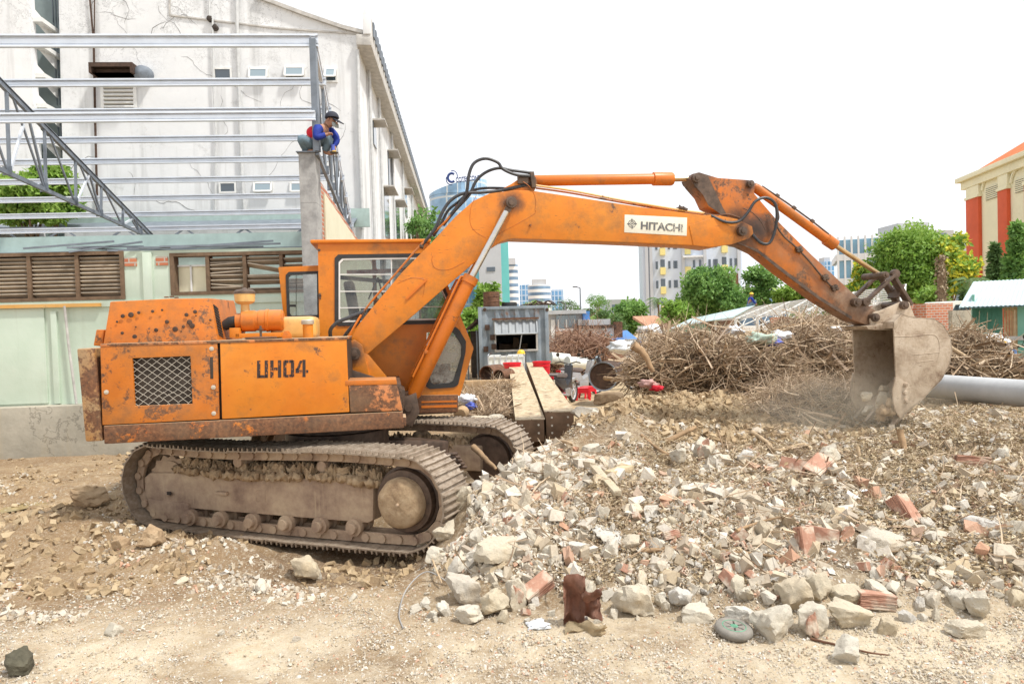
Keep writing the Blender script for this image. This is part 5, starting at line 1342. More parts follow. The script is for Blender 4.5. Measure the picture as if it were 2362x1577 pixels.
def make_tree(px, py_top, py_base, Y, wpx, label, mat='leaf_green', group='trees beyond the site', n=2600, name='tree', seed=1, trunk=True, clumps=26, size=None, shape='round', zb=0, cat='tree', opento=.2, flowers=None):
    """crown between the photo rows py_top..py_base, width wpx, at distance Y"""
    top = at(px, py_top, Y); bot = at(px, py_base, Y); wd = wpx/F*Y; h_ = top.z-bot.z
    t = thing(name, label, cat, (top.x, Y, zb), 0, group)
    rs = np.random.RandomState(seed*7+3); cen = []; rad = []
    zc = bot.z-zb
    for k in range(clumps):
        for _ in range(60):
            u, v, w_ = rs.uniform(-1, 1, 3)
            if shape == 'round': ok = u*u+v*v+w_*w_ < 1
            elif shape == 'cone': ok = u*u+v*v < ((1-w_)/2)**2*1.0+.004
            else: ok = u*u+v*v < .8*(1-.5*max(0, w_))
            if ok: break
        if shape == 'cone': w_ = -1+2*(k+.5)/clumps; a_ = rs.uniform(0, 6.28); q_ = (1-w_)/2*rs.uniform(.3, .95); u, v = q_*math.cos(a_), q_*math.sin(a_)
        r_ = (.26+.14*rs.rand())*min(wd, h_)*.62 if shape != 'cone' else wd*(.09+.13*(1-w_)/2)
        cen.append((u*(wd/2-r_*.55), v*(wd/2-r_*.5), zc+h_/2+w_*(h_/2-r_*.5))); rad.append(r_)
    V_, F_, a_ = leafcards(cen, rad, n, size or max(.16, .03*wd), seed)
    link('crown', npmesh('crown', V_, F_, a_), MT[mat], t)
    if flowers:
        V2, F2, a2 = leafcards(cen, [r*1.05 for r in rad], flowers[1], (size or .3)*.9, seed+5)
        link('blossom', npmesh('blossom', V2, F2, a2), MT[flowers[0]], t)
    if trunk:
        b = MB(); z1 = zc+h_*.55; r0 = max(.08, .022*wd)
        sway = rs.uniform(-.04, .04, 2)*wd
        b.tube([(0, 0, -.2), (sway[0]*.5, 0, z1*.5), (sway[0], sway[1], z1)], [r0, r0*.75, r0*.4], 8)
        for c_ in sorted(zip(cen, rad), key=lambda q_: -q_[1])[:8]:
            c3 = Vector(c_[0]); b.tube([(sway[0]*.6, 0, max(.3, zc*.8)+rs.rand()*h_*.3), c3*.55+Vector((0, 0, c3.z*.38)), c3], [r0*.45, r0*.28, r0*.1], 5)
        b.build('trunk', MT['bark'], t)
    return t
def palm(px, py, Y, rpx, label, mat='leaf_dark', n=16, seed=1, name='palm_tree', group=None, zb=0, py_base=None, leafw=.5):
    c = at(px, py, Y); Rr = rpx/F*Y
    t = thing(name, label, 'palm tree', (c.x, Y, zb), 0, group); rs = random.Random(seed)
    V_ = []; F_ = []; A_ = []
    for k in range(n):
        a_ = 2*math.pi*k/n+rs.uniform(-.2, .2); el = rs.uniform(-.1, 1.0); pts = []
        for j in range(8):
            s_ = j/7; pts.append(Vector((math.cos(a_)*Rr*s_*math.cos(el*.5), math.sin(a_)*Rr*s_*math.cos(el*.5), c.z-zb+Rr*(math.sin(el)*s_*.9-.75*s_*s_))))
        for j in range(7):
            p, q_ = pts[j], pts[j+1]; d_ = (q_-p).normalized(); sd_ = d_.cross(Vector((0, 0, 1))).normalized()
            for m_ in range(4):
                pp = p.lerp(q_, m_/4)
                for s_ in (-1, 1):
                    ln = Rr*leafw*math.sin(math.pi*min(.95, (j+m_/4+.6)/7.6))*rs.uniform(.7, 1.1)*.8
                    tip = pp+sd_*s_*ln*.8+d_*ln*.5-Vector((0, 0, ln*.45)); i0 = len(V_)
                    V_ += [pp, pp+d_*Rr*.02, tip, pp+d_*Rr*.045]; F_.append((i0, i0+1, i0+2, i0+3)); A_ += [rs.random()]*4
    link('fronds', npmesh('fronds', np.array([tuple(v) for v in V_]), F_, A_), MT[mat], t)
    b = MB(); b.tube([(0, 0, -.2), (Rr*.03, 0, (c.z-zb)*.5), (0, 0, c.z-zb)], [Rr*.09, Rr*.07, Rr*.06], 9); b.build('trunk', MT['bark'], t)
    return t
def twigs(n, sampler, length, rad, seed, bend=.35, up=.1, sides=3, segs=3, lenvar=(.3, 1.2)):
    """many thin branches; sampler(rs, n) -> start points"""
    rs = np.random.RandomState(seed); P0 = sampler(rs, n); d = rs.normal(size=(n, 3)); d[:, 2] = d[:, 2]*.45+up; d /= np.linalg.norm(d, axis=1)[:, None]
    L_ = length*rs.uniform(*lenvar, n); r_ = rad*rs.uniform(.5, 1.5, n); Vs = []; Fs = []; base = 0
    pts = [P0-d*L_[:, None]*.5]
    for k in range(segs):
        d = d+rs.normal(size=(n, 3))*bend*.5; d /= np.linalg.norm(d, axis=1)[:, None]; pts.append(pts[-1]+d*(L_/segs)[:, None])
    dd = pts[-1]-pts[0]; a = np.cross(dd, rs.normal(size=(n, 3))); a /= np.maximum(np.linalg.norm(a, axis=1), 1e-6)[:, None]; b_ = np.cross(dd, a); b_ /= np.maximum(np.linalg.norm(b_, axis=1), 1e-6)[:, None]
    V_ = np.zeros((n, segs+1, sides, 3))
    for k in range(segs+1):
        rk = r_*(1-.75*k/segs)
        for s_ in range(sides):
            t_ = 2*math.pi*s_/sides; V_[:, k, s_] = pts[k]+(a*math.cos(t_)+b_*math.sin(t_))*rk[:, None]
    idx = np.arange(n*(segs+1)*sides).reshape(n, segs+1, sides); F_ = []
    for k in range(segs):
        for s_ in range(sides):
            s2 = (s_+1) % sides; F_.append(np.stack([idx[:, k, s_], idx[:, k, s2], idx[:, k+1, s2], idx[:, k+1, s_]], 1))
    return V_.reshape(-1, 3), np.concatenate(F_), np.repeat(rs.rand(n), (segs+1)*sides)
# ================================================================ skyline
def facade(name, wall, glass, fl=3.4, bay=3.0, gw=.7, gh=.6, offz=0):
    """window grid drawn by object coordinates: facade pattern"""
    q = NT(name, .5); sx = q.sep(); h_ = q.math('ADD', sx[0], sx[1])
    fx = q.math('ABSOLUTE', q.math('SUBTRACT', q.math('FRACT', q.math('DIVIDE', h_, bay)), .5))
    fz = q.math('ABSOLUTE', q.math('SUBTRACT', q.math('FRACT', q.math('DIVIDE', sx[2], fl)), .5))
    m_ = q.math('MULTIPLY', q.step(fx, gw/2, gw/2+.01, True), q.step(fz, gh/2, gh/2+.01, True))
    gv = q.mix(q.step(q.noise(.15, 3), .35, .65), glass, tuple(min(1, v*1.9+.03) for v in glass))
    q.col(q.mix(m_, wall, gv)); q.l(q.math('ADD', q.math('MULTIPLY', m_, -.6), .8), q.p.inputs['Roughness']); MT[name] = q.m
facade('fac_curtain', (.55, .60, .62), (.15, .25, .36), 3.6, 2.2, .88, .86)
facade('fac_teal', (.5, .6, .6), (.07, .33, .36), 3.6, 3.5, .92, .7)
facade('fac_bands', (.78, .78, .77), (.10, .16, .24), 3.3, 400, 1.1, .5)
facade('fac_blue', (.45, .55, .68), (.08, .2, .36), 3.3, 2.4, .7, .8)
facade('fac_grey', (.42, .42, .41), (.1, .13, .16), 3.3, 3.0, .5, .5)
flat('fac_white', (.72, .73, .74), .7, 0, .1, .1, 0); flat('fac_pale_blue', (.60, .66, .76), .7, 0, .1, .1, 0); flat('fac_yellow', (.78, .66, .26), .7, 0, .1, .5, 0)
flat('fac_gray', (.50, .51, .53), .7, 0, .1, .2, 0); flat('fac_teal_panel', (.16, .55, .53), .5, 0, .1, .2, 0)
flat('orange_tile', (.62, .16, .04), .8, 0, .3, 2, .3); flat('red_pilaster', (.62, .10, .035), .8, 0, .15, 1, .1); flat('cream', (.80, .74, .53), .85, 0, .1, .6, .1)
flat('faded_tile', (.5, .26, .16), .85, 0, .3, 2, .3); flat('sign_blue', (.02, .05, .2), .5); flat('blue_paint', (.05, .2, .5), .5, 0, .2); flat('grey_sheet', (.45, .46, .47), .6, 0, .2, 2)

def tower(name, label, x0_, x1_, yt, Y, depth, m, cat='tower', round_=False, yaw=0, group=None, floors=None, band='fac_white', roofbox=None):
    a_ = at(x0_, yt, Y); c_ = at(x1_, yt, Y); cx = (a_.x+c_.x)/2; w_ = c_.x-a_.x; z_ = (a_.z+c_.z)/2
    t = thing(name, label, cat, (cx, Y+depth/2, 0), yaw, group)
    b = MB()
    if round_: b.lathe([(w_/2, -1), (w_/2, z_)], (0, 0, 0), 'z', 40)
    else: b.box2((-w_/2, -depth/2, -1), (w_/2, depth/2, z_))
    b.build('wall', MT[m], t, smooth=30)
    if floors:
        b = MB(); n_ = int(z_/floors)
        for k in range(1, n_+1):
            if round_: b.lathe([(w_/2*.9, k*floors-.35), (w_/2+.5, k*floors-.35), (w_/2+.5, k*floors+.55), (w_/2*.9, k*floors+.55)], (0, 0, 0), 'z', 40)
            else: b.box2((-w_/2-.3, -depth/2-.4, k*floors-.35), (w_/2+.3, depth/2+.3, k*floors+.5))
        b.build('floor_bands', MT[band], t, smooth=30)
    if roofbox:
        b = MB(); b.box2((-w_*.3, -depth*.2, z_), (w_*.3, depth*.3, z_+roofbox)); b.build('roof_plant', MT['fac_gray'], t)
    return t, w_, z_
# curved glass office tower with a rooftop sign
GY_ = 160; ga = at(978, 455, GY_); gc = at(1165, 455, GY_)
gt, gw__, gz_ = tower('glass_tower', 'curved blue glass office tower with lettering on its roof', 980, 1120, 440, GY_, 18, 'fac_curtain', round_=True, floors=3.6*6)
b = MB(); rr = gw__/2
n_ = 48
vs = []; 
for k in range(n_):
    a_ = 2*math.pi*k/n_; x_, y_ = rr*1.015*math.cos(a_), rr*1.015*math.sin(a_); vs.append((x_, y_))
zlo_ = at(1000, 452, GY_).z
b._add([(x_, y_, gz_) for x_, y_ in vs]+[(x_, y_, gz_+.5+ (x_/rr+1)*1.7) for x_, y_ in vs], [tuple(range(n_)), tuple(range(2*n_-1, n_-1, -1))]+[(i, (i+1) % n_, n_+(i+1) % n_, n_+i) for i in range(n_)])
b.build('roof_crown', MT['fac_curtain'], gt)
sgn = thing('roof_sign', 'dark blue company lettering with round swoosh emblem on the glass tower roof', 'sign', at(1050, 425, GY_-6))
SO = sgn.location
def rel(p): return Vector(p)-SO
p00 = rel(at(1052, 421, GY_-7)); p10 = rel(at(1107, 415, GY_-7))
place_text(textmesh('COTECCONS', 1, .02, .2), p00, p10, 1.05, 'lettering', MT['sign_blue'], sgn, (0, -1, 0))
cc = rel(at(1042, 410, GY_-7)); b = MB(); pts = [cc+Vector((.85*math.cos(R(a)), 0, .95*math.sin(R(a)))) for a in range(50, 311, 20)]; b.tube(pts, .27, 6); b.build('emblem_letter', MT['sign_blue'], sgn)
b = MB(); pts = [cc+Vector((1.35*math.cos(R(a))*.9+.25*math.sin(R(a)), 0, 1.5*math.sin(R(a)))) for a in range(-10, 120, 10)]; b.tube(pts, [.02]+[.11]*(len(pts)-2)+[.02], 5)
pts = [cc+Vector((1.35*math.cos(R(a))*.9+.25*math.sin(R(a)), 0, 1.5*math.sin(R(a)))) for a in range(170, 300, 10)]; b.tube(pts, [.02]+[.11]*(len(pts)-2)+[.02], 5); b.build('emblem_swoosh', MT['sign_blue'], sgn)
b = MB()
for k in range(7): c3 = p00.lerp(p10, k/6); b.bar(c3-Vector((0, 0, 1.6)), c3, .08, .08, (0, 1, 0))
b.bar(p00, p10, .1, .1); b.build('sign_frame', MT['galv_dark'], sgn)
g2, w2_, z2_ = tower('slab_tower', 'grey and teal slab tower rising behind the boom', 1100, 1152, 470, 150, 20, 'fac_gray')
b = MB()
for k in range(12):
    zz = z2_-3-k*3.6*1.0
    for xx in (-.0, ): b.box2((-w2_*.15, -10.15, zz-.7), (w2_*.22, -9.9, zz+.2)) if k % 2 else None
b.build('window_slots', MT['glass_dark'], g2)
b = MB(); b.box2((w2_/2-.02, -9, -1), (w2_/2+1.6, 9.5, z2_-1)); b.build('teal_side', MT['fac_teal_panel'], g2)
b = MB(); b.box2((-w2_/2-1.2, -8, -1), (-w2_/2, 9, z2_)); b.build('glass_side', MT['glass_teal'], g2)
tower('banded_tower', 'white banded round-ended tower just right of the teal slab', 1167, 1195, 607, 330, 20, 'fac_bands', round_=True, roofbox=3)
tower('blue_block', 'small blue high rise between two white banded towers', 1199, 1222, 657, 420, 20, 'fac_blue')
tower('round_banded_tower', 'broad rounded tower with white floor bands above the container', 1218, 1273, 655, 360, 24, 'fac_bands', round_=True, roofbox=3)
tower('blue_block', 'blue high rise just right of the broad rounded tower', 1273, 1299, 668, 440, 20, 'fac_blue')
# pale apartment block with yellow balconies
AM, AI = frame_at(1486, 720, 120, R(-8)); ab = root('apartment_block', 'pale blue apartment block with yellow balcony stacks under the boom', 'apartment block', AM)
Pa = lambda px, py, y=0: lp(px, py, y, AI)
wA = Pa(1712, 650)[0]; zA = Pa(1600, 512)[1]
b = MB(); b.box2((0, 0, 0), (wA, 16, zA)); b.build('wall', MT['fac_pale_blue'], ab)
nf = int(zA/3.3)
def stack(x0_, x1_, nm, m, out, zf=.0, hh=1.2):
    xa_, xb_ = Pa(x0_, 600)[0], Pa(x1_, 600)[0]
    for k in range(nf):
        b = MB(); b.box2((xa_, -out, k*3.3+zf), (xb_, 0, k*3.3+zf+hh)); b.build(nm, MT[m], ab)
rA = random.Random(4)
stack(1522, 1534, 'yellow_balcony', 'fac_yellow', 1.0); stack(1664, 1677, 'yellow_balcony', 'fac_yellow', 1.0); stack(1579, 1593, 'yellow_balcony', 'fac_yellow', .25)
b = MB()
for k in range(nf):
    b.box2((Pa(1574, 600)[0], -1.2, k*3.3+2.7), (Pa(1620, 600)[0], 0, k*3.3+3.0))
b.build('ledges', MT['fac_white'], ab)
for k in range(max(0, nf-9), nf):
    for x0_ in (1512, 1541, 1553, 1557, 1598, 1612, 1634, 1645, 1650, 1683, 1694):
        xa_ = Pa(x0_, 600)[0]; b = MB(); b.box2((xa_, -.06, k*3.3+1.0), (xa_+.38, 0, k*3.3+2.3)); b.build('window', MT['glass_dark'], ab)
    for x0_ in (1523, 1665): xa_ = Pa(x0_, 600)[0]; b = MB(); b.box2((xa_, -.04, k*3.3+1.3), (xa_+.75, 0, k*3.3+2.6)); b.build('balcony_door', MT['glass_dark'], ab)
b = MB()
for x0_ in (1488, 1498, 1572, 1622, 1700): xa_ = Pa(x0_, 600)[0]; b.box2((xa_, -.5, 0), (xa_+.5, 0, zA-2))
b.build('vertical_fins', MT['fac_gray'], ab)
tower('brown_building', 'dark brown roofed building beside the apartment block', 1676, 1703, 631, 90, 12, 'rust', 'building')
tower('white_office', 'low white office with glass band behind the trees under the arm', 1712, 1812, 662, 110, 15, 'fac_bands', 'building')
tower('far_blue_tower', 'small far blue tower between the arm and the glass office', 1904, 1927, 603, 430, 15, 'fac_blue', roofbox=3)
g3, w3_, z3_ = tower('glass_office', 'blue glass office with white floor slabs right of the bucket cylinder', 1972, 2072, 549, 95, 10, 'glass_sky', 'office', floors=3.3, yaw=R(-22))
b = MB()
for k in range(8): b.box2((-w3_/2+w3_*k/7-.12, -5.5, 0), (-w3_/2+w3_*k/7+.12, -5, z3_+.4))
b.build('mullions', MT['fac_white'], g3)
tower('grey_office', 'long grey office block rising behind the bright green tree', 2080, 2200, 532, 120, 14, 'fac_grey', 'office', roofbox=2)
tower('grey_office', 'lower grey block half hidden beside the cream hall', 2196, 2240, 540, 135, 14, 'fac_grey', 'office')
tower('far_house', 'low pale houses behind the trees above the container', 1400, 1470, 690, 150, 12, 'fac_grey', 'building')

# ---- cream hall with red pilasters
pl_ = at(2231, 560, 46.5); pr_ = at(2362, 560, 40); yawH = math.atan2(pr_.y-pl_.y, pr_.x-pl_.x)
HM = Matrix.Translation((pl_.x, pl_.y, 0)) @ Matrix.Rotation(yawH, 4, 'Z'); HI = HM.inverted()
hall = root('cream_hall', 'cream hall with red pilasters and an orange tiled roof', 'building', HM)
Ph = lambda px, py, y=0: lp(px, py, y, HI)
Lh = 16; zE = Ph(2232, 419)[1]
b = MB(); b.box2((0, 0, 0), (Lh, 9, zE)); b.build('wall', MT['cream'], hall)
b = MB(); b.box2((-.5, -.5, zE), (Lh+.4, 9.4, zE+.3)); b.box2((-.25, -.25, zE-.5), (Lh, 9.2, zE)); b.build('cornice', MT['cream'], hall, .03)
zR = zE+3.2
b = MB(); x_a = Ph(2254, 405)[0]
b._add([(.2, -.1, zE+.3), (Lh, -.1, zE+.3), (Lh, 9.1, zE+.3), (.2, 9.1, zE+.3), (2.2, 4.5, zR), (Lh-2, 4.5, zR)], [(3, 2, 1, 0), (0, 1, 5, 4), (2, 3, 4, 5), (0, 4, 3), (1, 2, 5)]); b.build('roof', MT['orange_tile'], hall, smooth=None)
for x0_, x1_, yt in ((2236, 2265, 461), (2310, 2332, 440), (2372, 2390, 425)):
    xa_, xb_ = Ph(x0_, 500)[0], Ph(x1_, 500)[0]; zz = Ph(x0_, yt)[1]
    b = MB(); b.box2((xa_, -.22, 0), (xb_, 0, zz)); b.build('pilaster', MT['red_pilaster'], hall, .02)
    b = MB(); b.box2((xa_, -.2, zz), (xb_, 0, zE-.5)); b.box2((xa_-.08, -.28, zz-.05), (xb_+.08, 0, zz+.12)); b.build('pilaster_cap', MT['cream'], hall, .02)
for x0_, x1_, y0_, y1_ in ((2275, 2304, 433, 463), (2343, 2372, 415, 446)):
    xa_, xb_, za, zb_ = q2(HI, x0_, y0_, x1_, y1_, 0)
    za, zb_ = Ph(x0_, y1_)[1], Ph(x0_, y0_)[1]
    b = MB(); b.box2((xa_, -.04, za), (xb_, -.01, zb_)); o = b.build('louvre', MT['galv_dark'], hall)
    b = MB()
    for k in range(7): b.box(((xa_+xb_)/2, -.07, za+(zb_-za)*(k+.5)/7), (xb_-xa_, .06, .06))
    b.build('slats', MT['cream'], o)
    b = MB(); cx_ = (xa_+xb_)/2; rx = (xb_-xa_)/2+.35
    b.tube([(cx_+rx*math.cos(R(a)), -.06, zb_-.1+.75*math.sin(R(a))) for a in range(0, 181, 15)], .09, 6); b.build('arch_moulding', MT['cream'], hall)

# ---- trees ---------------------------------------------------------------------
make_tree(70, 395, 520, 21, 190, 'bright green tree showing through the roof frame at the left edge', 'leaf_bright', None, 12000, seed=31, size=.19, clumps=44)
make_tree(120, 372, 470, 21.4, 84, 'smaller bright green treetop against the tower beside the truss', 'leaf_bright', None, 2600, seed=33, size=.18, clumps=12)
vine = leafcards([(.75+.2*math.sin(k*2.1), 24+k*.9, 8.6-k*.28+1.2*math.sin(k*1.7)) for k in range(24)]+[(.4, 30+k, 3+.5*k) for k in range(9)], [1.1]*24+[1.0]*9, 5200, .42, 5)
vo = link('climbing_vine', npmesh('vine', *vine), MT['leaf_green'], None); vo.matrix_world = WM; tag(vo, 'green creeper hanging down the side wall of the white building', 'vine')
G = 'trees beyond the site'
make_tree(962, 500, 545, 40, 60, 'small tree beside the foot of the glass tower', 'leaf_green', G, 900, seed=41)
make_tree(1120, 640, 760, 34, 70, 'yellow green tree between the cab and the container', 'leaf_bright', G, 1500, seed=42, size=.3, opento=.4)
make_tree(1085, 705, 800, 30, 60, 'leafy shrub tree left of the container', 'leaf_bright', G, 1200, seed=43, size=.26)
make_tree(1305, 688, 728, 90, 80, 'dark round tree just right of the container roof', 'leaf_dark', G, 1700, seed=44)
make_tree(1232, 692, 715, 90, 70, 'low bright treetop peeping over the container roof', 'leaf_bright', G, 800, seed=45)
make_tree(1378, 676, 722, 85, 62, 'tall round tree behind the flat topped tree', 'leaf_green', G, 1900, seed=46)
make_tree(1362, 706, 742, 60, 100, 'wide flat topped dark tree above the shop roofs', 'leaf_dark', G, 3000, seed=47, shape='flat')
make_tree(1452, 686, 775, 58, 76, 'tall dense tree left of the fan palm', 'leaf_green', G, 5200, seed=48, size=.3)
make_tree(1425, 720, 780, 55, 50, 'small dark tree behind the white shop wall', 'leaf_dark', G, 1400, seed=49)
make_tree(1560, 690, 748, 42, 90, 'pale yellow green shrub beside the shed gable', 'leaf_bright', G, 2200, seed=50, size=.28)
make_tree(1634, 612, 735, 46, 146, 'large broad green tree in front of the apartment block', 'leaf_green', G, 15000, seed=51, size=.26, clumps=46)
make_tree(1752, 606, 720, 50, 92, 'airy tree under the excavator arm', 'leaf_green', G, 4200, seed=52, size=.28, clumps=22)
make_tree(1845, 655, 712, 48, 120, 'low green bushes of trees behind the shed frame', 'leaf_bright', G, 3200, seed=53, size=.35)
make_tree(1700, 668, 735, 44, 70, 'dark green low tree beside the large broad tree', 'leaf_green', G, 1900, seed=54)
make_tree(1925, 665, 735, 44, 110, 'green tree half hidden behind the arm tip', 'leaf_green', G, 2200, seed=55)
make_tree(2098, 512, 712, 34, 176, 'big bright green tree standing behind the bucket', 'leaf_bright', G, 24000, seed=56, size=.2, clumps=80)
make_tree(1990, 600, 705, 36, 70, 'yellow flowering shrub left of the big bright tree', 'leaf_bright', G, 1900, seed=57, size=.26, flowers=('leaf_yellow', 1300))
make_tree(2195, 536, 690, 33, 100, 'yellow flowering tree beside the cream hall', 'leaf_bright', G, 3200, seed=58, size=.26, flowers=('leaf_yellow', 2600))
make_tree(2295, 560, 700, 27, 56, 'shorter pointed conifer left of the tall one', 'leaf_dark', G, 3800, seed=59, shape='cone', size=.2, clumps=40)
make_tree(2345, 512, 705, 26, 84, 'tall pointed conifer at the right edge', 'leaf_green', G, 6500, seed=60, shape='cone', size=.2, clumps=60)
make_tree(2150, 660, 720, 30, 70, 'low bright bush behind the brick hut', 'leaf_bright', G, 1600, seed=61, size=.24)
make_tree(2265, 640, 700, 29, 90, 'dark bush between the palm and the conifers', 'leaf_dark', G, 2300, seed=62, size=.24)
palm(1518, 690, 52, 34, 'fan palm standing before the apartment block', seed=3, group='palms')
palm(2238, 648, 25, 52, 'dark feathery palm in front of the cream hall', seed=4, group='palms', leafw=.35)
palm(1361, 732, 48, 17, 'small papaya tree in front of the white shop', 'leaf_bright', 12, 5, 'papaya_tree')
palm(1527, 735, 40, 20, 'small papaya tree left of the pale shed roof', 'leaf_bright', 12, 6, 'papaya_tree')
t_ = at(2171, 594, 29); ts = thing('dead_palm_trunk', 'bare shaggy brown palm trunk before the yellow flowers', 'tree trunk', (t_.x, 29, 0))
b = MB(); b.tube([(0, 0, 0), (.02, 0, 2), (0, 0, t_.z*.8), (.02, 0, t_.z)], [.14, .15, .17, .06], 9); b.build('trunk', MT['bark'], ts)
v3 = leafcards([(0, 0, 2+k*.28) for k in range(9)], [.2]*9, 700, .14, 9, droop=1.5); link('dry_husks', npmesh('husks', *v3), MT['leaf_dry'], ts)
# far continuous tree belt
rs = np.random.RandomState(2); cen = []; rad = []
for k in range(150):
    x_ = rs.uniform(-40, 140); y_ = rs.uniform(120, 170); r_ = rs.uniform(1.8, 3.4); cen.append((x_, y_, rs.uniform(.5, 3.0))); rad.append(r_)
tag(link('tree_belt', npmesh('belt', *leafcards(cen, rad, 15000, .9, 77)), MT['leaf_green']), kind='stuff')
C.objects['tree_belt']['label'] = 'distant belt of low trees along the horizon'
# lamp posts
for px, yt, Y, lb in ((1338, 664, 80, 'tall thin street lamp above the flat topped tree'), (1304, 700, 75, 'short lamp post left of the tall thin lamp')):
    p = at(px, yt, Y); t = thing('street_lamp', lb, 'street lamp', (p.x, Y, 0), 0, 'street lamps')
    b = MB(); b.tube([(0, 0, 0), (0, 0, p.z)], [.12, .07], 8); b.build('pole', MT['galv_dark'], t)
    b = MB(); b.tube([(0, 0, p.z), (-.5, 0, p.z+.15)], .05, 6); b.box((-.6, 0, p.z+.15), (.5, .2, .12)); b.build('lamp_head', MT['dark_steel'], t)

# ---- shops -----------------------------------------------------------------------
def shopframe(px, Y, yaw=R(3)): return frame_at(px, 760, Y, yaw)
SM, SI = shopframe(1270, 45); sh = root('glass_shop', 'flat roofed shop with a wide glass front and blue end pillar', 'shop', SM)
Ps = lambda px, py, y=0: lp(px, py, y, SI)
w_ = Ps(1345, 760)[0]; zt_ = Ps(1300, 719)[1]
b = MB(); b.box2((0, .3, 0), (w_, 8, zt_)); b.build('wall', MT['fac_gray'], sh)
b = MB(); b.box2((-.3, -.2, zt_-.15), (w_+.2, 8.2, zt_+.1)); b.build('roof_edge', MT['grey_sheet'], sh)
b = MB(); b.box2((.4, .2, Ps(1300, 757)[1]), (w_-.4, .28, Ps(1300, 727)[1])); b.build('shop_glass', MT['glass_grey'], sh)
b = MB(); b.box2((0, .1, Ps(1300, 763)[1]), (w_, .25, Ps(1300, 758)[1])); b.box2((.05, .05, 0), (.3, .25, zt_-.5)); b.box2((w_-.3, .05, 0), (w_-.05, .25, zt_-.5))
for k in range(1, 4): b.box2((w_*k/4-.04, .1, Ps(1300, 757)[1]), (w_*k/4+.04, .2, zt_-.5))
b.build('frames', MT['white_paint'], sh)
b = MB(); b.box2((.3, -.1, Ps(1300, 772)[1]), (w_-.3, .2, Ps(1300, 764)[1])); b.build('red_awning', MT['brickfrag'], sh)
b = MB(); b.box2((w_, -.1, 0), (w_+.45, .4, zt_)); b.build('blue_pillar', MT['blue_paint'], sh)
SM, SI = shopframe(1350, 42); s2 = root('white_shop', 'low white walled building with a rusty eave', 'building', SM)
w_ = Ps(1416, 760)[0]; w_ = lp(1416, 760, 0, SI)[0]; zt_ = lp(1380, 757, 0, SI)[1]
b = MB(); b.box2((0, 0, 0), (w_, 7, zt_)); b.build('wall', MT['wall_white'], s2)
b = MB(); b.box2((-.1, -.2, zt_), (w_+.1, 7, zt_+.2)); b.build('eave', MT['rust_dark'], s2)
b = MB(); b.box2((.3, .5, zt_+.2), (w_-.1, 6, lp(1380, 736, 0, SI)[1])); b.build('parapet', MT['fac_gray'], s2)
b = MB(); b.box2((w_*.68, -.05, 0), (w_*.95, 0, zt_*.75)); b.build('door', MT['fac_teal'], s2)
b = MB(); b.box2((w_, -.15, 0), (w_+.5, .3, lp(1420, 742, 0, SI)[1])); b.build('blue_post', MT['rust'], s2)
for x0_, x1_, y0_, y1_, Y, m, lb, nm in ((1430, 1475, 764, 782, 40, 'blue_paint', 'blue tarpaulin stall beside the rusty post', 'stall'), (1500, 1545, 727, 760, 46, 'faded_tile', 'small house with a faded orange tile roof behind the papaya', 'house'), (1440, 1475, 782, 800, 36, 'grey_sheet', 'grey sheet fence panel below the blue stall', 'fence')):
    M0, I0 = frame_at(x0_, 760, Y, R(3)); t = root(nm.replace(' ', '_'), lb, nm, M0); w_ = lp(x1_, 760, 0, I0)[0]; z1 = lp(x0_, y0_, 0, I0)[1]; z0 = lp(x0_, y1_, 0, I0)[1]
    if nm == 'fence':
        b = MB()
        for k in range(14): b.box2((w_*k/14, 0 if k % 2 else .03, 0), (w_*(k+1)/14, .05 if k % 2 else .08, z1))
        b.build('panel', MT[m], t)
    else:
        b = MB(); b.box2((.1, .3, 0), (w_-.1, 4, z1-.7)); b.build('wall', MT['fac_white' if nm == 'house' else 'fac_gray'], t)
        b = MB(); b.hexa([Vector(p) for p in ((-.2, -.4, z1-.9), (w_+.2, -.4, z1-.9), (w_+.2, 4.2, z1-.2), (-.2, 4.2, z1-.2), (-.2, -.4, z1-.8), (w_+.2, -.4, z1-.8), (w_+.2, 4.2, z1), (-.2, 4.2, z1))]); b.build('roof', MT[m], t)

# ---- shed skeleton with pale roof sheets ---------------------------------------------
E0, E1 = at(1650, 740, 34), at(2075, 697, 25); R0, R1 = at(1740, 708, 39), at(2090, 656, 30)
shd = thing('shed_frame', 'long white shed skeleton with pale roof sheets only at its left end', 'shed', (E0.x, E0.y, 0)); so = Vector(shd.location)
for k in range(9):
    t_ = k/8; b = MB(); b.bar(E0.lerp(R0, t_)-so, E1.lerp(R1, t_)-so, .04, .05); b.build('purlin', MT['white_paint'], shd, smooth=None)
for k in range(8):
    t_ = k/7; a_, c_ = E0.lerp(E1, t_)-so, R0.lerp(R1, t_)-so
    b = MB(); b.bar(a_, c_, .05, .05); b.bar(a_-Vector((0, 0, .45)), c_-Vector((0, 0, .45)), .04, .04)
    for j in range(6): b.bar(a_.lerp(c_, j/6)-Vector((0, 0, .45*(j % 2))), a_.lerp(c_, (j+1)/6)-Vector((0, 0, .45*((j+1) % 2))), .03, .04)
    b.build('rafter', MT['white_paint'], shd, smooth=None)
    b = MB(); b.bar((a_.x, a_.y, 0), a_, .1, .1, (0, 1, 0)); b.build('post', MT['white_paint'], shd, smooth=None)
sheet = [at(1536, 764, 33), at(1600, 746, 33.5), at(1690, 733, 33.6), at(1742, 705, 39), at(1592, 737, 40)]
b = MB(); vs = [p-so for p in sheet]+[p-so+Vector((0, 0, .05)) for p in sheet]; n_ = 5
b._add(vs, [tuple(range(n_)), tuple(range(2*n_-1, n_-1, -1))]+[(i, (i+1) % n_, n_+(i+1) % n_, n_+i) for i in range(n_)]); b.build('roof_sheet', MT['pale_roof'], shd, smooth=None)
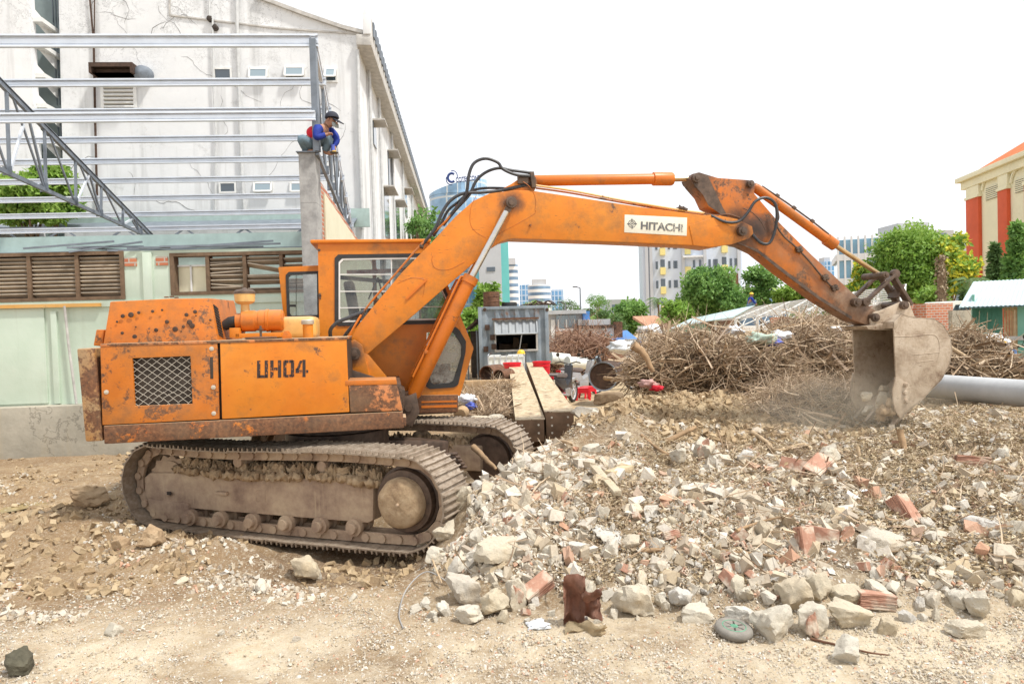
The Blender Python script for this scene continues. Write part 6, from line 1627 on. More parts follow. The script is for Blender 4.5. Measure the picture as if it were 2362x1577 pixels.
b = MB(); a_, c_ = at(1575, 770, 34)-so, at(1640, 770, 34)-so; b.box2((a_.x, a_.y, .3), (c_.x, a_.y+.1, at(1600, 748, 34).z)); b.build('gable_panel', MT['green_sheet'], shd)
def brickbox(px0, px1, py, Y, d_, label, yaw=0, nm='brick_hut', extra=True):
    M0, I0 = frame_at(px0, py, Y, yaw); t = root(nm, label, 'brick wall' if nm == 'brick_wall' else 'hut', M0); w_ = lp(px1, py, 0, I0)[0]; z1 = lp((px0+px1)/2, py, 0, I0)[1]
    b = MB(); b.ringframe([(0, 0), (w_, 0), (w_, z1), (0, z1)], [(.01, .01), (.02, .01), (.02, .02), (.01, .02)], 0, .12) if False else b.box2((0, 0, 0), (w_, .15, z1))
    b.build('front_wall', MT['brick'], t)
    if d_:
        b = MB(); b.box2((0, .15, 0), (.15, d_, z1)); b.box2((w_-.15, .15, 0), (w_, d_, z1)); b.build('side_walls', MT['brick'], t)
        b = MB(); b.box2((.15, d_-.15, 0), (w_-.15, d_, z1)); b.build('rear_wall', MT['brick'], t)
    return t
brickbox(1779, 1822, 731, 30, 0, 'short red brick wall piece under the shed skeleton', nm='brick_wall')
brickbox(1880, 1932, 728, 31, 0, 'low brick wall half hidden behind the brush under the arm', nm='brick_wall')
M0, I0 = frame_at(2136, 700, 21, R(14)); bh = root('brick_hut', 'unfinished red brick hut behind the bucket', 'hut', M0)
w_ = lp(2198, 702, 0, I0)[0]; z1 = lp(2140, 700, 0, I0)[1]
b = MB(); b.box2((0, 0, 0), (w_, .2, z1)); b.box2((0, .2, 0), (.2, 3.2, z1)); b.box2((w_-.2, .2, 0), (w_, 3.2, z1)); b.build('walls', MT['brick'], bh)
bl = brickbox(2090, 2134, 701, 21.4, 0, 'brick wall stub joining the hut behind the bucket', nm='brick_wall')
M0, I0 = frame_at(2196, 715, 20, R(6)); cwl = root('concrete_wall', 'stained concrete boundary wall between the brick hut and green shed', 'wall', M0)
w_ = lp(2243, 715, 0, I0)[0]; z1 = lp(2200, 716, 0, I0)[1]; b = MB(); b.box2((0, 0, 0), (w_, .15, z1)); b.build('wall', MT['concrete_st'], cwl)
# parked white van behind the hut
M0, I0 = frame_at(2168, 715, 27, R(5)); vn = root('parked_van', 'white van parked behind the brick hut, only its roof showing', 'van', M0)
zr = lp(2200, 694, 0, I0)[1]
b = MB(); b.prism([(0, .5), (1.3, .5), (1.3, .5), (1.3, zr), (.6, zr), (.15, zr-.45), (0, zr-.9)], 0, 1.6); b.prism([(.0, .4), (1.4, .4), (1.4, zr-.05), (.7, zr), (.2, zr-.5), (0, zr-1)], .02, 1.58); b = MB()
b.prism([(0, .4), (1.6, .4), (1.6, zr), (.6, zr), (.15, zr-.5), (0, zr-1)], 0, 1.7); b.build('body', MT['plastic_white'], vn, .05)
b = MB(); b.prism([(.3, zr-.75), (1.5, zr-.75), (1.5, zr-.15), (.65, zr-.15)], -.02, 0); b.build('window', MT['glass_dark'], vn)
b = MB()
for xx in (.35, 1.3): b.lathe([(.1, -.05), (.34, -.05), (.34, .15), (.1, .15)], (xx, 0, .38), 'y', 20)
b.build('wheel', MT['rubber'], vn)
# ---- green corrugated shed
M0, I0 = frame_at(2243, 760, 15.5, R(-33)); gs = root('green_shed', 'green corrugated shed with a plank door at the right edge', 'shed', M0)
Pg = lambda px, py, y=0: lp(px, py, y, I0)
w_ = Pg(2313, 750)[0]; w2_ = Pg(2420, 750)[0]; z1 = Pg(2270, 699)[1]
b = MB(); nn_ = 26; out = []
for k in range(nn_*2): xx = w_*k/(nn_*2-1); out.append((xx, .0 if (k//1) % 2 else -.025))
vs = [(x_, y_, 0) for x_, y_ in out]+[(x_, y_, z1) for x_, y_ in out]; n_ = len(out)
b._add(vs, [(i, i+1, n_+i+1, n_+i) for i in range(n_-1)]); b.box2((0, .02, 0), (w_, .06, z1-.01)); b.build('wall', MT['green_sheet'], gs, smooth=None)
b = MB()
for k in range(5):
    x_a2 = w_+.02+(Pg(2346, 750)[0]-w_)*k/5; b.box2((x_a2, -.01-.004*(k % 2), .02), (x_a2+(Pg(2346, 750)[0]-w_)/5-.01, .03, z1-.05))
b.build('plank_door', MT['wood'], gs)
b = MB(); b.box2((w_-.05, -.05, z1*.62), (w_+.6, -.015, z1*.66)); b.build('door_bar', MT['concrete'], gs)
b = MB(); b.box2((Pg(2347, 750)[0], -.02, 0), (w2_, .05, z1-.02)); b.build('side_panel', MT['green_sheet'], gs)
b = MB(); nn_ = 40; x0_, x1_ = -.25, w2_; zf, zbk = z1+.02, z1+.55
vs = []; 
for k in range(nn_+1):
    xx = x0_+(x1_-x0_)*k/nn_; dz = .015*(k % 2); vs += [(xx, -.4, zf-.1+dz), (xx+.3, 2.0, zbk+dz)]
b._add(vs, [(2*i, 2*i+2, 2*i+3, 2*i+1) for i in range(nn_)])
vs2 = [(v[0], v[1], v[2]-.03) for v in vs]; b._add(vs2, [(2*i, 2*i+2, 2*i+3, 2*i+1) for i in range(nn_)]); b.build('roof', MT['pale_roof'], gs, smooth=None)
b = MB(); b.box2((0, .06, 0), (.05, 2, z1+.2)); b.build('left_wall', MT['green_sheet'], gs)

# ---- container workshop -------------------------------------------------------------
M0, I0 = frame_at(1105, 800, 22.8, R(2)); ct = root('container', 'grey corrugated shipping container with a propped open hatch', 'container', M0)
Pc = lambda px, py, y=0: lp(px, py, y, I0)
w_ = Pc(1267, 800)[0]; z1 = Pc(1180, 706)[1]; z0 = .2
hx0, hx1 = Pc(1145, 800)[0], Pc(1237, 800)[0]; hz0, hz1 = Pc(1190, 806)[1], Pc(1190, 741)[1]
def corrpanel(b, xa_, xb_, za_, zb_, y, pitch=.28, dep=.05):
    n_ = max(1, int((xb_-xa_)/pitch)); out = []
    for k in range(n_):
        xs_ = xa_+(xb_-xa_)*k/n_; p_ = (xb_-xa_)/n_; out += [(xs_, y), (xs_+p_*.3, y), (xs_+p_*.5, y+dep), (xs_+p_*.8, y+dep)]
    out.append((xb_, y)); n2 = len(out); b._add([(p[0], p[1], za_) for p in out]+[(p[0], p[1], zb_) for p in out], [(i, i+1, n2+i+1, n2+i) for i in range(n2-1)])
b = MB(); corrpanel(b, .1, hx0, z0+.1, z1-.1, .03); corrpanel(b, hx1, w_-.1, z0+.1, z1-.1, .03); corrpanel(b, hx0, hx1, z0+.1, hz0, .03); corrpanel(b, hx0, hx1, hz1, z1-.1, .03)
b.build('front_wall', MT['container_grey'], ct, smooth=None)
b = MB(); b.box2((.02, .1, z0), (.06, 6, z1-.05)); b.box2((w_-.06, .1, z0), (w_-.02, 6, z1-.05)); b.box2((.06, 5.95, z0), (w_-.06, 6, z1)); b.box2((.06, .08, z0), (w_-.06, 6, z0+.1)); b.box2((.03, .05, z1-.06), (w_-.03, 6, z1-.03)); b.build('side_walls', MT['container_grey'], ct, smooth=None)
b = MB(); b.box2((0, 0, z0), (.12, .14, z1)); b.box2((w_-.12, 0, z0), (w_, .14, z1)); b.box2((.12, 0, z1-.1), (w_-.12, .12, z1)); b.box2((.12, 0, z0), (w_-.12, .12, z0+.12))
b.build('corner_frame', MT['container_grey'], ct, .008)
b = MB(); b.ringframe([(hx0-.06, hz0-.06), (hx1+.06, hz0-.06), (hx1+.06, hz1+.05), (hx0-.06, hz1+.05)], [(hx0, hz0), (hx1, hz0), (hx1, hz1), (hx0, hz1)], -.01, .1); b.build('hatch_frame', MT['concrete'], ct)
b = MB(); b.box2((hx0-.12, -.12, hz1+.06), (hx1+.1, .0, hz1+.12)); b.build('hatch_rail', MT['rust'], ct)
fh = Pc(1190, 741)[1]-Pc(1190, 773)[1]
b = MB(); corrpanel(b, hx0-.02, hx1+.03, -fh*1.12, 0, 0, .22, .04); b.bar((hx0-.02, .0, -fh*1.12), (hx1+.03, 0, -fh*1.12), .05, .05); b.bar((hx0-.02, 0, 0), (hx0-.02, 0, -fh*1.12), .04, .05, (0, 1, 0)); b.bar((hx1+.03, 0, 0), (hx1+.03, 0, -fh*1.12), .04, .05, (0, 1, 0))
fo = b.build('hatch_flap', MT['flap'], ct, smooth=None); fo.location = (0, -.04, hz1+.03); fo.rotation_euler = (R(-32), 0, 0)
b = MB(); b.tube([((hx0+hx1)/2+.1, -.0, hz0), ((hx0+hx1)/2+.18, -.3, hz1-fh*.9)], .015, 6); b.build('prop', MT['galv'], ct)
b = MB(); b.box2((hx0+.1, 1.5, hz0-.1), (hx1-.2, 2.2, hz0+.15)); b.box((hx0+.7, 1.3, hz0+.2), (.2, .2, .35)); b.build('workbench', MT['wood_dark'], ct)
for px, py in ((1124, 755), (1136, 778), (1139, 799), (1121, 805)):
    c3 = Pc(px, py); b = MB(); b.box((c3[0], -.02, c3[1]), (.16, .06, .18)); b.build('lock_box', MT['rust_dark'], ct, .01)
b = MB(); c3 = Pc(1117, 700); 
for px in (1118, 1262): c3 = Pc(px, 714); b.lathe([(.001, -.01), (.06, -.008), (.06, 0)], (c3[0], 0, c3[1]), 'y', 12)
b.build('corner_castings', MT['rust_dark'], ct)
# barrel, tyre and scrap on the roof
p = at(1134, 708, 23.5); t = thing('rusty_barrel', 'rusty open barrel standing on the container roof', 'barrel', (p.x, 23.5, z1))
hb = at(1134, 673, 23.5).z-z1; b = MB(); b.lathe([(.27, 0), (.28, .02), (.275, hb*.33), (.29, hb*.35), (.275, hb*.37), (.275, hb*.66), (.29, hb*.68), (.275, hb*.7), (.275, hb), (.25, hb), (.25, .05)], (0, 0, 0), 'z', 28); b.build('body', MT['rust'], t)
p = at(1175, 704, 23.6); t = thing('old_tyre', 'old black tyre lying on the container roof', 'tyre', (p.x, 23.6, z1)); b = MB()
b.lathe([(.16, .02), (.25, 0), (.27, .07), (.25, .15), (.16, .13)], (0, 0, 0), 'z', 28, False); b.build('tread', MT['rubber'], t)
b = MB(); rs2 = random.Random(5)
for k in range(12): x_ = rs2.uniform(1.35, 2.2); b.tube(smoothpath([(x_, rs2.uniform(.2, .8), z1+.02), (x_+.2, rs2.uniform(.2, .8), z1+rs2.uniform(.05, .16)), (x_+.45, rs2.uniform(.2, .8), z1+.02)], 4), .018, 5)
so_ = b.build('scrap_iron', MT['rust_dark']); so_.matrix_world = M0; tag(so_, 'tangle of rusty scrap iron on the right of the container roof', 'scrap')
# lean-to on the left of the container
M1, I1 = frame_at(1075, 800, 24, 0); lt = root('lean_to', 'dark lean-to shelter propped against the container left side', 'shelter', M1)
wl = lp(1102, 800, 0, I1)[0]; zl0 = lp(1080, 752, 0, I1)[1]; zl1 = lp(1100, 735, 0, I1)[1]
b = MB(); b.hexa([Vector(p) for p in ((0, 0, zl0-.15), (wl, 0, zl1-.1), (wl, 3, zl1-.1), (0, 3, zl0-.15), (0, 0, zl0-.1), (wl, 0, zl1), (wl, 3, zl1), (0, 3, zl0-.1))]); b.build('roof', MT['rust_dark'], lt)
b = MB(); b.box2((0, 2.9, 0), (wl, 3, zl0-.2)); b.build('back_panel', MT['dark_steel'], lt)
b = MB()
for x_ in (.03, wl-.05): b.box2((x_, 0, 0), (x_+.05, .05, zl0-.15))
b.build('posts', MT['galv_dark'], lt)

def gz(px, py, Y): p = at(px, py, Y); return Hs(p.x, Y)
# IBC tank and hard hat
M0, I0 = frame_at(1126, 830, 20.5, 0, 0); zb_ = Hs(M0.translation.x+.5, 20.5); ib = root('water_tank', 'white caged plastic water tank in front of the container', 'tank', M0)
w_ = lp(1210, 830, 0, I0)[0]; z1 = lp(1150, 821, 0, I0)[1]
b = MB(); b.box2((0, 0, zb_+.12), (w_, .95, z1)); b.build('tank_body', MT['plastic_white'], ib, .06)
b = MB()
for k in range(7): b.bar((w_*k/6, -.02, zb_+.1), (w_*k/6, -.02, z1+.03), .02, .02, (0, 1, 0))
for k in range(5): b.bar((-.02, -.02, zb_+.12+(z1-zb_-.12)*k/4), (w_+.02, -.02, zb_+.12+(z1-zb_-.12)*k/4), .02, .02)
b.bar((0, 0, z1+.03), (0, .95, z1+.03), .02, .02); b.bar((w_, 0, z1+.03), (w_, .95, z1+.03), .02, .02); b.build('cage', MT['galv'], ib)
b = MB(); b.box2((0, 0, zb_), (w_, .95, zb_+.1)); b.build('pallet', MT['wood_dark'], ib)
b = MB(); b.lathe([(.11, 0), (.11, .04), (.03, .05)], (w_*.45, .4, z1), 'z', 18); b.build('lid', MT['rubber'], ib)
p = at(1202, 819, 20.7); hh = thing('hard_hat', 'yellow hard hat left on the white tank', 'helmet', (p.x, 20.75, z1+.035))
b = MB(); b.lathe([(.14, 0), (.14, .01), (.115, .015), (.11, .06), (.08, .105), (.03, .125), (.001, .128)], (0, 0, 0), 'z', 24); b.build('shell', MT['yellow_helmet'], hh)
b = MB(); b.box((0, -.12, .01), (.16, .1, .012)); b.build('peak', MT['yellow_helmet'], hh, .004)
def tub(px0, px1, yt, Y, label):
    p = at((px0+px1)/2, yt, Y); z_ = Hs(p.x, Y); r_ = (px1-px0)/2/F*Y; t = thing('red_tub', label, 'tub', (p.x, Y, z_), 0, 'red tubs'); h_ = p.z-z_
    b = MB(); b.lathe([(r_*.75, 0), (r_*.97, h_), (r_*1.02, h_), (r_*1.02, h_-.04), (r_*.93, h_-.03), (r_*.7, .04)], (0, 0, 0), 'z', 30); b.build('body', MT['red_plastic'], t)
    b = MB(); b.lathe([(r_*.9, h_-.16), (r_*.985, h_-.13), (r_*.9, h_-.12)], (0, 0, 0), 'z', 30); b.build('rim_band', MT['red_plastic'], t)
tub(1160, 1202, 836, 19, 'red tub wedged behind the left steel girder'); tub(1228, 1270, 833, 19.5, 'red tub beside the far end of the right steel girder')
# cut pipe sections and timber
for (pa, pb, Ya, Yb, r_, lb) in (((1122, 862), (1150, 862), 17, 17.6, .2, 'short length of rusty steel pipe left of the girders'), ((1150, 868), (1176, 870), 16.4, 16.8, .16, 'narrower rusty pipe offcut touching the left girder')):
    a_, c_ = at(*pa, Ya), at(*pb, Yb); t = thing('pipe_offcut', lb, 'pipe', a_, 0, 'pipe offcuts'); d_ = (c_-a_).normalized(); b = MB()
    L_ = (c_-a_).length; b.lathe([(r_*.9, 0), (r_, 0), (r_, L_), (r_*.9, L_)], (0, 0, 0), 'x', 26, False); o = b.build('shell', MT['rust'], t); o.rotation_euler = (0, 0, math.atan2(d_.y, d_.x))
a_, c_ = at(1068, 889, 14), at(1182, 886, 14.6); b = MB(); b.bar(a_, c_, .24, .2); tag(b.build('timber_beam', MT['wood'], None, .01), 'long squared timber lying left of the steel girders', 'timber')
# two box girders with chequered worn tops
def girder(pn, pf, Yn, Yf, w_, h_, label):
    q = at(*pn, Yn); r_ = at(*pf, Yf); t = thing('steel_girder', label, 'girder', ((q.x+r_.x)/2, (Yn+Yf)/2, (q.z+r_.z)/2), 0, 'steel girders'); o_ = Vector(t.location)
    b = MB(); b.bar(q-o_-Vector((0, 0, h_/2)), r_-o_-Vector((0, 0, h_/2)), w_, h_); b.build('box_section', MT['girder'], t, .006)
    b = MB(); b.bar(q-o_+Vector((0, 0, .004)), r_-o_+Vector((0, 0, .004)), w_+.03, .012); b.build('top_plate', MT['girder_top'], t)
    b = MB()
    for dx in (-.11, .11):
        for dz in (-.07, -.18, -.28): b.lathe([(.014, -.004), (.014, .0)], q-o_+Vector((dx, -.004, dz)), 'y', 12)
    b.build('end_holes', MT['decal_white'], t)
q = NT('girder_top', .7); c = q.mix(q.step(q.noise(1, 5, .7, co=q.mapd((7, 2.2, 7))), .35, .7), (.44, .34, .2), (.62, .52, .36))
dsh = q.noise(1, 4, .65, co=q.mapd((7, 24, 1))); c = q.mix(q.step(dsh, .54, .58), c, (.15, .08, .045)); q.col(c); q.bump(dsh, .4, .01); MT['girder_top'] = q.m
flat('girder', (.24, .15, .09), .8, .1, .45, 5)
girder((1291, 950), (1229, 836), 9.4, 21.8, .38, .38, 'right worn steel box girder with bolt holes in its end')
girder((1223, 968), (1189, 838), 9.3, 20.3, .37, .3, 'left worn steel box girder pointing at the container')
b = MB(); p = at(1225, 985, 9.6); g_ = Hs(p.x, 9.6)
b.box((p.x-.05, 9.7, (g_+.5)/2), (.5, .2, .5-g_+.05)); tag(b.build('timber_block', MT['wood_dark'], None, .01), 'dark timber packing under the girder ends', 'timber')
# big drum
p = at(1391, 868, 16.5); zg = Hs(p.x, 16.5); t = thing('steel_drum', 'large rusty steel drum lying on its side before the motorbikes', 'drum', (p.x, 16.5, p.z)); r_ = 33/F*16.5
b = MB(); b.lathe([(.001, .03), (r_*.9, .03), (r_*.92, 0), (r_, 0), (r_, .25), (r_*1.03, .27), (r_, .29), (r_, .6), (r_*1.03, .62), (r_, .64), (r_, .9), (r_*.9, .9)], (0, 0, 0), 'y', 40); o = b.build('shell', MT['rust_dark'], t); t.rotation_euler = (0, 0, R(-18))
b = MB(); b.lathe([(r_*.94, -.01), (r_*1.03, -.02), (r_*1.03, .02), (r_*.94, .02)], (0, 0, 0), 'y', 40, False); b.build('rim', MT['galv_dark'], t)
# red stools
def stool(px, py, Y, label, rz=0):
    p = at(px, py, Y); z_ = Hs(p.x, Y); t = thing('plastic_stool', label, 'stool', (p.x, Y, z_), rz, 'red plastic stools'); s_ = .16; h_ = .3
    b = MB(); b.box((0, 0, h_), (s_*1.9, s_*1.9, .03)); b.build('seat', MT['red_plastic'], t, .01)
    for sx in (-1, 1):
        for sy in (-1, 1): b = MB(); b.bar((sx*s_*1.08, sy*s_*1.08, 0), (sx*s_*.85, sy*s_*.85, h_), .05, .03, (0, 1, 0)); b.build('leg', MT['red_plastic'], t)
    b = MB()
    for sx in (-1, 1): b.box((sx*s_*.9, 0, h_*.78), (.02, s_*1.8, .1)); b.box((0, sx*s_*.9, h_*.78), (s_*1.8, .02, .1))
    b.build('skirt', MT['red_plastic'], t)
stool(1289, 894, 16.8, 'red plastic stool alone near the girder'); stool(1343, 884, 18, 'red plastic stool left of the drum, the front one'); stool(1355, 878, 18.6, 'red plastic stool half behind the front one by the drum', .4)
# motorbikes
def moto(px, py, Y, rz, label, body='bike_dark', plate=False):
    p = at(px, py, Y); z_ = Hs(p.x, Y); t = thing('motorbike', label, 'motorbike', (p.x, Y, z_), rz, 'parked motorbikes')
    for x_ in (-.62, .62):
        b = MB(); b.lathe([(.23, -.035), (.28, -.04), (.30, 0), (.28, .04), (.23, .035)], (x_, 0, .3), 'y', 28, False); wh = b.build('wheel', MT['rubber'], t)
        b = MB(); b.lathe([(.215, -.02), (.24, -.025), (.24, .025), (.215, .02)], (x_, 0, .3), 'y', 28, False); b.lathe([(.05, -.05), (.05, .05)], (x_, 0, .3), 'y', 12)
        for k in range(6): a_ = math.pi*k/6; b.bar((x_-.23*math.cos(a_), 0, .3-.23*math.sin(a_)), (x_+.23*math.cos(a_), 0, .3+.23*math.sin(a_)), .012, .012, (0, 1, 0))
        b.build('rim', MT['alu'], wh)
    b = MB(); b.prism([(-.75, .62), (-.35, .42), (-.15, .35), (.1, .3), (.3, .38), (.42, .75), (.46, .95), (.36, .98), (.25, .6), (.0, .48), (-.1, .66), (-.72, .76), (-.85, .74)], -.1, .1); b.build('body', MT[body], t, .03)
    b = MB(); b.prism([(-.72, .74), (-.1, .68), (.02, .72), (-.05, .79), (-.6, .83), (-.74, .8)], -.12, .12); b.build('saddle', MT['seat'], t, .025)
    b = MB(); b.tube([(.38, 0, .98), (.62, .0, .3)], .035, 8); b.prism([(.38, .58), (.75, .62), (.9, .5), (.72, .56), (.4, .52)], -.06, .06); b.build('fork', MT['bike_silver'], t)
    b = MB(); b.tube([(.3, -.34, 1.02), (.36, -.2, 1.04), (.4, 0, .98), (.36, .2, 1.04), (.3, .34, 1.02)], .016, 8)
    for s_ in (-1, 1): b.tube([(.36, s_*.2, 1.04), (.38, s_*.28, 1.2)], .006, 5); b.lathe([(.001, -.01), (.05, 0), (.001, .01)], (.38, s_*.28, 1.22), 'x', 12)
    b.build('handlebar', MT['dark_steel'], t)
    b = MB(); b.lathe([(.03, -.04), (.08, .0), (.085, .05), (.05, .1)], (.42, 0, .92), 'x', 18); b.build('headlight', MT['glass_grey'], t)
    b = MB(); b.box((0, 0, .32), (.35, .24, .2)); b.tube([(-.1, -.15, .25), (-.75, -.16, .35)], .035, 10); b.build('engine', MT['bike_silver'], t, .02)
    b = MB(); b.box((-.84, 0, .62), (.02, .2, .15)) if plate else b.box((-.84, 0, .66), (.02, .16, .1)); b.build('number_plate', MT['decal_white'], t)
    b = MB(); b.box((-.86, 0, .74), (.03, .16, .06)); b.build('tail_light', MT['red_plastic'], t)
moto(1300, 882, 17.0, R(65), 'black motorbike parked tail towards the camera', 'bike_dark', True)
moto(1340, 870, 19.2, R(40), 'silver grey motorbike behind the red stools', 'bike_silver')
moto(1412, 846, 20.5, R(160), 'dark motorbike half hidden behind the steel drum', 'bike_dark')
moto(2362, 818, 14.0, R(200), 'dark blue motorbike cut off by the right edge', 'blue_paint')
for (pa, pb, Ya, Yb, lb) in (((1270, 825), (1312, 829), 24, 24.2, 'white plastic roll lying behind the black motorbike'), ((1308, 835), (1352, 838), 23.4, 23.8, 'second white plastic roll beside the silver motorbike')):
    a_, c_ = at(*pa, Ya), at(*pb, Yb); b = MB(); b.tube([a_, c_], .2, 20); tag(b.build('plastic_roll', MT['plastic_white']), lb, 'roll', 'white plastic rolls')
# concrete pipe at the right
a_, c_ = at(2120, 887, 12.9), at(2440, 914, 10.2); r_ = .215
t = thing('concrete_pipe', 'long pale grey concrete pipe lying behind the leaf heap', 'pipe', a_); d_ = c_-a_; b = MB()
b.tube([Vector((0, 0, 0)), d_*.02, d_*.5, d_], [r_*.98, r_, r_, r_], 40); b.build('barrel', MT['pipe_conc'] if 'pipe_conc' in MT else MT['pipe_pvc'], t)
# ================================================================ rubble
def ico(sub):
    bm = bmesh.new(); bmesh.ops.create_icosphere(bm, subdivisions=sub, radius=1); V_ = np.array([v.co[:] for v in bm.verts]); F_ = np.array([[v.index for v in f.verts] for f in bm.faces]); bm.free(); return V_, F_
ICO = {k: ico(k) for k in (1, 2, 3, 4)}
def rockverts(sub, seed, planes=9, rough=.05, squash=(1, .8, .7)):
    planes = max(2, planes//2)
    rs = np.random.RandomState(seed); d = ICO[sub][0]; nrm = np.concatenate([np.array([(1, 0, 0), (-1, 0, 0), (0, 1, 0), (0, -1, 0), (0, 0, 1), (0, 0, -1)])+rs.normal(size=(6, 3))*.3, rs.normal(size=(planes, 3))]); planes += 6; nrm /= np.linalg.norm(nrm, axis=1)[:, None]; dist = rs.uniform(.52, .92, planes)
    dots = d@nrm.T; r_ = np.where(dots > .05, dist/np.maximum(dots, .05), 9).min(1); r_ = np.minimum(r_, 1.3)
    V_ = d*r_[:, None]
    if rough:
        o_ = rs.uniform(0, 50, 3); a = np.array([mnoise.fractal(Vector(p*2.2+o_), 1.0, 2.1, 5) for p in V_]); V_ = V_*(1+rough*1.6*a[:, None])
    return V_*np.array(squash)
def brickmesh(lx, ly, lz, seed, holes=True):
    rs = random.Random(seed); b = MB(); n_ = 6
    if holes:     # hollow clay brick: a shell with a cross web, open at both ends
        t_ = .012; b.ringframe([(-ly/2, -lz/2), (ly/2, -lz/2), (ly/2, lz/2), (-ly/2, lz/2)], [(-ly/2+t_, -lz/2+t_), (ly/2-t_, -lz/2+t_), (ly/2-t_, lz/2-t_), (-ly/2+t_, lz/2-t_)], -lx/2, lx/2)
        b.box((0, 0, 0), (.01, lx*.98, lz-.01)); b.box((0, 0, 0), (ly-.01, lx*.98, .01))
        for k in range(5):
            z_ = -lz/2+lz*(k+.5)/5
            for s_ in (-1, 1): b.box((s_*(ly/2+.001), 0, z_), (.004, lx, lz*.09))
    else: b.box((0, 0, 0), (ly, lx, lz))
    bmesh.ops.subdivide_edges(b.bm, edges=b.bm.edges, cuts=2, use_grid_fill=True)
    for v in b.bm.verts: v.co += Vector([rs.uniform(-.003, .003) for _ in range(3)])
    bmesh.ops.recalc_face_normals(b.bm, faces=b.bm.faces); me = bpy.data.meshes.new('brick'); b.bm.to_mesh(me); b.bm.free(); me.materials.append(MT['brickfrag']); return me
ROCKS = []
for k in range(14):
    me = npmesh('rock_shape', rockverts(3, 100+k, 6+k % 4, .10)*.06, ICO[3][1], smooth=True); me.set_sharp_from_angle(angle=R(26)); me.materials.append(MT['stone']); ROCKS.append(me)
BRK = [brickmesh(.19, .085, .085, k, k % 2 == 0) for k in range(4)]
rr_ = random.Random(17)
def put_rock(px, py, wpx, hpx, label, group=None, mesh=None, name='rubble_chunk', cat='rubble chunk', rot=None, sub=4, seed=0, mat='stone', sink=.25):
    """py is the middle of the stone in the photo"""
    p = onground(px, py+hpx*.38); d_ = (p-CAM).dot(CFW); w_ = wpx/F*d_/2; h_ = hpx/F*d_/2
    me = npmesh(name, rockverts(sub, 500+seed, 10, .10, (w_*1.08, (w_+h_)*.5, h_*1.12)), ICO[sub][1], smooth=True); me.set_sharp_from_angle(angle=R(30)); me.materials.append(MT[mat])
    o = bpy.data.objects.new(name, me); C.objects.link(o); o.location = (p.x, p.y+w_*.4, p.z+h_*(1-sink)); o.rotation_euler = rot or (rr_.uniform(-.15, .15), rr_.uniform(-.2, .2), rr_.uniform(-.4, .4))
    return tag(o, label, cat, group)
BIG = [
 (1073, 1364, 81, 77, 'tall pale concrete chunk above the loaf shaped stone'), (1078, 1421, 76, 42, 'loaf shaped tan stone lying on the dirt at the front of the mound'),
 (1136, 1397, 57, 60, 'grey white chunk wedged between the tall pale chunk and the brick faced one'), (1470, 1386, 84, 80, 'large white ridged concrete chunk right of the rusty sheet metal'),
 (1154, 1272, 94, 70, 'broad rounded tan boulder half way up the mound'), (1566, 1383, 42, 52, 'tan block right of the large white ridged chunk'), (1608, 1420, 78, 40, 'flat white chunk left of the small wheel'),
 (1062, 1151, 44, 54, 'pale stone touching the front of the near track'), (990, 1235, 60, 54, 'cream chunk at the foot of the near track'), (1029, 1228, 44, 44, 'cream stone next to the chunk at the track foot'),
 (1007, 1283, 60, 34, 'bluish grey flat stone below the track foot'), (1216, 1162, 42, 46, 'grey white rounded stone high on the mound'), (1272, 1096, 44, 44, 'faceted cream stone near the mound crest'),
 (1367, 1038, 44, 36, 'white lump on the crest of the mound'), (1404, 1239, 72, 28, 'long flat tan slab on the mound'), (1411, 1269, 46, 42, 'pale angular block under the long flat slab'),
 (1330, 1269, 50, 46, 'round shouldered grey and cream boulder in mid mound'), (1566, 1055, 42, 38, 'grey crumbly chunk left of the brick backed slab'),
 (1836, 1379, 68, 76, 'tall grey white boulder at the top of the right front heap'), (1895, 1361, 56, 70, 'tan upright boulder leaning on the tall grey one'), (1961, 1383, 76, 46, 'smooth white stone behind the long mossy tan boulder'),
 (2027, 1362, 50, 36, 'cream stone at the back of the right front heap'), (1976, 1427, 126, 66, 'long mottled tan boulder in the right front heap'), (1796, 1447, 96, 74, 'blocky tan rock right beside the small wheel'),
 (1714, 1421, 56, 42, 'grey white stone behind the small wheel'), (2049, 1447, 38, 46, 'egg shaped cream stone right of the long mottled boulder'), (1961, 1511, 72, 54, 'lone white stone on the bare dirt in front of the heap'),
 (2241, 1460, 110, 40, 'long flat tan stone alone near the right edge'), (2218, 1385, 60, 56, 'crumbly white grey lump near the right edge'), (2268, 1405, 64, 70, 'bluish white chunk next to the crumbly lump at the right'),
 (2038, 1257, 124, 58, 'wide tan slab of stone in the middle of the right slope'), (2296, 1217, 82, 36, 'wedge shaped grey stone at the right edge of the slope'), (2351, 1224, 44, 44, 'rounded stone cut by the right edge'),
 (2148, 1217, 34, 38, 'pale block right of the upright broken brick'), (1913, 1048, 46, 38, 'grey cubic chunk below the bucket'), (1722, 1052, 44, 32, 'white stone among the sticks left of the bucket'),
 (698, 1315, 64, 64, 'grey white boulder alone in the pit before the track'), (729, 1328, 30, 26, 'small white stone tucked behind the pit boulder'), (348, 1244, 60, 46, 'muddy triangular rock by the tail of the track'),
 (275, 1254, 42, 40, 'muddy wedge of stone left of the triangular rock'), (192, 1148, 92, 48, 'earth coloured slab standing beside the puddle'), (1459, 1254, 52, 28, 'white stone right of the long flat slab'), (2170, 1301, 46, 28, 'small pale stone below the wide tan slab'),
]
for k, (px, py, w_, h_, lb) in enumerate(BIG):
    muddy = px < 400
    put_rock(px, py, w_, h_, lb, seed=77 if px == 698 else k, mat='mud' if muddy else 'stone')
put_rock(42, 1537, 62, 52, 'dark mossy round lump in the bottom left corner', seed=90, mat='mossy')
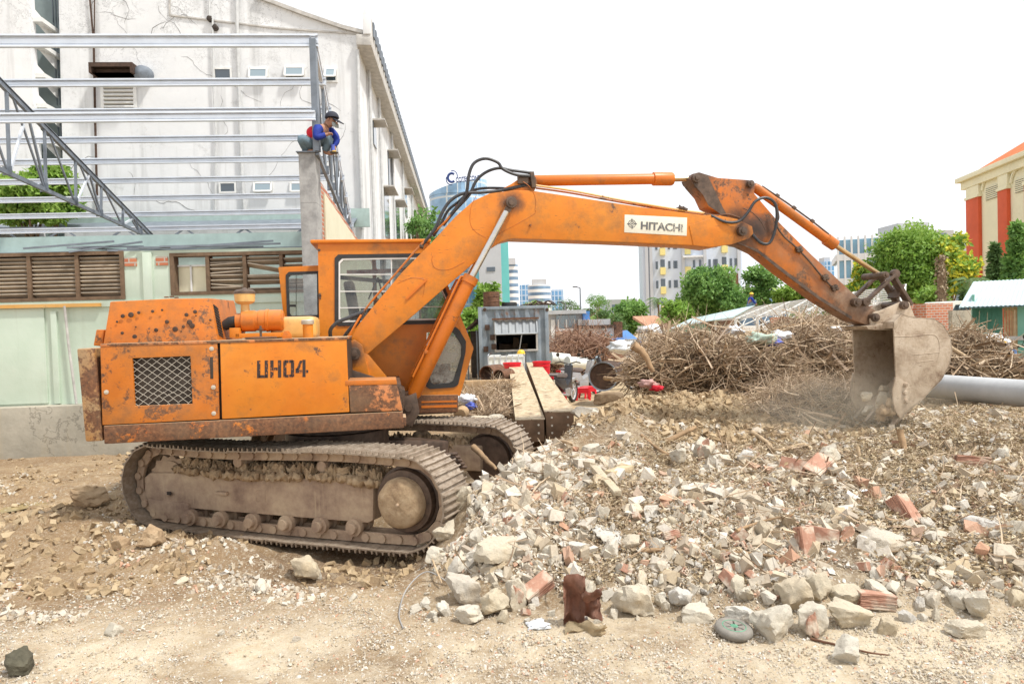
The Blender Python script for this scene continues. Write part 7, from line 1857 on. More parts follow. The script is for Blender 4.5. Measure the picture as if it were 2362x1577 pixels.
def put_brick(px, py, rot, label, k=0, sc=1.0, group=None):
    p = onground(px, py); o = bpy.data.objects.new('broken_brick', BRK[k]); C.objects.link(o); o.location = p+Vector((0, 0, .035*sc)); o.rotation_euler = rot; o.scale = (sc,)*3
    return tag(o, label, 'brick', group)
put_brick(1239, 1372, (.5, .35, R(-50)), 'ribbed hollow clay brick leaning between the boulders left of the rusty sheet', 0, 1.25)
put_brick(2020, 1400, (.1, .1, R(85)), 'pink hollow brick at the right end of the front heap', 2, 1.2); put_brick(2090, 1200, (.9, .1, R(30)), 'upright broken brick on the right slope', 0, 1.5)
put_brick(1895, 1246, (.1, .2, R(70)), 'whole orange brick on the leafy slope', 1, 1.25); put_brick(1858, 1266, (1.2, .1, R(10)), 'cream faced brick left of the whole orange one', 2, 1.2)
put_brick(1884, 1098, (.3, .4, R(-40)), 'hollow brick showing its holes high on the slope', 0, 1.8); put_brick(1838, 1090, (.1, .5, R(50)), 'pink broken brick beside the hollow one high on the slope', 1, 1.5)
put_brick(1688, 1352, (.4, .4, R(30)), 'orange brick fragment behind the front row of stones', 1, .9); put_brick(2240, 1080, (.1, .2, R(80)), 'red brick half buried far up the right slope', 2, 1.6)
put_brick(1500-560, 1258, (.2, .1, R(60)), 'small pink brick end at the foot of the track', 1, .9)
# boulders faced with clay brick
for px, py, w_, h_, lb, sd_ in ((1191, 1372, 54, 76, 'grey mortar lump with an orange brick face beside the ribbed brick', 61), (1884, 1438, 66, 70, 'white mortar block with an orange brick top in the front heap', 62), (1629, 1040, 62, 66, 'tall pink and white brick backed slab on the crest', 63)):
    o = put_rock(px, py, w_, h_, lb, seed=sd_, mat='stone')
    dd_ = w_/F*o.location.y; hz_ = h_/F*o.location.y; me = npmesh('brick_face', rockverts(4, 950+sd_, 6, .12, (dd_*.27, dd_*.22, hz_*.42)), ICO[4][1], smooth=True); me.set_sharp_from_angle(angle=R(30))
    bf = link('brick_face', me, MT['brickfrag'], o, (-dd_*.14, -dd_*.27, hz_*.1))
# concrete batten
for (pa, pb, w_, lb, m) in (((1370, 1090), (1425, 1152), .075, 'square concrete batten sliding down the mound', 'stone'), ((1405, 1108), (1452, 1092), .11, 'triangular pale timber offcut near the crest', 'wood_pale')):
    a_, c_ = onground(*pa), onground(*pb); b = MB(); b.bar(a_+Vector((0, 0, .05)), c_+Vector((0, 0, .05)), w_, w_*.7); tag(b.build('batten', MT[m], None, .008), lb, 'batten')
# medium repeats: one group, individual objects
rs = np.random.RandomState(5)
cnt = 0
GRP = 'loose rubble stones on the mound'
while cnt < 205:
    px = rs.uniform(960, 2362) if rs.rand() < .93 else rs.uniform(0, 900); py = rs.uniform(1020, 1480)
    p = onground(px, py)
    if p.y > 9.2 or (p.x < -.45 and p.y > 5.7): continue
    if px > 960 and py > 1440: continue
    if px > 1450 and py < 1330 and rs.rand() < .55: continue
    s_ = float(np.clip(rs.lognormal(-3.15, .38), .025, .085))
    if any(abs(px-q[0]) < q[2]*.5 and abs(py-q[1]) < q[3]*.5 for q in BIG): continue
    o = bpy.data.objects.new('rubble_stone', ROCKS[rs.randint(14)]); C.objects.link(o); o.location = (p.x, p.y, p.z+s_*.35); s6 = s_/.06; o.scale = (s6*rs.uniform(.8, 1.3), s6, s6*rs.uniform(.6, 1.1)); o.rotation_euler = tuple(rs.uniform(-3, 3, 3))
    tag(o, 'pale loose stone among many alike on the rubble', 'stone', GRP); cnt += 1
for k in range(34):
    while True:
        px, py = rs.uniform(1000, 2350), rs.uniform(1050, 1420); p = onground(px, py)
        if p.y < 9 and not any(abs(px-q[0]) < q[2]*.6 and abs(py-q[1]) < q[3]*.6 for q in BIG): break
    o = bpy.data.objects.new('brick_fragment', BRK[k % 4]); C.objects.link(o); o.location = (p.x, p.y, p.z+.015); s_ = rs.uniform(.35, .85); o.scale = (s_, s_*rs.uniform(.4, 1), s_); o.rotation_euler = tuple(rs.uniform(-1.5, 1.5, 3))
    tag(o, 'reddish brick fragment among many alike on the rubble', 'brick', 'brick fragments in the rubble')

# gravel, leaves and twigs: beyond counting
def scatter_rocks(n, sampler, smin, smax, sub, seed, sink=.3, protos=24, bias=2.2):
    rs = np.random.RandomState(seed); xy = sampler(rs, n); n = len(xy); z_ = H(xy[:, 0], xy[:, 1]); s_ = smin+(smax-smin)*rs.rand(n)**bias
    if sub == 1:
        Fp = np.array([(0, 1, 3), (0, 3, 2), (4, 6, 7), (4, 7, 5), (0, 4, 5), (0, 5, 1), (2, 3, 7), (2, 7, 6), (0, 2, 6), (0, 6, 4), (1, 5, 7), (1, 7, 3)]); q8 = np.array([(a, b_, c) for a in (-1, 1) for b_ in (-1, 1) for c in (-1, 1)], float)
        PV = [(q8+rs.uniform(-.45, .45, (8, 3)))*np.array([.9, .65, .45])*rs.uniform(.7, 1.2, 3) for k in range(protos)]
    else: PV = [rockverts(sub, 900+k, 1, .05, (1, .75, .55)) for k in range(protos)]; Fp = ICO[sub][1]
    nv = len(PV[0]); kk = rs.randint(0, protos, n)
    base = np.array(PV)[kk]; q_ = rs.normal(size=(n, 4)); q_ /= np.linalg.norm(q_, axis=1)[:, None]; w_, x_, y_, zq = q_.T
    Rm = np.stack([1-2*(y_*y_+zq*zq), 2*(x_*y_-zq*w_), 2*(x_*zq+y_*w_), 2*(x_*y_+zq*w_), 1-2*(x_*x_+zq*zq), 2*(y_*zq-x_*w_), 2*(x_*zq-y_*w_), 2*(y_*zq+x_*w_), 1-2*(x_*x_+y_*y_)], 1).reshape(n, 3, 3)
    V_ = np.einsum('nij,nvj->nvi', Rm, base)*s_[:, None, None]; V_ += np.stack([xy[:, 0], xy[:, 1], z_+s_*(.5-sink)], 1)[:, None]
    F_ = (Fp[None]+(np.arange(n)*nv)[:, None, None]).reshape(-1, 3); return V_.reshape(-1, 3), F_, np.repeat(rs.rand(n), nv)
def view_sampler(px0, px1, py0, py1, cond=None, nd=60):
    """uniform over the ground inside a region of the place"""
    def f(rs, n):
        out = []
        c = [onground(a, b_) for a, b_ in ((px0, py0), (px1, py0), (px0, py1), (px1, py1))]
        ylo, yhi = min(p.y for p in c)*.98, max(p.y for p in c)*1.02
        while sum(map(len, out)) < n:
            y_ = ylo*(yhi/ylo)**rs.rand(n*3)
            sx = (rs.uniform(px0, px1, n*3)-PW/2)/F; x_ = sx*y_; keep = np.ones(n*3, bool)
            if cond is not None: keep = cond(x_, y_, rs) & (rs.rand(len(x_)) > sst(2400, px1, sx*F+PW/2)*(px1 > 2500))
            out.append(np.stack([x_, y_], 1)[keep])
        return np.concatenate(out)[:n]
    return f
under = lambda x, y: (y > 5.75) & (x < -.45-.0*(y)) & (y < 9.5)
mnd = lambda x, y, rs: (~under(x, y)) & ((y < 9.3) | (x > 4.2)) & (H(x, y) > .06+.08*rs.rand(len(x))) & ((x < .5) | (fbm(x*1.3, y*1.3, 55, 3) > -.32+rs.rand(len(x))*.55))
road = lambda x, y, rs: (~under(x, y)) & (fbm(x*1.3, y*2.2, 61, 3) > -.5+rs.rand(len(x))*.8)
gv = [scatter_rocks(20000, view_sampler(-60, 2420, 1430, 1610, lambda x, y, rs: (fbm(x*1.4, y*2.4, 66, 4) > -.15+.5*(rs.rand(len(x))-.4))), .002, .0075, 1, 33), scatter_rocks(62000, view_sampler(880, 2720, 1010, 1480, mnd), .003, .024, 1, 1), scatter_rocks(3100, view_sampler(930, 2720, 1010, 1450, mnd), .012, .045, 1, 2, bias=2.6),
      scatter_rocks(26000, view_sampler(-60, 2420, 1340, 1600, road), .002, .011, 1, 3), scatter_rocks(1300, view_sampler(-60, 2420, 1330, 1600, road), .004, .018, 1, 4, bias=3),
      scatter_rocks(2200, view_sampler(-60, 900, 1080, 1400, lambda x, y, rs: (fbm(x*1.1, y*1.1, 91, 3) > .0)), .005, .03, 1, 6)]
off = 0; VV = []; FF = []; AA = []
for v_, f__, a_ in gv: VV.append(v_); FF.append(f__+off); AA.append(a_); off += len(v_)
go = link('gravel', npmesh('gravel', np.concatenate(VV), np.concatenate(FF), np.concatenate(AA)), MT['gravel']); tag(go, 'crushed pale rubble and grit covering mound and track', kind='stuff')
def leaflitter(n, sampler, size, seed, lift=.03):
    rs = np.random.RandomState(seed); xy = sampler(rs, n); n = len(xy); z_ = H(xy[:, 0], xy[:, 1])+rs.rand(n)*lift; P_ = np.stack([xy[:, 0], xy[:, 1], z_], 1)
    t = rs.normal(size=(n, 3)); t[:, 2] *= .45; t /= np.linalg.norm(t, axis=1)[:, None]; nn = rs.normal(size=(n, 3))*.5+np.array([0, 0, 1]); s_ = np.cross(t, nn); s_ /= np.linalg.norm(s_, axis=1)[:, None]; up = np.cross(s_, t)
    sz = size*rs.uniform(.5, 1.5, n)[:, None]; V_ = np.stack([P_-t*sz*.5, P_-s_*sz*.25+up*sz*.15, P_+t*sz*.5, P_+s_*sz*.25+up*sz*.15], 1).reshape(-1, 3)
    return V_, np.arange(4*n).reshape(-1, 4), np.repeat(rs.rand(n), 4)
dk = lambda x, y, rs: (~under(x, y)) & (x > .1) & (H(x, y) > .1) & (fbm(x*.8+3, y*.8, 71, 3) > -.28+.3*(rs.rand(len(x))-.5))
rgt = lambda x, y, rs: (H(x, y) > .12) & (x > 2.6)
lv_ = [leaflitter(52000, view_sampler(1250, 2720, 1000, 1350, dk), .03, 1), leaflitter(22000, view_sampler(1950, 2720, 940, 1330, rgt), .04, 2, .06), leaflitter(6000, view_sampler(1500, 2420, 930, 1100, None), .05, 3, .08)]
off = 0; VV = []; FF = []; AA = []
for v_, f__, a_ in lv_: VV.append(v_); FF.append(f__+off); AA.append(a_); off += len(v_)
tag(link('leaf_litter', npmesh('leaf_litter', np.concatenate(VV), np.concatenate(FF), np.concatenate(AA)), MT['leaf_heap']), 'dry shredded leaves strewn over the right slope', kind='stuff')
def gsamp(sampler, lift):
    def f(rs, n):
        xy = sampler(rs, n); return np.stack([xy[:, 0], xy[:, 1], H(xy[:, 0], xy[:, 1])+rs.rand(len(xy))*lift], 1)
    return f
tw = [twigs(330, gsamp(view_sampler(1150, 2400, 1000, 1380, mnd), .06), .55, .008, 31, up=.12), twigs(5200, gsamp(view_sampler(1150, 2420, 1000, 1330, dk), .05), .18, .0022, 1, up=.0), twigs(500, gsamp(view_sampler(1000, 2400, 1000, 1430, mnd), .05), .32, .0035, 2, up=.05), twigs(1100, gsamp(view_sampler(1650, 2420, 930, 1150, None), .1), .35, .005, 3, up=.1)]
off = 0; VV = []; FF = []; AA = []
for v_, f__, a_ in tw: VV.append(v_); FF.append(f__+off); AA.append(a_); off += len(v_)
tag(link('loose_twigs', npmesh('loose_twigs', np.concatenate(VV), np.concatenate(FF), np.concatenate(AA)), MT['twig']), 'fine twigs and roots mixed into the rubble slope', kind='stuff')

v_, f__, a_ = scatter_rocks(5200, view_sampler(-80, 1000, 1060, 1330, lambda x, y, rs: (x < -.9) & (fbm(x*1.3, y*1.3, 93, 3) > -.15)), .004, .05, 1, 12, bias=4)
tag(link('earth_clods', npmesh('earth_clods', v_, f__, a_), MT['clod']), 'brown earth clods broken up round the crawler tracks', kind='stuff')
v_, f__, a_ = scatter_rocks(2600, view_sampler(1330, 2000, 900, 1010, lambda x, y, rs: (y > 8.6) & (y < 10.9)), .008, .07, 1, 13, bias=3)
tag(link('soil_lumps', npmesh('soil_lumps', v_, f__, a_), MT['clod']), 'yellow brown soil lumps on the bank under the brush pile', kind='stuff')
v_, f__, a_ = scatter_rocks(2300, view_sampler(960, 2400, 1010, 1400, mnd), .02, .085, 1, 14, bias=2.2)
tag(link('broken_slabs', npmesh('broken_slabs', v_, f__, a_), MT['gravel']), 'sharp broken mortar pieces all over the mound', kind='stuff')
# ---- brush piles -----------------------------------------------------------------------
def heap(name, label, blobs, n, length, rad, mat, seed, leaves=0, base=None, lsize=.07, group=None, bend=.45):
    """blobs: (x, y, z, rx, ry, rz) ellipsoids in the place"""
    B_ = np.array(blobs)
    def samp(rs, n_):
        k = rs.choice(len(B_), n_, p=(B_[:, 3]*B_[:, 5])/np.sum(B_[:, 3]*B_[:, 5])); d = rs.normal(size=(n_, 3)); d /= np.linalg.norm(d, axis=1)[:, None]
        r_ = rs.uniform(.72, 1.03, n_)[:, None]; p = B_[k, :3]+d*r_*B_[k, 3:]; p[:, 2] = np.maximum(p[:, 2], H(p[:, 0], p[:, 1])+.02); return p
    V_, F_, A_ = twigs(n, samp, length, rad, seed, bend)
    for n2, l2, r2, u2, b2 in ((n//10, 1.25, 2.6, .15, .3), (n//14, 1.5, 1.0, .9, .4), (n//4, .5, .6, .3, .6)):
        v2, f2, a2 = twigs(n2, samp, length*l2, rad*r2, seed+50+n2, b2, up=u2); F_ = np.concatenate([F_, f2+len(V_)]); V_ = np.concatenate([V_, v2]); A_ = np.concatenate([A_, a2])
    o = link(name, npmesh(name, V_, F_, A_), MT[mat]); tag(o, label, kind='stuff')
    if leaves:
        rs = np.random.RandomState(seed+9); P_ = samp(rs, leaves); t = rs.normal(size=(leaves, 3)); t /= np.linalg.norm(t, axis=1)[:, None]; s_ = np.cross(t, rs.normal(size=(leaves, 3))); s_ /= np.linalg.norm(s_, axis=1)[:, None]; sz = lsize*rs.uniform(.5, 1.5, leaves)[:, None]; up = np.cross(s_, t)
        V_ = np.stack([P_-t*sz*.5, P_-s_*sz*.3+up*sz*.15, P_+t*sz*.5, P_+s_*sz*.3+up*sz*.15], 1).reshape(-1, 3); link('dry_leaves', npmesh('dry_leaves', V_, np.arange(4*leaves).reshape(-1, 4), np.repeat(rs.rand(leaves), 4)), MT['leaf_dry'], o)
    core = MB()      # earth and matted leaves inside the pile
    rs = np.random.RandomState(seed+4)
    for q_ in blobs:
        bm2 = bmesh.ops.create_icosphere(core.bm, subdivisions=4, radius=1)
        for v in bm2['verts']:
            s2 = .86*(1+.22*mnoise.fractal(v.co*2.3+Vector(q_[:3]), 1, 2.1, 4)); v.co = Vector((q_[0]+v.co.x*q_[3]*s2, q_[1]+v.co.y*q_[4]*s2, q_[2]+v.co.z*q_[5]*s2))
    core.build('matted_core', MT['core'], o, smooth=60)
    return o
q = NT('heap_core', .97); q.col(q.ramp(q.noise(14, 10, .8), [(.3, (.05, .032, .02)), (.48, (.15, .10, .06)), (.62, (.28, .2, .12)), (.75, (.42, .33, .2))])); q.bump(q.noise(18, 10, .8), 1, .06); MT['core'] = q.m
def wb_(px, py, Y, wx, hz, dy): p = at(px, py, Y); return (p.x, p.y, p.z, wx/F*Y/2, dy, hz/F*Y/2)
heap('brush_pile', 'big brown pile of dry branches and leaves behind the rubble', [wb_(1512, 858, 11.8, 130, 100, .8), wb_(1600, 835, 12, 200, 140, 1.0), wb_(1720, 850, 12.1, 220, 130, 1.0), wb_(1860, 835, 12.6, 240, 170, 1.1), wb_(1560, 812, 13, 150, 90, .8), wb_(1790, 900, 11.2, 200, 60, .6), wb_(1850, 790, 14, 160, 110, 1.0), wb_(1935, 770, 14.5, 90, 90, 1.0)],
     8200, .85, .0075, 'twig', 21, leaves=9000, lsize=.075)
heap('brush_pile', 'dark root and branch pile right of the bucket before the green shed', [wb_(2240, 830, 13.4, 130, 130, .8), wb_(2205, 800, 14, 60, 70, .6), wb_(2320, 855, 13, 150, 60, .7), wb_(2200, 850, 13, 90, 60, .6)], 1900, .8, .009, 'twig', 22, leaves=1800)
heap('twig_heap', 'reddish heap of thin twigs behind the parked motorbikes', [wb_(1340, 815, 28, 120, 66, 1.6), wb_(1300, 826, 27, 60, 40, 1.2), wb_(1385, 822, 27, 60, 50, 1.2)], 3800, 1.5, .013, 'twig_red', 23, bend=.9)
heap('twig_heap', 'loose twigs and rubbish between the cab and the girders', [wb_(1110, 930, 12.2, 130, 46, .8), wb_(1160, 905, 13.5, 60, 40, .6), wb_(1140, 955, 10.8, 90, 24, .5)], 1500, .6, .006, 'twig', 24, leaves=700, lsize=.06)
heap('twig_heap', 'pale roots and fine twigs torn up beside the bucket', [wb_(1870, 925, 10.2, 200, 90, .5), wb_(1800, 950, 9.9, 160, 40, .4)], 2200, .55, .005, 'twig', 25, bend=.8)
# single branches and logs
def branch(pts, r, label, m='branch', name='branch', lift=.03, group=None, cat='branch'):
    P_ = []
    for q_ in pts:
        if len(q_) == 2: p = onground(*q_)+Vector((0, 0, lift))
        else: p = at(*q_)
        P_.append(p)
    sm_ = smoothpath(P_, 5); n_ = len(sm_); rsb = random.Random(int(pts[0][0])); b = MB(); b.tube([p+Vector([rsb.uniform(-r, r)*.12 for _ in range(3)]) for p in sm_], [r*(1-.55*k/(n_-1)) for k in range(n_)], 8)
    return tag(b.build(name, MT[m], None, smooth=50), label, cat, group)
branch([(1455, 1058, 7.9), (1530, 1020, 8.3), (1605, 985, 8.6)], .048, 'thick peeled branch rising across the crest of the mound', 'branch')
branch([(1461, 797, 11), (1485, 815, 10.9), (1507, 858, 10.8)], .075, 'short thick log sticking out of the brush pile top', 'branch', 'log', cat='log')
branch([(1480, 1276), (1600, 1272), (1700, 1280), (1795, 1290)], .02, 'long thin branch lying along the front of the leafy slope', 'branch', lift=.02)
branch([(1092, 1030, 7.2), (1120, 1058, 7.0), (1145, 1082, 6.9)], .035, 'splintered orange stick leaning by the far track', 'branch')
branch([(2075, 990, 8.0), (2085, 1040, 7.9), (2070, 1100, 7.7), (2045, 1150, 7.5)], .04, 'upright split stump with roots below the bucket', 'branch', 'root_stump', cat='stump')
branch([(1978, 1030, 7.6), (1985, 1080, 7.5), (1972, 1130, 7.4), (1962, 1180, 7.2)], .02, 'thin upright stick left of the root stump', 'branch_pale')
branch([(1735, 1005), (1770, 1030), (1790, 1050), (1850, 1035), (1870, 1045)], .03, 'forked pale branch left of the bucket teeth', 'branch_pale', lift=.05)
branch([(1170, 1000), (1230, 1018), (1300, 1028), (1320, 1036)], .03, 'curved stick on the crest above the near track', 'branch_pale', lift=.05)
branch([(980, 1210), (985, 1260), (1000, 1310), (1020, 1360)], .012, 'pale root trailing down the left flank of the mound', 'branch_pale', lift=.05)
branch([(1498, 1060, 7.4), (1503, 1110, 7.2), (1515, 1150, 7.05), (1522, 1190, 6.9)], .013, 'frayed pale root hanging in the middle of the mound', 'branch_pale')
branch([(2040, 925, 9.9), (1990, 905, 10.3), (1930, 900, 10.6)], .03, 'short pale root beside the bucket', 'branch_pale')
branch([(1395, 872, 15.5), (1440, 876, 14), (1490, 872, 12.5)], .05, 'straight dark branch jutting from the brush pile to the drum', 'branch')
branch([(1640, 790, 12), (1560, 800, 11.6), (1450, 860, 11.2)], .022, 'long pale branch lying over the left of the brush pile', 'branch_pale')
branch([(1780, 760, 12.6), (1880, 745, 12.8), (1960, 770, 13)], .022, 'thin arched branch on the brush pile under the arm', 'branch')
branch([(2190, 800, 12.8), (2240, 830, 12.7), (2300, 870, 12.5)], .04, 'bent grey root on the dark pile beside the bucket', 'branch_pale')
branch([(1870, 1478), (1930, 1492), (2005, 1510), (2050, 1516)], .009, 'thin rusty rod lying past the front heap', 'rust', 'iron_rod', .012, cat='rod')
branch([(1700, 1250), (1760, 1225), (1830, 1210)], .014, 'bowed twig arching over the leafy slope', 'branch', lift=.08)
branch([(1480, 1010), (1560, 1060), (1640, 1012)], .02, 'thin dark branch crossing behind the brick backed slab', 'branch')
# bent cable at the front left
b = MB(); P_ = [onground(930, 1452)+Vector((0, 0, .01)), onground(921, 1420)+Vector((0, 0, .02)), onground(940, 1375)+Vector((0, 0, .06)), onground(985, 1345)+Vector((0, 0, .09)), onground(1035, 1352)+Vector((0, 0, .03))]
b.tube(smoothpath(P_, 8), .0048, 8); tag(b.build('steel_cable', MT['concrete_col']), 'bent grey cable curving off the foot of the mound', 'cable')
# crumpled rusty sheet
p = onground(1330, 1440); rs = np.random.RandomState(3)
def crumple(x0_, z0_, x1_, z1_, seed, tw=.3, n_=14):
    vs = []; fs = []
    for i in range(n_):
        for j in range(n_):
            u, v = i/(n_-1), j/(n_-1); x_ = x0_+(x1_-x0_)*u; z_ = z0_+(z1_-z0_)*v; q_ = Vector((x_*9+seed, z_*9, seed)); d_ = mnoise.noise(q_)*.11+mnoise.noise(q_*2.7)*.05
            edge = 1-.25*abs(mnoise.noise(Vector((v*5, u*3, seed))))*(abs(u-.5)*2); vs.append((x_*edge+tw*v*.05, d_-v*.03, z_+.02*mnoise.noise(q_*1.3)))
    for i in range(n_-1):
        for j in range(n_-1): a_ = i*n_+j; fs.append((a_, a_+1, a_+n_+1, a_+n_))
    return vs, fs
sh_ = thing('crumpled_sheet', 'crumpled rusty sheet metal standing up between the front stones', 'scrap metal', p)
for i_, (args, m) in enumerate((((-.10, -.05, .05, .34, 1.3), 'rust_sheet'), ((.02, .05, .16, .26, 4.1), 'rust_sheet'), ((-.1, -.05, .18, .06, 7.7), 'leafish'))):
    vs, fs = crumple(*args); b = MB(); b._add([Vector(v) for v in vs], fs); bmesh.ops.solidify(b.bm, geom=b.bm.faces[:], thickness=.004)
    b.build(['tall_flap', 'folded_flap', 'curled_base'][i_], MT[m] if m in MT else MT['wood_pale'], sh_, smooth=60, loc=(0, -.05*i_, 0))
# small wheel
p = onground(1692, 1462); t = thing('small_wheel', 'small dusty grey wheel with a green hub lying flat', 'wheel', p+Vector((0, 0, .0)), .3); t.rotation_euler = (R(6), R(3), .3); t.scale = (.88, .88, .88)
b = MB(); b.lathe([(.085, .01), (.12, .0), (.135, .018), (.138, .035), (.13, .055), (.115, .064), (.085, .06)], (0, 0, 0), 'z', 44); b.build('tyre', MT['wheel_grey'], t, smooth=50)
b = MB(); b.lathe([(.086, .02), (.086, .061), (.080, .063), (.076, .052), (.03, .048), (.028, .06), (.015, .062)], (0, 0, 0), 'z', 40); hubo = b.build('rim', MT['green_hub'], t)
b = MB()
for k in range(6): a_ = math.pi*k/3; b.bar((.025*math.cos(a_), .025*math.sin(a_), .056), (.072*math.cos(a_), .072*math.sin(a_), .056), .014, .008)
b.build('spokes', MT['dark_steel'], t)
# rags, bags and litter
def rag(pos, s_, m, label, seed, name='plastic_bag', cat='bag', group=None, sq=.5):
    V_ = ICO[3][0].copy(); o_ = np.random.RandomState(seed).uniform(0, 30, 3); n_ = np.array([mnoise.fractal(Vector(v*1.9+o_), .9, 2.2, 5) for v in V_]); V_ = V_*(1+.75*n_[:, None])*np.array([1, .8, sq])*s_
    o = link(name, npmesh(name, V_, ICO[3][1], smooth=True), MT[m]); o.location = pos; return tag(o, label, cat, group)
rag(at(1515, 895, 10.6), .08, 'red_cloth', 'red rag caught low in the brush pile', 1, 'rag', 'rag'); rag(at(1495, 885, 10.7), .13, 'pink_cloth', 'washed out pink cloth beside the red rag', 2, 'rag', 'rag')
rag(at(1755, 782, 11.7), .22, 'pale_green', 'pale green plastic sheet on top of the brush pile', 3); rag(at(1802, 775, 12), .17, 'tarp_white', 'white plastic bags right of the pale green sheet', 4)
rag(at(1782, 790, 11.8), .14, 'blue_bag', 'small blue plastic bag between the white and green ones', 5); rag(at(1690, 762, 13.5), .18, 'tarp_white', 'white sheet at the back of the brush pile below the shed', 6)
rag(at(1925, 760, 12.8), .12, 'tarp_white', 'torn white bag hanging under the bucket link', 7); rag(at(1075, 920, 11), .14, 'tarp_white', 'striped white bag at the foot of the cab', 8); rag(at(1086, 936, 10.8), .1, 'blue_bag', 'blue scrap of plastic by the cab foot', 9)
rag(at(2283, 795, 14.2), .38, 'tarp_white', 'big white plastic bundle in front of the green shed', 10); rag(at(2277, 782, 14.4), .2, 'teal_bag', 'turquoise bag on the white bundle', 11); rag(at(2298, 792, 14.1), .14, 'yellow_helmet', 'yellow bag at the end of the white bundle', 12)
rag(at(1500, 762, 30), .5, 'tarp_white', 'white tarpaulin bundle under the shed gable', 13); rag(at(1430, 800, 24), .4, 'tarp_white', 'white rags beside the twig heap', 14)
rag(onground(1990, 1140)+Vector((0, 0, .03)), .04, 'tarp_white', 'scrap of white plastic left of the root stump', 15, sq=.3); rag(onground(1240, 1445)+Vector((0, 0, .01)), .07, 'tarp_white', 'torn white wrapping ribbon in front of the ribbed brick', 16, sq=.25)
rag(onground(2145, 1140)+Vector((0, 0, .02)), .05, 'tarp_white', 'scrap of white paper on the right slope', 17, sq=.25)
for k, (px, py, lb) in enumerate(((1062, 960, 'round log end lying left of the girders'),)):
    p = at(px, 955, 9.6); b = MB(); b.tube([p-Vector((0, .1, 0)), p+Vector((.03, .12, .02))], [.085, .09], 14); tag(b.build('log_end', MT['wood'], None, .01), lb, 'log')
for px, py, Y, w_, lb, s_ in ((1100, 968, 9.9, 60, 'white chunk beyond the far track', 71), (1140, 962, 10, 40, 'pink brick lump beyond the far track', 72), (1350, 955, 9.2, 80, 'long pale stone right of the girder end', 73), (1400, 915, 9.8, 70, 'tan soil clod under the brush pile left end', 74)):
    p = at(px, py, Y); r_ = w_/F*Y/2; me = npmesh('rubble_chunk', rockverts(3, 700+s_, 9, .1, (r_, r_*.7, r_*.45)), ICO[3][1], smooth=True); me.set_sharp_from_angle(angle=R(30)); o = link('rubble_chunk', me, MT['stone' if 'clod' not in lb else 'mud']); o.location = (p.x, p.y, max(p.z, Hs(p.x, p.y)+r_*.2)); tag(o, lb, 'rubble chunk')
# puddle behind the earth heap
p = onground(60, 1160); b = MB(); pts = []
for k in range(28): a_ = 2*math.pi*k/28; rr = 1+.25*math.sin(3*a_+1)+.12*math.sin(7*a_); pts.append((p.x+.75*rr*math.cos(a_), p.y+.42*rr*math.sin(a_), 0))
zp = float(np.percentile([Hs(q_[0], q_[1]) for q_ in pts], 25))
b.quad([Vector((q_[0], q_[1], zp)) for q_ in pts]); tag(b.build('puddle_water', MT['puddle'], smooth=None), kind='structure')
# clods spilling from the bucket
rs = np.random.RandomState(8)
for k, (px, py, r_, lb) in enumerate(((1996, 915, 16, 'pale stone tumbling in the bucket mouth'), (2035, 925, 20, 'square tan stone lying in the bucket mouth'), (2039, 897, 12, 'round dark stone at the back of the bucket'), (2003, 945, 14, 'tan stone at the bucket teeth'))):
    o_ = lp(px, py, -.1+.1*k); p = EXM @ Vector((o_[0], -.1+.1*k, o_[1])); rad_ = r_/F*p.y
    me = npmesh('stone', rockverts(3, 800+k, 9, .1, (rad_, rad_*.9, rad_*.9)), ICO[3][1], smooth=True); me.set_sharp_from_angle(angle=R(30)); o = link('spilled_stone', me, MT['stone']); o.location = p; tag(o, lb, 'stone')
# the load: earth in the bucket
b = MB(); lo_ = lp(2040, 950, 0); 
for k in range(60):
    u = rs.uniform(0, 1); yy = rs.uniform(-.36, .36); px = 2035+u*60+rs.uniform(-12, 12); py = 955-u*35+rs.uniform(-14, 14); q_ = lp(px, py, yy); r_ = rs.uniform(.03, .08)
    i2 = bmesh.ops.create_icosphere(b.bm, subdivisions=2, radius=r_)
    for v in i2['verts']: v.co = v.co*(1+.6*mnoise.noise(v.co*22+Vector((k, 0, 0))))+Vector((q_[0], yy, q_[1]))
eo = b.build('earth_load', MT['mud'], None, smooth=70); eo.matrix_world = EXM; tag(eo, 'loose earth spilling out of the bucket', kind='stuff')
# dust puff around the teeth
dm = NT('dust'); dm.t.nodes.remove(dm.p); vol = dm.n('VolumePrincipled'); vol.inputs['Color'].default_value = (1, .92, .76, 1)
gr = dm.n('TexGradient'); gr.gradient_type = 'SPHERICAL'; dm.l(dm.co, gr.inputs[0])
dens = dm.math('MULTIPLY', dm.math('MULTIPLY', dm.step(dm.noise(1.6, 4, .6), .35, .75), dm.step(gr.outputs[0], .0, .6)), .6); dm.l(dens, vol.inputs['Density']); dm.l(vol.outputs[0], dm.t.nodes['Material Output'].inputs['Volume'])
pd = at(1940, 940, 8.9); ds = bpy.data.meshes.new('dust'); bm = bmesh.new(); bmesh.ops.create_icosphere(bm, subdivisions=3, radius=1); bm.to_mesh(ds); bm.free()
do = link('dust_cloud', ds, dm.m); do.location = pd; do.scale = (1.6, .7, .6); tag(do, 'thin tan dust rising round the bucket teeth', kind='stuff')
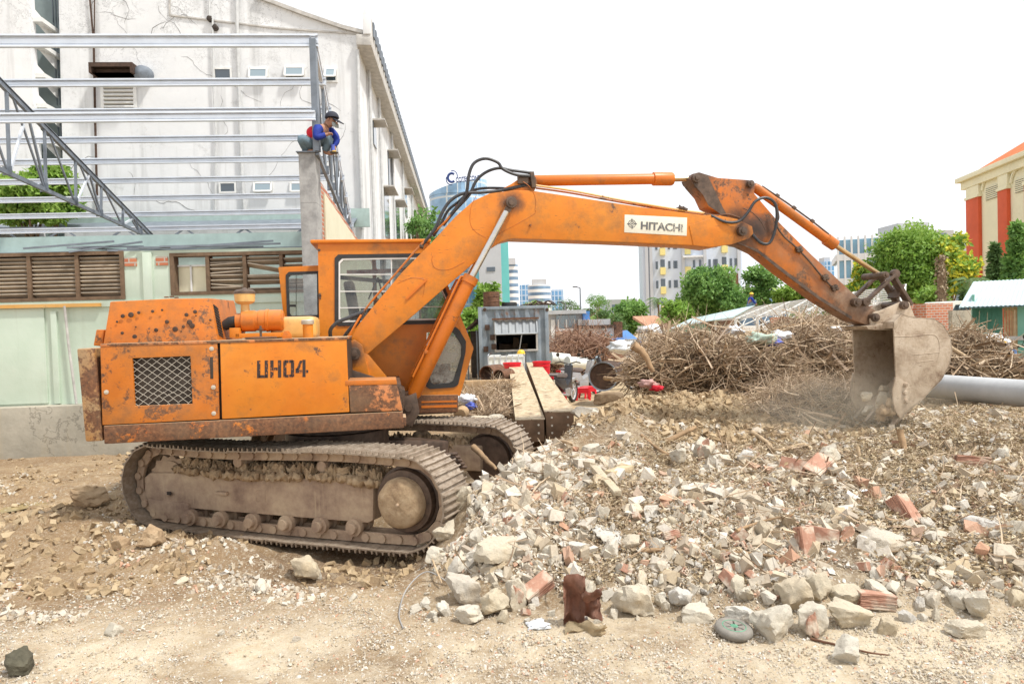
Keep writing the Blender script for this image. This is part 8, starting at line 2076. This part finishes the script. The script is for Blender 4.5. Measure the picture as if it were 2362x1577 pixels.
# ================================================================ people
def skinned(name, J, E, m, parent, sub=2):
    """J: name -> (point, radius); E: edges; one continuous skin surface grown over the joints"""
    ks = list(J); me = bpy.data.meshes.new(name); me.from_pydata([tuple(J[k][0]) for k in ks], [(ks.index(a), ks.index(b_)) for a, b_ in E], [])
    o = bpy.data.objects.new(name, me); C.objects.link(o); md = o.modifiers.new('skin', 'SKIN'); sv_ = me.skin_vertices[0].data
    for k, v in zip(ks, sv_): v.radius = (J[k][1], J[k][1]); v.use_root = False
    sv_[0].use_root = True; md.use_smooth_shade = True
    o.modifiers.new('sub', 'SUBSURF').levels = sub; bpy.context.view_layer.update()
    m2 = bpy.data.meshes.new_from_object(o.evaluated_get(bpy.context.evaluated_depsgraph_get())); bpy.data.objects.remove(o); finish(m2, 80)
    return link(name, m2, MT[m], parent)
def person(label, pos, P_, look, shirt, trousers, s=1.0, vest=None, hat='cap'):
    """P_: joints relative to pos in metres; look: direction of the face"""
    t = thing('person', label, 'person', pos); V_ = {k: Vector(v) for k, v in P_.items()}; lk = Vector(look).normalized()
    J = {'pelvis': (V_['pelvis'], .13), 'belly': (V_['pelvis'].lerp(V_['chest'], .5), .12), 'chest': (V_['chest'], .135), 'neck': (V_['neck'], .055), 'skull': (V_['head'], .095), 'crown': (V_['head']+Vector((0, 0, .055))-lk*.01, .08), 'chin': (V_['head']+lk*.035-Vector((0, 0, .07)), .05)}
    E = [('pelvis', 'belly'), ('belly', 'chest'), ('chest', 'neck'), ('neck', 'skull'), ('skull', 'crown'), ('skull', 'chin')]; S = {k: J[k] for k in ('pelvis', 'belly', 'chest')}; ES = [('pelvis', 'belly'), ('belly', 'chest')]; T = {'pelvis': (V_['pelvis'], .145)}; ET = []
    for a in 'lr':
        sh_, el, ha = V_['sh'+a], V_['el'+a], V_['ha'+a]; J.update({'s'+a: (sh_, .06), 'e'+a: (el, .042), 'w'+a: (ha, .03)}); E += [('chest', 's'+a), ('s'+a, 'e'+a), ('e'+a, 'w'+a)]
        d = (ha-el).normalized(); sd_ = d.cross(Vector((0, 0, 1))).normalized(); J['p'+a] = (ha+d*.05, .032); E.append(('w'+a, 'p'+a))
        for i, off in enumerate((-.036, -.012, .012, .034)):
            k1 = f'f{i}{a}'; ln = (.045, .055, .05, .04)[i]; b1 = ha+d*.085+sd_*off; J[k1] = (b1, .0095); J[k1+'t'] = (b1+d*ln*.6-Vector((0, 0, ln*.6)), .008); E += [('p'+a, k1), (k1, k1+'t')]
        J['th'+a] = (ha+d*.05+sd_*.055+Vector((0, 0, .01)), .010); E.append(('p'+a, 'th'+a))
        S.update({'s'+a: (sh_, .075), 'e'+a: (el, .058), 'w'+a: (el.lerp(ha, .88), .042)}); ES += [('chest', 's'+a), ('s'+a, 'e'+a), ('e'+a, 'w'+a)]
        hp_, kn, ft = V_['hip'+a], V_['kn'+a], V_['ft'+a]; J.update({'h'+a: (hp_, .085), 'k'+a: (kn, .055), 'a'+a: (ft, .04), 't'+a: (ft+V_['toe']*.16-Vector((0, 0, .03)), .035)}); E += [('pelvis', 'h'+a), ('h'+a, 'k'+a), ('k'+a, 'a'+a), ('a'+a, 't'+a)]
        T.update({'h'+a: (hp_, .1), 'k'+a: (kn, .075), 'a'+a: (kn.lerp(ft, .85), .06)}); ET += [('pelvis', 'h'+a), ('h'+a, 'k'+a), ('k'+a, 'a'+a)]
    body = skinned('body', J, E, 'skin', t)
    def cloth(name, Q, chains, m):
        b = MB()
        for ch in chains:
            sm_ = smoothpath([Q[k][0] for k in ch], 6); n_ = len(sm_)-1; rsd = [Q[k][1] for k in ch]
            b.tube(sm_, [float(np.interp(i/n_*(len(ch)-1), range(len(ch)), rsd)) for i in range(n_+1)], 14)
        for k in {c_ for ch in chains for c_ in ch[:2]}:
            i_ = bmesh.ops.create_icosphere(b.bm, subdivisions=2, radius=Q[k][1]*1.02)
            for v in i_['verts']: v.co += Q[k][0]
        for v in b.bm.verts: v.co += v.co.normalized()*.012*mnoise.noise(v.co*16)
        b.build(name, MT[m], t, smooth=70)
    S = {k: (v[0], v[1]*.98) for k, v in S.items()}; cloth('shirt', S, [('pelvis', 'belly', 'chest'), ('chest', 'sl', 'el', 'wl'), ('chest', 'sr', 'er', 'wr')], shirt); T['pelvis'] = (T['pelvis'][0], .13); cloth('trousers', T, [('pelvis', 'hl', 'kl', 'al'), ('pelvis', 'hr', 'kr', 'ar')], trousers)
    up = Vector((0, 0, 1)); sdv = lk.cross(up).normalized(); hd = V_['head']
    b = MB(); b.box(hd+lk*.108-up*.005, (.025, .025, .04)); b.build('nose', MT['skin'], body, .006)
    b = MB()
    for s_ in (-1, 1): b.lathe([(.001, -.01), (.026, 0), (.001, .012)], hd+sdv*s_*.095, 'x', 10)
    b.build('ears', MT['skin'], body)
    b = MB()
    for s_ in (-1, 1): b.box(hd+lk*.094+sdv*s_*.034+up*.022, (.018, .018, .01))
    b.build('eyes', MT['dark_steel'], body)
    b = MB(); i_ = bmesh.ops.create_uvsphere(b.bm, u_segments=20, v_segments=12, radius=.118)
    for v in i_['verts']:
        v.co.z = max(v.co.z, .0)*.95; v.co += hd+up*.045
    if hat == 'cap': b.bar(hd+up*.05+lk*.08, hd+up*.025+lk*.2, .16, .014)
    b.build('cap', MT['cap_cloth' if hat == 'cap' else 'yellow_helmet'], t, smooth=60)
    if vest:
        b = MB(); b.box(hd+lk*.07-up*.045, (.075, .115, .075), Matrix((lk, sdv, up)).transposed()); b.build('face_mask', MT['mask_cloth'], t, .02)
        bl_ = V_['pelvis'].lerp(V_['chest'], .75); skinned('red_panel', {'a': (V_['pelvis'].lerp(V_['chest'], .25)-lk*.08, .15), 'b': (bl_-lk*.04, .175), 'c': (V_['chest']+lk*.05-up*.03, .16)}, [('a', 'b'), ('b', 'c')], vest, t)
    return t
o3 = at(728, 348, 11.62)
def rp(px, py, dy=0): p = at(px, py, 11.62+dy); return p-o3
wk = person('worker in a blue and red shirt and cap squatting on the concrete column top', o3,
    dict(pelvis=rp(716, 330, .05), chest=rp(735, 306, .05), neck=rp(752, 290, .05), head=rp(766, 279, .04), shl=rp(733, 298, -.12), ell=rp(731, 316, -.2), hal=rp(752, 311, -.14), shr=rp(760, 302, .2), elr=rp(776, 320, .15), har=rp(771, 340, .08),
         hipl=rp(712, 332, -.05), knl=rp(696, 322, -.2), ftl=rp(706, 347, -.02), hipr=rp(724, 332, .12), knr=rp(757, 320, .02), ftr=rp(749, 352, .1), toe=Vector((.9, -.2, 0))), (.8, -.35, -.42), 'blue_cloth', 'denim', vest='red_cloth')
gd = thing('angle_grinder', 'small blue and yellow power tool in the squatting worker hand', 'power tool', o3+rp(768, 344, .0)); b = MB(); b.tube([(0, 0, .07), (0, 0, -.02), (.02, 0, -.05)], [.035, .03, .035], 12); b.build('body', MT['blue_bag'], gd)
b = MB(); b.lathe([(.03, -.075), (.065, -.07), (.065, -.055), (.03, -.05)], (.02, 0, 0), 'z', 18); b.build('disc', MT['dark_steel'], gd); b = MB(); b.lathe([(.037, -.05), (.037, -.03)], (.015, 0, 0), 'z', 16); b.build('collar', MT['yellow_helmet'], gd)
o4 = at(1728, 711, 39)
person('tiny worker in yellow helmet crouching on the pale shed roof', o4, dict(pelvis=(0, 0, .2), chest=(.08, 0, .48), neck=(.12, 0, .62), head=(.15, 0, .74), shl=(.1, -.18, .55), ell=(.2, -.22, .35), hal=(.34, -.12, .25), shr=(.1, .18, .55), elr=(.2, .22, .35), har=(.34, .12, .25),
    hipl=(0, -.1, .18), knl=(.3, -.14, .4), ftl=(.16, -.12, .05), hipr=(0, .1, .18), knr=(.3, .14, .4), ftr=(.16, .12, .05), toe=Vector((1, 0, 0))), (1, -.3, -.3), 'blue_cloth', 'denim', hat='helmet')
